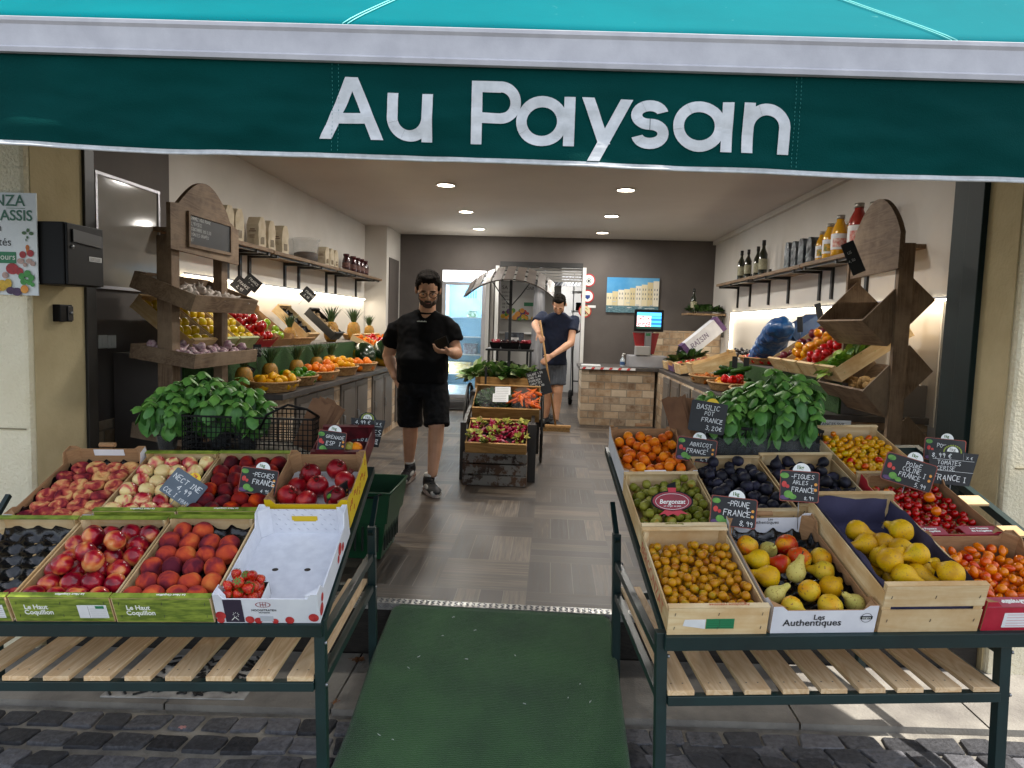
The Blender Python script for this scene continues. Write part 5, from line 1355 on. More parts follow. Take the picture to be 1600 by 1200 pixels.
sign('black price sign for peaches with printed vegetables on the dark red peaches', 404, 752, 2.60, 62, 42, [('-PECHES', -.18, .18, .19), ('FRANCE', -.15, -.12, .22), ('I', .28, .02, .16), ('4.95', .1, -.42, .14)], 0, .10, -.2)
sign('price sign seen edge on at the corner of the white box', 528, 778, 2.62, 64, 40, [], 1.3, -.15, 0, disc=None)
sign('black price sign for pomegranates from Spain in front of the small crate', 518, 692, 2.90, 46, 38, [('GRENADE', -.22, .18, .17), ('ESP', -.18, -.10, .2), ('I', .28, -.08, .18), ('4.95', .1, -.42, .15)], 0, .09, -.15)
sign('black crown shaped fig price sign reading 4,99 behind the pomegranates', 574, 672, 3.12, 56, 52, [('4,99 €', -.36, .17, .13), ('X €', .24, .18, .09), ('FIGUES', -.20, -.12, .17), ('FRANCE', -.26, -.40, .16), ('I', .28, -.40, .16)], 0, .05, -.1, 'crown')
sign('black price sign reading ABRICOT beside the apricots', 1088, 703, 3.05, 62, 37, [('ABRICOT', -.18, .16, .2), ('FRANCE', -.24, -.14, .2), ('I', .26, .0, .16), ('2,99', .12, -.42, .17)], 0, .10, -.1)
sign('black price sign reading PRUNE FRANCE in front of the dark plums', 1146, 800, 2.56, 72, 46, [('-PRUNE', -.15, .2, .2), ('FRANCE', -.22, -.12, .23), ('I', .26, .0, .2), ('8,99', .14, -.43, .19)], 0, .08, -.15)
sign('black price sign reading FIGUES ARLES on the dark figs', 1249, 760, 2.60, 60, 48, [('-FIGUES', -.22, .24, .17), ('ARLES', -.18, .06, .15), ('FRANCE', -.2, -.18, .18), ('I', .28, -.06, .14), ('8,99', .12, -.42, .13)], 0, .03, -.15)
sign('black price sign with a red border for pears over the red tomatoes', 1420, 738, 2.85, 80, 44, [('POIRE', -.10, .2, .18), ('COLINE', -.14, .02, .17), ('FRANCE', -.18, -.20, .19), ('I', .28, -.06, .18), ('5,99', .16, -.43, .17)], 0, .27, -.1)
sign('small purple edged price sign behind the crown shaped tomato sign', 1476, 703, 3.05, 62, 34, [('POM', -.2, .1, .2)], 0, .06, -.1)
sign('black crown shaped sign reading 8,99 TOMATES CERISE FRANCE', 1488, 727, 2.9, 76, 60, [('8,99 €', -.42, .17, .14), ('X €', .26, .18, .09), ('TOMATES', -.30, .0, .12), ('CERISE', -.30, -.14, .12), ('FRANCE', -.36, -.40, .17), ('I', .24, -.42, .16)], 0, .06, -.1, 'crown')
sign('large chalkboard sign reading BASILIC POT FRANCE 3,20 on the right basil', 1106, 652, 3.22, 56, 48, [('BASILIC', -.34, .24, .17), ('POT', -.1, .06, .15), ('FRANCE', -.16, -.16, .17), ('X', .36, -.08, .1), ('3,20€', -.02, -.40, .17)], 0, .13, -.1, 'plain', disc=None, stake=.05)
mb = MB(); circ(mb, .02, .10, .03, 0, 16, True); o = mb.build('price_disc', M_discy, None, None, label='yellow half disc clipped above the basil chalkboard sign', cat='price tag'); p = at(1107, 633, Y=3.225); o.matrix_world = T(p.x, p.y, p.z - .10, 0, -.1)
# red oval brand card on the greengages
p = at(1050, 783, Y=2.62); t = thing('fruit_label_card', 'dark red oval brand card with white lettering lying on the green plums', 'label card', T(p.x, p.y, p.z, 0, -.45, -.04))
E1 = [(.078 * cos(a * pi / 18), .040 * sin(a * pi / 18)) for a in range(36)]
MB().prism(E1, -.001, .001, FACE).prism([(-.014, .03), (.018, .03), (.018, .075), (-.014, .062)], -.003, -.0015, FACE).build('black_card', M_blackpl, t)
MB().prism([(x * .92, y * .88) for x, y in E1], .0012, .0018, FACE).build('oval', mat('deep_red', '#7d1222', '#8d182a', rough=.4, scale=20), t)
mb = MB(); mb.prism([(-.052, -.052), (-.028, -.034), (.0, -.038), (.03, -.034), (.058, -.05), (.03, -.046), (.018, -.056), (0, -.048), (-.02, -.056), (-.03, -.048)], .0022, .003, FACE); mb.prism([(-.012, .034), (.016, .034), (.018, .05), (-.014, .05)], .0022, .003, FACE); mb.build('ribbon', mat('ribbon_red', '#b81f30', rough=.4), t)
mb = MB()
for q in ringpoly(0, -.002, .030, .0288, 0, 2 * pi, 30, 2.05): mb.flat(q, FACE, .0024)
mb.build('ring', M_disc, t)
text('lettering', 'Bergonzat', .023, M_ink, t, Matrix.Translation((0, -.0026, -.010)) @ FACE, align='CENTER', shear=.2, bold=.0003, ext=.0002)
text('small_lettering', 'un verger au pays', .009, M_ink, t, Matrix.Translation((.0, -.0026, -.021)) @ FACE, align='CENTER', ext=.0002)

# ============================================================ things on the pillars
t = thing('poster', 'white printed sign with green lettering and vegetables on the left pillar', 'sign', (-2.45, 3.188, 1.45))
a = at(57, 302, Y=3.19); b = at(60, 462, Y=3.19); x1 = a.x; z1 = a.z; z0 = b.z
TI = Matrix.Translation((2.45, -3.188, -1.45))
MB().box(x1 - .34, 3.186, z0, x1, 3.192, z1).build('board', mat('poster_white', '#dfe6e8', '#d8dfe2', rough=.4, scale=5), t, TI)
M_tg = mat('poster_green', '#2c6a52', rough=.5)
def ptxt(s, u, v, size, m, **kw):
    q = at(u, v, Y=3.185); text('lettering', s, size, m, t, TI @ T(q.x, 3.1845, q.z) @ FACE, ext=.0003, **kw)
ptxt('NZA', 39, 322, .072, M_tg, align='RIGHT', bold=.0006); ptxt('ASSIS', 51, 345, .068, M_tg, align='RIGHT', bold=.001); ptxt('n', 3, 361, .05, M_inkk, align='RIGHT'); ptxt('ités', 18, 384, .052, M_inkk, align='RIGHT')
q = at(25, 402, Y=3.185); MB().box(q.x - .14, 3.1835, q.z - .028, q.x, 3.1855, q.z + .024).build('green_band', M_sgreen, t, TI)
q = at(24, 406, Y=3.182); text('band_lettering', 'es jours', .040, M_ink, t, TI @ T(q.x, 3.1825, q.z) @ FACE, ext=.0003, align='RIGHT')
q = at(39, 326, Y=3.185); MB().box(q.x - .09, 3.1848, q.z, q.x, 3.1855, q.z + .002).build('rule', M_tg, t, TI)
PV = [('carrot', '#d9781e', [(43, 387, .013, .7), (43, 392, .010, .6), (43, 396, .007, .5)]), ('carrot_top', '#3f6b3a', [(38, 364, .008, 1.4), (44, 360, .009, .8), (49, 365, .008, 1.4), (43, 371, .007, .6), (41, 375, .006, .4)]),
      ('tomatoes', '#b5232a', [(36, 398, .016, 1), (48, 396, .016, 1), (20, 420, .026, 1.2), (31, 424, .018, 1)]), ('mushrooms', '#c9a79b', [(33, 408, .013, 1.3), (46, 408, .012, 1.2), (52, 412, .012, 1), (9, 430, .015, 1), (40, 414, .010, 1)]),
      ('broccoli', '#3f9a3f', [(35, 432, .016, 1), (44, 428, .017, 1), (50, 434, .015, 1), (38, 440, .016, 1), (47, 441, .014, 1), (52, 445, .010, 1)]), ('peppers', '#e0b52a', [(5, 446, .026, .9), (14, 443, .022, .8)]),
      ('eggplant', '#4a2a55', [(18, 454, .017, 1.2), (28, 456, .019, 1.3)]), ('orange', '#dd7a22', [(40, 452, .019, 1), (-2, 452, .015, 1)])]
for i, (nm_, c_, L) in enumerate(PV):
    mb = MB()
    for k, (u, v, r, sx) in enumerate(L): q = at(u, v, Y=3.185); circ(mb, q.x, q.z, r, 0, 14, False, sx, Matrix.Translation((0, 3.1845 - i * .0009 - k * .0001, 0)) @ FACE)
    mb.build('printed_' + nm_, mat('print_' + nm_, c_, tuple(x * .6 for x in H(c_)), rough=.5, scale=60, rnd=False), t, TI)
# mailbox
a = at(103, 346, Y=3.20); b = at(103, 445, Y=3.20)
t = thing('mailbox', 'black metal mailbox mounted on the left doorway reveal', 'mailbox', (-2.44, 3.2, b.z))
w_, l_, h_ = a.x + 2.44, .27, a.z - b.z
mb = MB(); mb.box(0, 0, 0, w_ - .012, l_, h_, bev=.006); mb.build('housing', M_blackpl, t)
mb = MB(); mb.box(w_ - .010, .004, .004, w_ + .002, l_ - .004, h_ - .004, bev=.003); mb.build('door', M_blackpl, t)
mb = MB(); mb.prism([(.035, h_ * .70), (l_ - .02, h_ * .66), (l_ - .02, h_ * .86), (.035, h_ * .90)], w_ + .003, w_ + .010, Matrix(((0, 0, 1, 0), (1, 0, 0, 0), (0, 1, 0, 0), (0, 0, 0, 1)))); mb.build('slot_flap', mat('flap_grey', '#222326', rough=.35), t)
mb = MB(); mb.lathe([(.009, 0), (.009, .006), (.004, .008), (0, .008)], 14, Matrix.Translation((w_ + .002, .035, h_ * .62)) @ Euler((0, pi / 2, 0)).to_matrix().to_4x4()); mb.build('lock', M_steel, t)
mb = MB(); mb.box(w_ + .0025, l_ * .58, h_ * .42, w_ + .0035, l_ * .93, h_ * .50); lb = mb.build('name_label', M_paper, t)
mb = MB()
for k in range(3): mb.box(w_ + .0036, l_ * .6, h_ * (.435 + k * .02), w_ + .004, l_ * .9, h_ * (.442 + k * .02))
mb.build('label_lines', M_inkk, lb)
p = at(96, 490, Y=3.42)
t = thing('key_switch', 'small black key switch box below the mailbox', 'key switch', (-2.445, 3.36, p.z - .04))
MB().box(0, 0, 0, .04, .09, .085, bev=.004).build('housing', M_blackpl, t); MB().box(.041, .05, .006, .046, .088, .078, bev=.002).build('face_plate', mat('flap_grey', '#222326', rough=.35), t)
mb = MB(); mb.lathe([(.008, 0), (.008, .006), (0, .007)], 12, Matrix.Translation((.046, .07, .045)) @ Euler((0, pi / 2, 0)).to_matrix().to_4x4()); mb.build('key_lock', M_steel, t)
# whiteboard on the dark wall
a, b, c_ = at(148, 265, X=XL + .02), at(249, 298, X=XL + .02), at(149, 450, X=XL + .02)
t = thing('whiteboard', 'glossy whiteboard in a metal frame on the dark left wall', 'whiteboard', (XL + .01, a.y, c_.z))
L, h_ = b.y - a.y, a.z - c_.z
MB().box(-.004, 0, 0, .004, L, h_).build('panel', mat('whiteboard_gloss', '#8f8b84', '#85817a', rough=.08, scale=2), t)
mb = MB()
for y0, z0_, y1, z1_ in ((0, 0, .02, h_), (L - .02, 0, L, h_), (.0205, 0, L - .0205, .02), (.0205, h_ - .02, L - .0205, h_)): mb.box(.0045, y0, z0_, .014, y1, z1_)
mb.build('metal_frame', M_alu, t)
for u, lab in ((163, 'nearer white light switch on the dark left wall'), (177, 'farther white light switch on the dark left wall')):
    p = at(u, 534, X=XL + .015); t = thing('light_switch', lab, 'light switch', (XL, p.y, p.z))
    MB().box(0, -.042, -.042, .009, .042, .042, bev=.003).build('plate', M_wpaint, t); MB().box(.0095, -.016, -.024, .013, .016, .024, bev=.002).build('rocker', M_wpaint, t)

# ============================================================ wooden display stands
M_barn = woodmat('brown_stained_wood', '#5c4838', '#7d6650', '#8f7a64', axis=2, ring=16, rough=.7, bump=.2)
M_barnx = woodmat('brown_stained_board', '#5e4a3a', '#806a54', '#937e68', axis=1, ring=14, rough=.7, bump=.2)
def barrel_box(mb, w, l, h, t_=.016): 
    mb.box(0, 0, 0, w, l, t_); mb.box(0, 0, t_ + .0004, w, t_, h); mb.box(0, l - t_, t_ + .0004, w, l, h); mb.box(0, t_ + .0004, t_ + .0004, t_, l - t_ - .0004, h); mb.box(w - t_, t_ + .0004, t_ + .0004, w, l - t_ - .0004, h)
st = thing('display_stand', 'brown wooden display stand with arched board and tilted trays at the left wall', 'display stand', (-2.27, 4.4, 0)); SI2 = Matrix.Translation((2.27, -4.4, 0))
for y in (4.03, 4.72):
    MB().box(-2.30, y, 0, -2.21 if y < 4.5 else -2.24, y + .09, 1.80, bev=.004).build('post', M_barn, st, SI2)
# arched header facing the aisle
P = [(3.97, 1.72), (3.97, 1.98), (4.06, 1.99)] + [(4.06 + .66 * k / 16, 1.99 + .17 * sin(pi * k / 16)) for k in range(1, 16)] + [(4.72, 1.97), (4.85, 1.93), (4.85, 1.70)]
YZX = Matrix(((0, 0, 1, 0), (1, 0, 0, 0), (0, 1, 0, 0), (0, 0, 0, 1)))
MB().prism(P, -2.205, -2.18, YZX).build('arched_board', M_barnx, st, SI2)
hb = MB().box(-2.178, 4.17, 1.77, -2.172, 4.70, 1.94).build('chalkboard', M_slate, st, SI2)
mb = MB()
for y0, z0_, y1, z1_ in ((4.15, 1.75, 4.17, 1.96), (4.70, 1.75, 4.72, 1.96), (4.1705, 1.75, 4.6995, 1.769), (4.1705, 1.941, 4.6995, 1.96)): mb.box(-2.179, y0, z0_, -2.165, y1, z1_)
mb.build('board_frame', M_barnx, st, SI2)
MX = Matrix(((0, 0, 1, -2.1715), (1, 0, 0, 0), (0, 1, 0, 0), (0, 0, 0, 1)))
mb = MB()
for i, s in enumerate(('DORMEZ VOUS ROUGE', '2,90 PIECE', 'CONCOMBRE 1KG 3,50', 'TOMATES GRAPPES', 'ET')): chalk(mb, s, 4.185, 1.915 - i * .032, .018, .0005 + i * .0001, rng=SG, M=MX, w=.002)
mb.build('chalk_writing', M_chalk, st, SI2)
def tray(parent, SI_, x0, x1, y0, y1, z, ang, h, nm_='tray'):
    mb = MB(); barrel_box(mb, x1 - x0, y1 - y0, h); o = mb.build(nm_, M_barnx, parent, SI_ @ Matrix.Translation((x0, y0, z)) @ Euler((0, ang, 0)).to_matrix().to_4x4()); return o
a, b = at(203, 432, Y=4.0), at(305, 470, Y=4.0)
tray(st, SI2, a.x, b.x, 3.99, 4.86, a.z - .06, RAD(20), .10)
a2, b2 = at(203, 548, Y=4.0), at(305, 562, Y=4.0)
tray(st, SI2, a2.x, b2.x, 3.99, 4.86, a2.z - .04, RAD(8), .085)
tray(st, SI2, a2.x, b2.x, 3.99, 4.86, .62, RAD(8), .09)
M_garlic = mat('garlic_skin', '#d9d0c4', '#b9a8a0', rough=.6, scale=60, bump=.1); M_pgar = mat('purple_garlic_skin', '#c9b5b4', '#8f5f74', rough=.6, scale=60, bump=.1)
mb = MB(); mb.lathe([(0, -.016), (.015, -.017), (.026, -.006), (.024, .006), (.012, .016), (.005, .028), (.003, .045), (0, .045)], 14, cap=False); GAR = mb.mesh('garlic')
for v in GAR.vertices: a = math.atan2(v.co.y, v.co.x); v.co.x *= 1 + .08 * cos(a * 8); v.co.y *= 1 + .08 * cos(a * 8)
GAR2 = GAR.copy(); GAR.materials.append(M_garlic); GAR2.materials.append(M_pgar)
rg = random.Random(3)
M1 = Matrix.Translation((a.x, 3.99, a.z - .06)) @ Euler((0, RAD(20), 0)).to_matrix().to_4x4() if False else Matrix.Translation((at(203, 432, Y=4.0).x, 3.99, at(203, 432, Y=4.0).z - .06)) @ Euler((0, RAD(20), 0)).to_matrix().to_4x4()
fruits('garlic_bulb', 'garlic', 'white garlic bulb in the upper tray of the left wooden stand', 'garlic in the upper tray', GAR, M1, pack(48, .36, .82, .027, rg, .03, 10, (.02, .02), rv=.15), .025, rg)
M2 = Matrix.Translation((a2.x, 3.99, a2.z - .04)) @ Euler((0, RAD(8), 0)).to_matrix().to_4x4()
fruits('garlic_bulb', 'garlic', 'pink streaked garlic bulb in the lower tray of the left wooden stand', 'pink garlic in the lower tray', GAR2, M2, pack(52, .36, .82, .028, rg, .035, 10, (.02, .02), rv=.15), .025, rg)

st = thing('display_stand', 'brown wooden display stand with round topped board and deep tilted bins, right', 'display stand', (2.1, 4.6, 0)); SI3 = Matrix.Translation((-2.1, -4.6, 0))
pn = at(1418, 380, Y=4.35)
MB().prism([(0, 0), (.085, 0), (.085, .035), (0, .035)], 0, pn.z, Matrix.Translation((pn.x - .045, 4.33, 0))).build('post', M_barn, st, SI3)
pf = at(1335, 460, Y=5.1); MB().box(pf.x - .05, 5.1, 0, pf.x + .04, 5.13, 1.90).build('post', M_barn, st, SI3)
# arched board faces the aisle: lies in a yz plane
xb = pn.x - .047; P = [(4.28, 1.74), (4.28, 1.95)] + [(4.28 + .66 * k / 18, 1.95 + .24 * math.sin(pi * k / 18) ** .8) for k in range(1, 18)] + [(4.94, 1.92), (4.94, 1.72)]
MB().prism(P, xb - .03, xb, YZX).build('arched_board', M_barnx, st, SI3)
def bin_(u, v, ub, vb, ur, vr, k):
    L_, B_, Rr = at(u, v, Y=4.37), at(ub, vb, Y=4.37), at(ur, vr, Y=4.37)
    YA, YBk = 4.37, 5.08; th = .014
    XZ = Matrix(((1, 0, 0, 0), (0, 0, 1, 0), (0, 1, 0, 0), (0, 0, 0, 1)))
    def slab(p, q, y0, y1):
        d = V((q.x - p.x, q.z - p.z)); d.normalize(); n = V((-d.y, d.x)) * th
        mb = MB(); mb.prism([(p.x, p.z), (q.x, q.z), (q.x + n.x, q.z + n.y), (p.x + n.x, p.z + n.y)], y0, y1, XZ); return mb
    o = thing  # noqa
    fr = slab(L_, B_, YA, YBk).build('bin_front', M_barnx, st, SI3)
    slab(B_, Rr, YA, YBk).build('bin_floor', M_barnx, st, SI3)
    Tt = L_ + (Rr - B_)
    for y in (YA - .0145, YBk + .0005):
        mb = MB(); mb.prism([(L_.x, L_.z), (B_.x, B_.z), (Rr.x, Rr.z), (L_.x + (Rr.x - B_.x) * .99, L_.z + (Rr.z - B_.z) * .99)], y, y + .014, XZ) 
        mb.build('bin_end', M_barn, st, SI3)
    return L_, B_, Rr
B1 = bin_(1346, 501, 1385, 541, 1460, 469, 0); B2 = bin_(1346, 611, 1381, 652, 1456, 580, 1); B3 = bin_(1346, 712, 1379, 752, 1452, 690, 2)
M_pot = mat('potato_skin', '#b08d5c', '#94733f', rough=.8, scale=40, bump=.1); POTA = fmesh('potato', ball_prof(.024, 0, 0, 1.5), 12, wob=.15, m=M_pot)
L_, B_, Rr = B2; d1 = (Rr - B_).normalized()
for k in range(26):
    s = rg.uniform(.04, .17); q = B_ + d1 * s + V((-d1.z, 0, d1.x)) * (.045 + rg.uniform(0, .05)) + (L_ - B_) * .15
    o = obj('potato', POTA, None, None, None, label='knobbly pale potato in the middle bin of the right stand', cat='potato', group='potatoes in the right stand'); o.matrix_world = Matrix.Translation((q.x, 4.42 + k * .024, q.z)) @ Euler((rg.uniform(0, 6), rg.uniform(0, 6), 0)).to_matrix().to_4x4()
mb = MB()
t = sign('small dark price sign clipped to the far edge of the right wooden stand', 1333, 403, 4.32, 20, 50, [('JUS', -.38, .15, .10), ('4,50', -.42, -.1, .085)], 0, -.45, 0, 'plain', disc=None, stake=0)

# ============================================================ wall shelves
M_shelf = woodmat('dark_shelf_wood', '#2f2721', '#4a3f35', axis=1, ring=12, rough=.55, bump=.08); M_shelfe = woodmat('shelf_edge_wood', '#6a5642', '#8a735a', axis=1, ring=10, rough=.6)
def shelf(label, xw, xe, y0, y1, z, brs, sgn):
    t = thing('wall_shelf', label, 'shelf', (xw, (y0 + y1) / 2, z)); I = Matrix.Translation((-xw, -(y0 + y1) / 2, -z))
    xa, xb = sorted((xw, xe)); MB().box(xa, y0, z - .032, xb, y1, z, bev=.003).build('board', M_shelfe, t, I)
    for y in brs:
        mb = MB(); a, b = sorted((xw, xw + sgn * .02)); mb.box(a, y - .022, z - .32, b, y + .022, z + .10); br = mb.build('bracket', M_black, t, I)
        a, b = sorted((xw + sgn * .021, xe - sgn * .02)); MB().box(a, y - .02, z - .062, b, y + .02, z - .033).build('arm', M_black, br)
    mb = MB(); a, b = sorted((xe - sgn * .05, xe - sgn * .03)); mb.box(a, y0 + .03, z - .05, b, y1 - .03, z - .034); mb.build('edge_rail', M_black, t, I)
shelf('nearest dark wood shelf on the left wall, carrying paper bags', XL, -2.53, 4.9, 6.35, 1.955, (5.2, 6.05, 6.3), 1)
shelf('middle dark wood shelf on the left wall, carrying the plastic tub', XL, -2.53, 6.37, 8.35, 1.95, (6.50, 7.38, 7.79), 1)
shelf('farthest dark wood shelf on the left wall, carrying dark jars', XL, -2.53, 8.37, 10.45, 1.955, (8.76, 9.14, 10.1), 1)
shelf('nearest dark wood shelf on the right wall, carrying juice bottles', XR, 2.27, 5.1, 6.75, 1.985, (5.45, 5.98, 6.70), -1)
shelf('middle dark wood shelf on the right wall, carrying grey packets', XR, 2.27, 6.77, 8.4, 1.98, (7.0, 7.9), -1)
shelf('farthest dark wood shelf on the right wall, carrying olive oil bottles', XR, 2.27, 8.42, 10.1, 1.985, (8.6, 9.4, 10.0), -1)
# goods on the left shelf
M_pbag = mat('cream_paper_bag', '#c9bda6', '#b8aa90', rough=.8, scale=12, bump=.2, bscale=30)
def bag(label, X, Y, z, w, d, h, m, grp, ry=0, dark='#6b5a3c', tags=True):
    t = thing('paper_bag', label, 'bag', T(X, Y, z, ry), grp); mb = MB(); n = 8; rg = random.Random(int(Y * 100))
    rings = []
    for k in range(n + 1):
        s = k / n; zz = h * s; sq = 1 - .55 * max(0, (s - .8) / .2); row = []
        for (a, b) in ((-1, -1), (-.33, -1.04), (.33, -1.04), (1, -1), (1.03, -.3), (1.03, .3), (1, 1), (.33, 1.04), (-.33, 1.04), (-1, 1), (-1.03, .3), (-1.03, -.3)):
            row.append(mb.bm.verts.new((a * w / 2 + rg.uniform(-.003, .003), b * d / 2 * sq + rg.uniform(-.003, .003), zz)))
        rings.append(row)
    for A, B in zip(rings, rings[1:]):
        for k in range(12): mb.bm.faces.new((A[k], A[(k + 1) % 12], B[(k + 1) % 12], B[k]))
    mb.bm.faces.new(rings[0][::-1]); mb.bm.faces.new(rings[-1]); mb.build('body', m, t)
    if tags:
        mb = MB(); mb.box(-w * .30, -d / 2 * 1.08, h * .52, w * .30, -d / 2 * 1.04 - .001, h * .545); mb.box(-w * .2, -d / 2 * 1.08, h * .58, w * .2, -d / 2 * 1.05, h * .61)
        for q in range(3): mb.box(-w * .25, -d / 2 * 1.08, h * (.40 - q * .04), w * .2, -d / 2 * 1.05, h * (.41 - q * .04))
        mb.build('printing', mat('bag_print', '#6b4a3c', rough=.7), t)
        mb = MB(); mb.box(w / 2 * 1.03, -d * .25, h * .12, w / 2 * 1.03 + .002, d * .25, h * .36); mb.build('window', mat('bag_window', dark, rough=.3, scale=50), t)
for u, n_ in ((340, 'paper bag of goods nearest the wooden stand on the left shelf'), (356, 'paper bag beside the bracket near the wooden stand'), (393, 'first of three paper bags left of the plastic tub'), (409, 'middle of three paper bags left of the plastic tub'), (431, 'paper bag touching the clear plastic tub on the left')):
    Y = 2.66 * 1107 / (862 - u); bag(n_, -2.66, Y, 1.957, .12, .11, .27, M_pbag, None, -.2)
for u, n_ in ((500, 'nearest small paper bag behind the plastic tub'), (508, 'middle small paper bag behind the plastic tub'), (515, 'farthest small paper bag behind the plastic tub')):
    Y = 2.66 * 1107 / (862 - u); bag(n_, -2.66, Y, 1.957, .11, .09, .21, M_pbag, None, -.2)
M_clear = mat('clear_plastic', '#c8cccb', rough=.15, alpha=.28, spec=.8)
t = thing('plastic_tub', 'round clear plastic tub half full of brown kernels on the left shelf', 'tub', (-2.68, 7.62, 1.955))
mb = MB(); mb.lathe([(0, .002), (.125, .002), (.14, .22), (.150, .225), (.150, .24), (.13, .245), (0, .245)], 28, cap=False); mb.build('tub_body', M_clear, t)
mb = MB(); mb.lathe([(0, .004), (.122, .004), (.126, .085), (.09, .10), (0, .10)], 24, cap=False); mb.build('kernels', mat('kernels', '#4a2d1e', '#2c1a12', rough=.6, scale=70, bump=.9, bscale=60), t)
M_jamr = mat('dark_red_preserve', '#3c0b12', '#2a0810', rough=.12, scale=10, coat=.6)
for i, (u, dx) in enumerate(((537, 0), (542, .08), (548, 0), (555, .0), (561, .0), (567, .02), (565, .09))):
    X = -2.62 - dx; Y = -X * 1107 / (862 - u); t = thing('jar', 'dark red jar of preserve with a dark lid on the left wall shelf', 'jar', (X, Y, 1.958), 'dark red jars on the left shelf')
    mb = MB(); mb.lathe([(0, 0), (.048, 0), (.05, .02), (.05, .12), (.036, .16), (.034, .19)], 16); mb.build('glass_body', M_jamr, t)
    mb = MB(); mb.lathe([(.038, .186), (.038, .21), (0, .21)], 16); mb.build('lid', mat('lid_dark', '#4a1a1c', rough=.4), t)
    mb = MB(); mb.lathe([(.0508, .04), (.0508, .10)], 16, cap=False); mb.build('label_band', mat('label_dark', '#7a5248', '#3b2422', rough=.6, scale=50), t)
# goods on the right shelf
def bottle(label, X, Y, z, prof, m, cap, lab, grp, s=1, labm=None, art=None):
    t = thing('bottle', label, 'bottle', T(X, Y, z, 0, 0, 0, s), grp); mb = MB(); mb.lathe(prof, 18); mb.build('glass_body', m, t)
    r, z0_, z1_ = lab; mb = MB(); mb.lathe([(r + .0008, z0_), (r + .0008, z1_)], 18, cap=False); lb = mb.build('label_band', labm or M_paper, t)
    if art:
        mb = MB(); mb.lathe([(r + .0016, z0_ + (z1_ - z0_) * .15), (r + .0016, z0_ + (z1_ - z0_) * .7)], 18, cap=False); 
        bmesh.ops.delete(mb.bm, geom=[f for f in mb.bm.faces if f.calc_center_median().y > -.022], context='FACES'); mb.build('label_picture', art, lb)
    (cr, c0, c1) = cap[:3]; mb = MB(); mb.lathe([(cr, c0), (cr, c1), (0, c1)], 14); mb.build('cap', cap[3], t)
M_oil = mat('dark_olive_glass', '#151a0e', '#1c2212', rough=.08, scale=6, coat=.5)
M_capb = mat('cap_black', '#121212', rough=.35); M_capm = mat('cap_metal', '#a8a49c', rough=.3, metal=.7)
oil = [(0, 0), (.034, 0), (.036, .01), (.036, .18), (.016, .225), (.0135, .24), (.0135, .27), (.0, .27)]
for u, X, s in ((1147, 2.38, 1), (1157, 2.36, .93), (1171, 2.44, 1), (1179, 2.38, 1.06)):
    Y = X * 1107 / (u - 862); bottle('tall dark olive oil bottle with a pale label on the right shelf', X, Y, 1.987, oil, M_oil, (.016, .255, .30, M_capb), (.036, .05, .14), 'olive oil bottles on the right shelf', 1.25 * s, mat('oil_label', '#a8a58c', '#8b886f', rough=.7, scale=40))
M_gpack = mat('grey_foil_pack', '#5d666d', '#2c3238', rough=.35, scale=14, lo=.45, hi=.55)
for i, (u, X) in enumerate(((1222, 2.38), (1232, 2.40), (1243, 2.38), (1255, 2.40))):
    Y = X * 1107 / (u - 862); bag(('nearest', 'second', 'third', 'farthest')[3 - i] + ' grey foil packet in the row beside the juice bottles', X, Y, 1.983, .13, .08, .26 - i * .005, M_gpack, None, .25, tags=False)
M_jy = mat('yellow_juice', '#c98f14', '#d9a11c', rough=.08, scale=5, coat=.6); M_jo = mat('orange_juice', '#c2651c', '#b5561a', rough=.08, scale=5, coat=.6); M_jr = mat('red_juice', '#8a2320', '#a03024', rough=.08, scale=5, coat=.6)
jp = [(0, 0), (.042, 0), (.045, .008), (.045, .13), (.040, .16), (.022, .20), (.020, .225), (0, .225)]
art1, art2, art3 = mat('citrus_print', '#d9a11c', '#2f6b3a', rough=.5, scale=45), mat('peach_print', '#c43a2c', '#e8d5c8', rough=.5, scale=45), mat('apple_print', '#b52a2a', '#dfc7c0', rough=.5, scale=50)
for u, X, m_, art, s, lb_ in ((1265, 2.42, M_jy, art1, .95, 'far yellow juice bottle with a citrus label beside the grey packets'), (1276, 2.36, M_jy, art1, 1.03, 'second yellow juice bottle from the grey packets, citrus label'), (1290, 2.33, M_jy, art2, 1.12, 'golden juice bottle with a red fruit label, tallest of the yellow ones'),
                     (1303, 2.44, M_jy, art2, 1.0, 'golden juice bottle half hidden behind its neighbours'), (1316, 2.33, M_jr, art2, 1.25, 'red juice bottle with a metal cap and white label'), (1325, 2.45, M_jo, art3, 1.1, 'short orange juice bottle behind the red one'), (1338, 2.38, M_jo, art3, 1.2, 'orange juice bottle beside the arched wooden board')):
    Y = X * 1107 / (u - 862); bottle(lb_, X, Y, 1.987, jp, m_, (.023, .212, .235, M_capm), (.045, .035, .125), None, s * 1.25, M_paper, art)
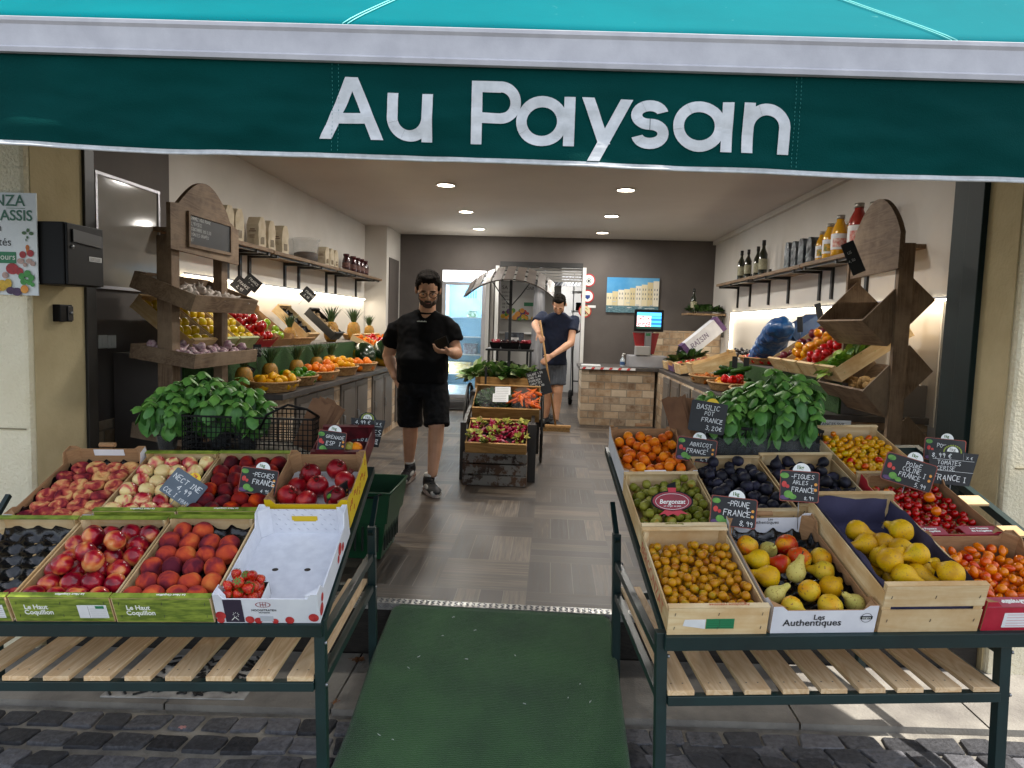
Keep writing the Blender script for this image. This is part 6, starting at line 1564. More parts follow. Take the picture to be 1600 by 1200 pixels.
# ============================================================ counters
M_cab = mat('cabinet_grey', '#5e5751', '#554f49', rough=.45, scale=3); M_ctop = mat('counter_slab', '#4c4744', '#3c3835', rough=.4, scale=14, bump=.05)
M_mat_g = NT('grass_mat'); co = M_mat_g.coords(); f = M_mat_g.noise(co, 150, 4, .7); M_mat_g.color(M_mat_g.ramp(f, [(.35, H('#0f2a0c')), (.6, H('#2a5418')), (.75, H('#48752a'))])); M_mat_g.set(Roughness=.9); M_mat_g.bump(f, 1, .012); M_mat_g = M_mat_g.m
def cab_door(parent, I, x, y0, y1, z0, z1, nx):
    a, b = sorted((x, x + nx * .018)); d = MB().box(a, y0, z0, b, y1, z1, bev=.003).build('cabinet_door', M_cab, parent, I)
    mb = MB(); g = .055; a, b = sorted((x + nx * .0185, x + nx * .026)); mb.box(a, y0 + g, z0 + g, b, y1 - g, z1 - g, bev=.003); mb.build('raised_panel', M_cab, d)
    mb = MB(); yy = y0 + .03; mb.tube([(x + nx * .02, yy, (z0 + z1) / 2 - .05), (x + nx * .045, yy, (z0 + z1) / 2 - .04), (x + nx * .045, yy, (z0 + z1) / 2 + .04), (x + nx * .02, yy, (z0 + z1) / 2 + .05)], .005, 6); mb.build('handle', M_steel, d)
t = thing('counter', 'long grey cabinet counter with stone piers along the left wall', 'counter', (-2.35, 7.6, 0)); I = Matrix.Translation((2.35, -7.6, 0))
MB().box(XL, 4.92, 0, -1.93, 10.5, .762).build('carcass', M_stone_y, t, I); MB().box(XL, 4.86, .763, -1.87, 10.56, .805, bev=.005).build('slab', M_ctop, t, I)
MB().box(-2.80, 4.895, .02, -1.94, 4.918, .762).build('end_panel', M_stone_x, t, I)
y = 5.25
while y < 10.2:
    cab_door(t, I, -1.929, y, y + .46, .08, .74, 1); cab_door(t, I, -1.929, y + .47, y + .93, .08, .74, 1); y += 1.16
t = thing('display_ledge', 'raised display ledge faced with green grass matting, left counter', 'display ledge', (-2.55, 7.3, .8)); I = Matrix.Translation((2.55, -7.3, -.8))
MB().box(-2.79, 4.38, .0, -2.34, 4.90, 1.09).build('end_cupboard', M_taupe, t, I); MB().box(-2.79, 4.901, .807, -2.34, 10.4, 1.09).build('ledge', M_taupe, t, I)
MB().box(-2.339, 4.38, .807, -2.325, 10.4, 1.085).build('grass_mat', M_mat_g, t, I)
t = thing('counter', 'stone tiled checkout counter with red and white tape, joined to the right cabinet counter', 'counter', (1.4, 8, 0)); I = Matrix.Translation((-1.4, -8, 0))
MB().box(.43, 9.68, 0, 1.42, 10.5, .76).build('stone_front', M_stone_x, t, I); MB().box(.39, 9.63, .761, 1.46, 10.55, .805, bev=.004).build('slab', M_ctop, t, I)
MB().box(1.461, 4.9, 0, XR, 10.5, .76).build('carcass', M_stone_y, t, I); MB().box(1.461, 4.85, .761, XR, 10.55, .805, bev=.004).build('slab', M_ctop, t, I)
y = 9.1
while y > 5: cab_door(t, I, 1.458, y - .5, y - .02, .08, .74, -1); y -= .62
mb = MB(); mb.box(.40, 9.622, .772, 1.15, 9.6285, .802); tp = mb.build('warning_tape', M_paper, t, I)
for k in range(6): x = .43 + k * .12; mb = MB(); mb.prism([(x, .773), (x + .04, .773), (x + .06, .801), (x + .02, .801)], 9.6205, 9.6215, Matrix(((1, 0, 0, 0), (0, 0, 1, 0), (0, 1, 0, 0), (0, 0, 0, 1)))); mb.build('red_stripe', M_pred, tp)
t = thing('display_ledge', 'raised ledge with green grass matting on the right counter', 'display ledge', (2.2, 6.9, .8)); I = Matrix.Translation((-2.2, -6.9, -.8))
MB().box(1.98, 4.9, .807, 2.54, 8.6, 1.02).build('ledge', M_taupe, t, I); MB().box(1.964, 4.9, .807, 1.979, 8.6, 1.015).build('grass_mat', M_mat_g, t, I)
t = thing('wall_upstand', 'sandy tiled upstand behind the far right end of the counter', 'tiled upstand', (2, 10.9, 1)); 
MB().box(-.45, -.02, -.19, .55, .02, .32).build('tiles', M_stone_x, t)

# ============================================================ produce on the counters
def tilt_crate(name, label, x_low, y0, w, z_low, l, ang, side, h, m=None, my=None, kind='wood', outer=None, inner=None):
    """crate sloping up towards its wall; side=-1 for the left wall, +1 for the right"""
    if side < 0: ex, ey = V((0, 1, 0)), V((-cos(ang), 0, sin(ang)))
    else: ex, ey = V((0, -1, 0)), V((cos(ang), 0, sin(ang)))
    ez = ex.cross(ey); O = V((x_low, y0 if side < 0 else y0 + w, z_low))
    M = Matrix(((ex.x, ey.x, ez.x, O.x), (ex.y, ey.y, ez.y, O.y), (ex.z, ey.z, ez.z, O.z), (0, 0, 0, 1)))
    if kind == 'wood': return wood_crate(name, label, M, w, l, h, m=m, my=my, side=.85)
    return carton(name, label, M, w, l, h, outer, inner)
MF['yapple'] = fruitmat('yellow_apple_skin', [(.3, '#c9a51c'), (.5, '#dbb822'), (.75, '#c7b42a')], rough=.3, scale=16, coat=.3); MF['rapple'] = fruitmat('red_apple_skin', [(.3, '#7a0f18'), (.5, '#a01820'), (.68, '#b83428'), (.8, '#cf8a3c')], rough=.25, scale=16, coat=.4)
MF['gapple'] = fruitmat('green_apple_skin', [(.3, '#7a9a2a'), (.7, '#98ad34')], rough=.3, scale=16, coat=.3)
MF['lemon'] = fruitmat('lemon_skin', [(.3, '#d19a10'), (.7, '#dfae18')], rough=.45, scale=14, bump=.15); MF['lime'] = fruitmat('lime_skin', [(.3, '#2c5414'), (.7, '#4c7a1c')], rough=.35, scale=14, bump=.1)
MF['orange'] = fruitmat('orange_skin', [(.3, '#cf6a0c'), (.7, '#df8414')], rough=.45, scale=14, bump=.15); MF['mango'] = fruitmat('melon_skin', [(.3, '#d98a1a'), (.7, '#dda62c')], rough=.45, scale=14)
MF['btom'] = fruitmat('tomato_skin', [(.3, '#a3120c'), (.7, '#c0240f')], rough=.2, scale=12, coat=.4); MF['bytom'] = fruitmat('yellow_beef_tomato_skin', [(.3, '#d0781a'), (.5, '#dd9a18'), (.75, '#dbae22')], rough=.22, scale=12, coat=.4)
MF['onion'] = fruitmat('red_onion_skin', [(.3, '#4a1620'), (.7, '#7a2c38')], rough=.35, scale=18, coat=.2); MF['cuc'] = fruitmat('cucumber_skin', [(.3, '#16300f'), (.7, '#2c5218')], rough=.35, scale=18); MF['spud'] = fruitmat('sweet_potato_skin', [(.3, '#8a4a20'), (.7, '#b06a30')], rough=.7, scale=20)
MF['pepper'] = fruitmat('green_pepper_skin', [(.3, '#1f4a14'), (.7, '#3c7a1e')], rough=.2, scale=14, coat=.4); MF['shroom'] = fruitmat('mushroom_skin', [(.3, '#9c8468'), (.7, '#c9b292')], rough=.8, scale=30)
FR['apple'] = fmesh('apple', ball_prof(.036, .30, .08, .92), 18, m=MF['yapple'])
def remat(me, m): q = me.copy(); q.materials.clear(); q.materials.append(m); return q
FR['rapple'] = remat(FR['apple'], MF['rapple']); FR['gapple'] = remat(FR['apple'], MF['gapple'])
FR['lemon'] = fmesh('lemon', [(0, -.046), (.006, -.043), (.014, -.036), (.026, -.022), (.031, 0), (.027, .02), (.016, .034), (.008, .041), (.005, .046), (0, .047)], 16, m=MF['lemon'])
FR['lime'] = remat(FR['lemon'], MF['lime']); FR['orange'] = fmesh('orange', ball_prof(.037, .04, .02, .96), 18, m=MF['orange'], wob=.02); FR['mango'] = remat(FR['orange'], MF['mango'])
def ribbed(n, d):
    return lambda co: V((co.x * (1 - d + d * abs(cos(n / 2 * math.atan2(co.y, co.x)))), co.y * (1 - d + d * abs(cos(n / 2 * math.atan2(co.y, co.x)))), co.z))
FR['btom'] = fmesh('btom', ball_prof(.036, .25, .03, .78), 24, m=MF['btom'], fn=ribbed(9, .09)); FR['bytom'] = remat(FR['btom'], MF['bytom']); FR['ctom'] = fmesh('ctom', ball_prof(.030, .1, .02, 1.05), 14, m=MF['btom'])
FR['onion'] = fmesh('onion', [(0, -.03), (.02, -.028), (.036, -.008), (.034, .010), (.018, .026), (.006, .034), (.004, .05), (0, .05)], 16, m=MF['onion'])
FR['cuc'] = fmesh('cuc', [(0, -.10), (.018, -.09), (.024, -.05), (.025, 0), (.024, .05), (.018, .09), (0, .10)], 14, m=MF['cuc']); FR['spud'] = fmesh('spud', ball_prof(.028, 0, 0, 1.8), 14, m=MF['spud'], wob=.2)
FR['bell'] = fmesh('bell', [(0, -.035), (.018, -.045), (.034, -.035), (.038, 0), (.040, .03), (.026, .045), (.010, .036), (0, .034)], 20, m=MF['bytom'], fn=ribbed(4, .1)); FR['rbell'] = remat(FR['bell'], MF['btom'])
FR['lpep'] = fmesh('lpep', [(0, -.10), (.008, -.09), (.018, -.05), (.028, .0), (.034, .05), (.030, .075), (.012, .082), (.006, .07), (.004, .11), (0, .112)], 16, m=MF['pepper'], fn=ribbed(4, .12), wob=.12)
FR['shroom'] = fmesh('shroom', [(0, -.02), (.010, -.02), (.011, 0), (.028, .0), (.026, .014), (.014, .024), (0, .027)], 14, m=MF['shroom'])
rg = random.Random(31)
def fill(c, w, l, spec, n, r, label, grp, nm_, cat, lie=None, z0=.02, lo=.012, ov=.95, **kw): return fruits(nm_, cat, label, grp, spec, c.matrix_world, pack(n, w - lo, l - lo, r, rg, z0, 12, (lo, lo), ov=ov), r, rg, lie, **kw)
A_ = RAD(38)
def rows(c, w, l, r, nx, ny, z): 
    return [(.012 + r + (w - .024 - 2 * r) * i / max(1, nx - 1), .02 + r + (l - .04 - 2 * r) * j / (ny - 1), z + rg.uniform(0, .006), r * rg.uniform(.96, 1.05)) for j in range(ny) for i in range(nx)]
M_pcrate = mat('pale_green_print', '#b5b68a', '#98a070', rough=.6, scale=14)
for i, (y0, w, mesh, lab, gname, kind, o_, lb2) in enumerate([(4.40, .31, FR['apple'], 'yellow apple in the nearest tilted crate behind the wooden stand', 'yellow apples in the nearest tilted crate', 'wood', None, 'tilted wooden crate of yellow apples nearest the whiteboard'),
        (4.74, .31, FR['apple'], 'yellow apple in the second tilted crate on the left ledge', 'yellow apples in the second tilted crate', 'wood', None, 'second tilted wooden crate of yellow apples, pale front'),
        (5.08, .33, FR['apple'], 'yellow apple in the pale fronted tilted crate', 'yellow apples in the third tilted crate', 'wood', None, 'third tilted crate of yellow apples beside the red box'),
        (5.45, .34, FR['rapple'], 'glossy red apple in the tilted crimson box', 'red apples in the tilted crimson box', 'card', M_red2, 'tilted crimson cardboard box of red apples on the left ledge'),
        (5.83, .34, FR['gapple'], 'green apple in the tilted brown cardboard box', 'green apples in the brown box', 'card', M_card, 'tilted brown cardboard box with a few green apples')]):
    c = tilt_crate('fruit_crate', lb2, -2.33, y0, w, 1.10, .46, A_, -1, .11, m=M_pcrate if i in (1, 2) else None, kind=kind, outer=o_)
    if i < 3: pts = rows(c, w, .46, .038, 3, 5, .062)
    elif i == 3: pts = rows(c, w, .46, .040, 3, 5, .065) + [(.1, .10, .13, .042), (.2, .12, .13, .04), (.15, .2, .135, .042)]
    else: pts = [(.08, .08, .06, .038), (.2, .07, .06, .038), (.26, .15, .06, .036), (.1, .2, .06, .04), (.24, .24, .06, .038)]
    fruits('apple', 'apple', lab, gname, mesh, c.matrix_world, pts, .036, rg)
c = tilt_crate('fruit_crate', 'tilted plain wooden crate lined with black trays by the left wall', -2.40, 6.75, .32, 1.12, .42, RAD(42), -1, .10)
tag(black_tray(c, .32, .42), 'black tray in the tilted wooden crate by the left wall', 'fruit tray')
c = tilt_crate('fruit_crate', 'tilted dark crate standing against the left wall between pineapples', -2.38, 7.55, .30, 1.12, .40, RAD(42), -1, .10, m=M_black, my=M_black)
fill(c, .30, .40, FR['shroom'], 18, .026, 'brown mushroom in the tilted dark crate', 'mushrooms in the dark crate', 'mushroom', 'mushroom')
# wicker baskets
M_wick = mat('wicker', '#b08a58', '#8c6538', rough=.7, scale=40, bump=.3)
def wicker(label, x, y, z, rx, ry, h, rz_=0, tilt=0):
    t = thing('wicker_basket', label, 'basket', T(x, y, z, rz_, 0, tilt)); mb = MB(); N = 48; rows_ = int(h / .011) + 1
    for k in range(rows_):
        s = k / max(1, rows_ - 1); e = .80 + .20 * s; P = []
        for i in range(N): a = 2 * pi * i / N; w = .0035 * (1 if (i + k) % 2 else -1); P.append(((rx * e + w) * cos(a), (ry * e + w) * sin(a), .008 + k * .011))
        mb.tube(P, .0062, 5, closed=True)
    mb.tube([((rx + .004) * cos(2 * pi * i / 32), (ry + .004) * sin(2 * pi * i / 32), h + .004) for i in range(32)], .009, 6, closed=True)
    mb.build('woven_side', M_wick, t); mb = MB(); mb.lathe([(0, .004), (.8, .004)], 32, Matrix.Diagonal((rx, ry, 1, 1)), cap=False); mb.build('base', M_wick, t); return t
def heap(t, rx, ry, n, r, mesh, label, grp, nm_, cat, z0=.01, lie=None, ov=.94, **kw):
    pts = pack(n, 2 * rx, 2 * ry, r, rg, z0, 12, (-rx, -ry), area=lambda x, y: (x / (rx - r * .9)) ** 2 + (y / (ry - r * .9)) ** 2 < 1, ov=ov, zbias=lambda x, y: .0)
    fruits(nm_, cat, label, grp, mesh, t.matrix_world, pts, r, rg, lie, **kw)
t = wicker('nearest flat wicker basket of lemons on the left counter', -2.02, 5.10, .806, .16, .24, .07); heap(t, .155, .235, 30, .033, FR['lemon'], 'bright yellow lemon in the nearest wicker basket', 'lemons in the nearest wicker basket', 'lemon', 'lemon')
t = wicker('wicker basket of green limes beside the lemons', -2.04, 5.62, .806, .15, .22, .07); heap(t, .145, .215, 26, .030, FR['lime'], 'small green lime in the second wicker basket', 'limes in the second wicker basket', 'lime', 'lime')
t = wicker('wicker basket of golden oranges next to the limes', -2.04, 6.15, .806, .16, .25, .075); heap(t, .155, .245, 26, .037, FR['orange'], 'round orange in the third wicker basket', 'oranges in the third wicker basket', 'orange', 'orange')
t = wicker('wicker basket of yellow mangoes and oranges in mid counter', -2.04, 6.78, .806, .16, .27, .08); heap(t, .155, .265, 28, .038, FR['mango'], 'yellow orange mango in the fourth wicker basket', 'mangoes in the fourth wicker basket', 'mango', 'mango')
t = wicker('farthest wicker basket of tangerines before the watermelons', -2.0, 7.42, .806, .15, .25, .08); heap(t, .145, .245, 22, .034, FR['orange'], 'orange tangerine in the farthest wicker basket', 'tangerines in the farthest basket', 'tangerine', 'tangerine')
t = wicker('long wicker tray on the left ledge holding tipped crates', -2.50, 6.75, 1.091, .16, .40, .06)
t = wicker('wicker tray of dried fruit at the far end of the left ledge', -2.50, 9.0, 1.091, .15, .35, .06); heap(t, .14, .33, 14, .03, FR['shroom'], 'brown mushroom in the far wicker tray', 'mushrooms in the far tray', 'mushroom', 'mushroom')
# watermelons
wm = NT('watermelon_rind'); co = wm.coords(); f = wm.noise(co, 5, 3, .5); f2 = wm.noise(co, 2.3, 2, .5); wm.color(wm.mix(wm.ramp(f2, [(.56, 0.), (.62, 1.)]), wm.ramp(f, [(.4, H('#0c1f0c')), (.65, H('#1d3d16'))]), H('#c9951a'))); wm.set(Roughness=.25); wm.b.inputs['Coat Weight'].default_value = .3
for x, y, z, r, l in ((-2.14, 8.05, .94, .135, 'green and yellow watermelon behind the tangerine basket'), (-1.98, 8.35, .95, .15, 'large dark watermelon with a yellow patch beside the standing man')):
    mb = MB(); mb.ell((0, 0, 0), (r, r * 1.15, r * .97), seg=28, rings=18); o = mb.build('watermelon', wm.m, label=l, cat='watermelon'); o.matrix_world = T(x, y, z, 1.2, 1.1, .3)
# pineapples
M_pine = NT('pineapple_skin'); co = M_pine.coords(); vo = M_pine.n('TexVoronoi'); vo.inputs['Scale'].default_value = 38; M_pine.l(co, vo.inputs['Vector']); M_pine.color(M_pine.ramp(vo.outputs['Distance'], [(.1, H('#4a3212')), (.35, H('#a8741c')), (.7, H('#8a6a22'))])); M_pine.set(Roughness=.6); M_pine.bump(vo.outputs['Distance'], -.9, .02); M_pine = M_pine.m
M_blade = mat('pineapple_leaf', '#4f6a40', '#2a4526', rough=.5, scale=30)
mb = MB(); mb.lathe([(0, 0), (.035, .0), (.055, .03), (.062, .08), (.055, .13), (.038, .16), (0, .17)], 20, cap=False); PB = mb.mesh('pb'); PB.materials.append(M_pine)
mb = MB(); r2 = random.Random(4)
for k in range(46):
    a = k * 2.4; s = k / 46; L = .17 * (1 - .45 * s) * r2.uniform(.85, 1.1); out = .9 - .75 * s
    P = []
    for q in range(5): t_ = q / 4; P.append(V((cos(a) * (.012 + L * out * (t_ ** 1.2) * .75), sin(a) * (.012 + L * out * (t_ ** 1.2) * .75), .155 + .03 * s + L * t_ * (1 - .25 * out * t_))))
    side = V((-sin(a), cos(a), 0)); prev = None
    for q, p in enumerate(P):
        w = .009 * (1 - q / 4) + .0006; e = (mb.bm.verts.new(p - side * w), mb.bm.verts.new(p + V((cos(a), sin(a), 0)) * -.003 * (1 - q / 4)), mb.bm.verts.new(p + side * w))
        if prev: mb.bm.faces.new((prev[0], prev[1], e[1], e[0])); mb.bm.faces.new((prev[1], prev[2], e[2], e[1]))
        prev = e
PC = mb.mesh('pc'); PC.materials.append(M_blade)
def pine(x, y, z, label, grp, s=1, tilt=0):
    t = thing('pineapple', label, 'pineapple', T(x, y, z, rg.uniform(0, 6), tilt, 0, s), grp); obj('body', PB, None, t); obj('crown_leaves', PC, None, t)
for x, y in ((-2.22, 5.02), (-2.24, 5.55), (-2.23, 6.12), (-2.24, 6.68), (-2.24, 7.12)): pine(x, y, .806, 'pineapple standing on the left counter against the grass matting', 'pineapples against the grass matting', 1.05)
for u, lab, s in ((447, 'leafy pineapple beside the brown box on the left ledge', 1.0), (514, 'golden pineapple leaning out on the left ledge', 1.35), (550, 'pineapple with a wide crown on the left ledge', 1.35), (575, 'farthest small pineapple on the left ledge', 1.1)):
    Y = 2.45 * 1107 / (862 - u); pine(-2.45, Y, 1.09, lab, None, s)
M_strawb = MF['straw']
for k, (y, m_, fr_, lab, grp, col) in enumerate(((8.3, None, FR['apri'], 'pink apricot in a far tilted crate', 'apricots in the far left crate', 0), (8.75, None, FR['btom'], 'red fruit in the far tilted crate behind the man', 'red fruit in the far left crate', 0), (9.2, None, FR['apri'], 'orange apricot in the farthest tilted crate', 'apricots in the farthest left crate', 0))):
    c = tilt_crate('fruit_crate', ('nearest', 'middle', 'farthest')[k] + ' of the small tilted crates beyond the watermelons', -2.0, y, .36, .93, .42, RAD(24), -1, .08)
    fill(c, .36, .42, fr_, 34, .027, lab, grp, 'stone_fruit', 'fruit', ov=.9)
# ---- right counter
def rt(u, X): return X * 1107 / (u - 862)
for i, (y0, spec, r, n, lab, grp, nm_, cat, lb2) in enumerate([(5.15, FR['btom'], .036, 38, 'ripe red tomato in the nearest tilted crate on the right', 'red tomatoes in the tilted crate', 'tomato', 'tomato', 'tilted wooden crate of ribbed red tomatoes beside the right stand'),
        (5.51, FR['bytom'], .036, 40, 'yellow orange ribbed tomato in the tilted crate', 'yellow tomatoes in the tilted crate', 'beef_tomato', 'tomato', 'tilted wooden crate of yellow orange tomatoes on the right'),
        (5.87, FR['onion'], .032, 28, 'dark red onion in the tilted crate', 'red onions in the tilted crate', 'onion', 'onion', 'tilted wooden crate of dark red onions on the right')]):
    c = tilt_crate('fruit_crate', lb2, 1.93, y0, .33, 1.03, .55, RAD(36), 1, .12); fill(c, .33, .55, spec, n, r, lab, grp, nm_, cat)
c = tilt_crate('fruit_crate', 'tilted wooden crate of frilly lettuce nearest the right stand', 1.93, 4.79, .33, 1.03, .55, RAD(36), 1, .12)
def leafy(label, M, R, n, Hh, m, seed, cat='lettuce', nm_='lettuce'):
    r2 = random.Random(seed); bm = bmesh.new(); la = bm.faces.layers.float.new('r_')
    for k in range(n):
        a = r2.uniform(0, 6.28); q = math.sqrt(r2.random()); p = V((R * q * cos(a), R * q * sin(a), Hh * .3 * (1 - q * q) + .01))
        leaf(bm, Matrix.Translation(p) @ Euler((r2.uniform(-.6, .6), -r2.uniform(.1, 1.2), a)).to_matrix().to_4x4(), Hh * r2.uniform(.6, 1.1), .7, 5, 4, .6, la, r2.random(), -.3)
    o = obj(nm_, leafmesh(bm, la, nm_), m, None, None, label=label, cat=cat); o.matrix_world = M; return o
M_let = NT('lettuce_leaf'); a_ = M_let.n('Attribute', attribute_name='rnd'); M_let.color(M_let.ramp(a_.outputs['Fac'], [(0, H('#3f7a1e')), (1, H('#94ad3c'))])); M_let.set(Roughness=.5); M_let = M_let.m
M_herb = NT('herb_leaf'); a_ = M_herb.n('Attribute', attribute_name='rnd'); M_herb.color(M_herb.ramp(a_.outputs['Fac'], [(0, H('#16300f')), (1, H('#3a5a24'))])); M_herb.set(Roughness=.5); M_herb = M_herb.m
leafy('frilly pale green lettuce in the tilted crate by the right stand', c.matrix_world @ T(.16, .15, .03), .14, 90, .10, M_let, 1)
p = at(1205, 585, Y=5.7); t = wicker('flat wicker basket of long green peppers behind the right basil', 1.62, 5.55, .806, .20, .42, .09)
heap(t, .19, .40, 20, .036, FR['lpep'], 'long glossy green pepper in the basket behind the basil', 'green peppers in the basket', 'green_pepper', 'pepper', lie='side', ov=.9)
t = wicker('wicker basket of yellow and red peppers on the right counter', 1.62, 6.55, .806, .17, .28, .07)
heap(t, .16, .26, 9, .040, FR['bell'], 'yellow bell pepper in the basket on the right counter', 'yellow bell peppers', 'bell_pepper', 'pepper', ov=.9); 
for x, y in ((.04, -.2), (-.05, -.16), (.08, -.1), (-.02, -.23)): fruits('bell_pepper', 'pepper', 'red bell pepper beside the yellow ones in the right basket', 'red bell peppers', FR['rbell'], t.matrix_world, [(x, y, .11, .04)], .04, rg)
t = wicker('wicker basket of sweet potatoes on the right counter', 1.62, 7.4, .806, .17, .30, .07); heap(t, .16, .28, 16, .034, FR['spud'], 'brown orange sweet potato in the wicker basket', 'sweet potatoes in the basket', 'sweet_potato', 'sweet potato', ov=.9)
pts = [(rg.uniform(-.12, .12), rg.uniform(-.2, .2), .04 + k * .012, .026) for k in range(12)]
fruits('cucumber', 'cucumber', 'dark green cucumber heaped beside the grass matting', 'cucumbers by the grass matting', FR['cuc'], T(1.80, 7.0, .81), pts, .026, rg, 'side')
t = wicker('wicker basket of plum tomatoes on the raised right ledge', 2.15, 7.35, 1.021, .2, .40, .06); heap(t, .19, .38, 34, .031, FR['ctom'], 'bright red plum tomato on the raised right ledge', 'plum tomatoes on the raised ledge', 'ledge_tomato', 'tomato', ov=.92)
c = tilt_crate('fruit_crate', 'long wooden crate tipped on its side on the right counter', 1.60, 7.9, .30, .82, .50, RAD(20), 1, .16)
c = tilt_crate('fruit_crate', 'wooden crate with aubergines near the checkout', 1.52, 8.35, .36, .82, .55, RAD(12), 1, .12, m=M_crate)
MF['aub'] = fruitmat('aubergine_skin', [(.3, '#120a18'), (.7, '#241430')], rough=.15, coat=.5); FR['aub'] = remat(FR['lpep'], MF['aub'])
fill(c, .36, .55, FR['aub'], 10, .035, 'dark aubergine in the crate near the checkout', 'aubergines near the checkout', 'aubergine', 'aubergine', 'side')
c = tilt_crate('fruit_crate', 'dark printed carton of red fruit near the checkout scale', 1.52, 8.8, .38, .82, .5, RAD(12), 1, .10, kind='card', outer=M_ppur)
fill(c, .38, .5, FR['rapple'], 14, .036, 'red fruit in the dark carton near the scale', 'red fruit near the scale', 'apple', 'apple')
c = tilt_crate('fruit_crate', 'crate of green leeks at the far end of the right counter', 1.52, 9.25, .36, .82, .55, RAD(12), 1, .10)
leafy('bunch of dark green leaves in the far right crate', c.matrix_world @ T(.18, .3, .04), .16, 60, .16, M_herb, 2, 'herbs', 'herb_bunch')
# purple printed box standing on its corner
p = at(1097, 527, Y=9.6); t = thing('fruit_box', 'purple and white printed fruit box leaning on its corner beside the scale', 'box', T(p.x, 9.6, p.z, 0, 0, -.72)); 
MB().box(-.30, -.12, -.10, .30, .12, .10).build('carton', M_cardw, t); mb = MB(); mb.box(-.302, -.122, -.102, -.24, .122, .102); mb.box(.24, -.122, -.102, .302, .122, .102); mb.build('purple_ends', M_ppur, t)
mb = MB(); circ(mb, .10, .0, .045, -.123, 14); circ(mb, .15, .03, .03, -.1245, 14); mb.build('printed_fruit', M_porange, t); mb = MB(); chalk(mb, 'RAISIN', -.2, -.03, .06, .1215, rng=SG, M=FACE); mb.build('lettering', M_ppur, t)
# blue bag
M_blueb = mat('blue_plastic_bag', '#1d5c9c', '#144680', rough=.35, scale=10, bump=.6, bscale=14, bdist=.04, coat=.3)
mb = MB()
for s in range(9):
    f = s / 8; c_ = V((0, -.50 + f * .95, .06 + f * .30)); mb.ell(c_, (.15 - .03 * abs(f - .4), .12, .10 + .015 * sin(s * 2)), seg=12, rings=8)
bb = remesh(mb, .014, 3, lambda c: .018 * noise.noise(c * 13) + .006 * noise.noise(c * 34))
p = at(1205, 535, X=2.08); o = obj('plastic_bag', bb, M_blueb, label='crumpled blue plastic bag draped over a crate on the right ledge', cat='bag'); o.matrix_world = T(2.08, p.y, 1.03, pi - .15)
p2 = at(1228, 512, X=2.2); t = thing('fruit_box', 'empty dark blue crate tipped up under the blue plastic bag', 'box', T(2.2, p2.y - .1, p2.z - .12, 0, 0, -.6)); MB().box(0, -.2, 0, .30, .16, .10).build('carton', mat('dark_blue_card', '#1b3f6b', '#16345a', rough=.5), t)
for x, y, z, n_ in ((2.2, 8.2, 1.06, 'nearer'), (2.25, 8.42, 1.07, 'farther')):
    mb = MB(); r2 = random.Random(int(y * 10))
    for k in range(26): mb.ell((r2.uniform(-.13, .13), r2.uniform(-.1, .1), r2.uniform(0, .07)), .022, seg=8, rings=6)
    o = mb.build('grapes', mat('black_grape', '#12101c', rough=.3, coat=.3), label=n_ + ' bunch of black grapes beyond the ledge tomatoes', cat='grapes'); o.matrix_world = T(x, y, z)
# little dark signs inside
def isign(label, u, v, Y, w, h, yaw, roll, lines=(('FRANCE', -.3, .05, .22), ('2,95', -.2, -.3, .22)), stake=.08): sign(label, u, v, Y, w, h, lines, yaw, roll, 0, 'plain', disc=None, stake=stake)
isign('tilted black sign clipped above the brown apple box', 378, 447, 5.9, 30, 22, .3, .7); isign('second black sign beside the first above the brown apple box', 394, 442, 6.05, 26, 20, .3, .7)
isign('diamond tilted black sign on the left wall below the strip light', 481, 460, 7.2, 20, 18, .3, .72); isign('small black sign with a white disc on the grass matting', 402, 548, 5.2, 12, 20, .3, 0)
isign('small torn white and black tag near the lemons', 390, 577, 5.2, 16, 10, .3, .5); isign('thin dark sign standing up by the glowing right wall', 1250, 507, 6.3, 9, 24, -.8, -.1, ()); isign('dark sign leaning above the yellow tomato crate', 1280, 487, 5.9, 10, 26, -.8, -.3, ())
isign('small white and black tag beneath the ledge tomatoes', 1148, 568, 7.0, 8, 22, -.2, 0, ()); isign('second small tag on the grass matting of the right ledge', 1166, 570, 6.9, 8, 22, -.2, 0, ())
isign('black chalk sign behind the checkout beside the printed box', 1068, 553, 9.7, 22, 18, 0, .2)
# box under the right basil with visible end of a printed strip
p = at(1298, 657, Y=4.45); t = thing('notice_strip', 'white strip reading TANCES SVP with red marks beside the right stand', 'notice', T(p.x, 4.3, p.z)); MB().box(-.14, 0, -.02, .06, .004, .02).build('strip', M_paper, t)
text('lettering', 'TANCES SVP', .026, M_inkk, t, Matrix.Translation((-.125, -.001, -.012)) @ FACE, ext=.0003)
t = wicker('wicker basket on the floor beside the right stand', 1.85, 4.75, .55, .13, .15, .14)

# ============================================================ checkout things
p = at(1013, 501, Y=9.85); t = thing('scale', 'checkout scale with a bright touch screen on a pole', 'scale', (1.33, 9.85, .806)); I = Matrix.Translation((-1.33, -9.85, -.806))
x0, z0 = 1.33, p.z; MB().box(x0 - .20, 9.84, z0 - .15, x0 + .20, 9.88, z0 + .15, bev=.01).build('screen_housing', M_blackpl, t, I)
scr = NT('lit_screen'); co = scr.coords('Generated'); sx = scr.n('SeparateXYZ'); scr.l(co, sx.inputs[0])
def g_(o, v): return scr.math('GREATER_THAN', o, v)
nzs = scr.noise(co, 9, 3); left = scr.mix(scr.ramp(nzs, [(.4, 0.), (.6, 1.)]), H('#f0e8ec'), H('#c02a2c'))
right = scr.mix(g_(scr.math('FRACT', scr.math('MULTIPLY', sx.outputs[2], 4)), .5), H('#1c5fae'), H('#3f9ae0'))
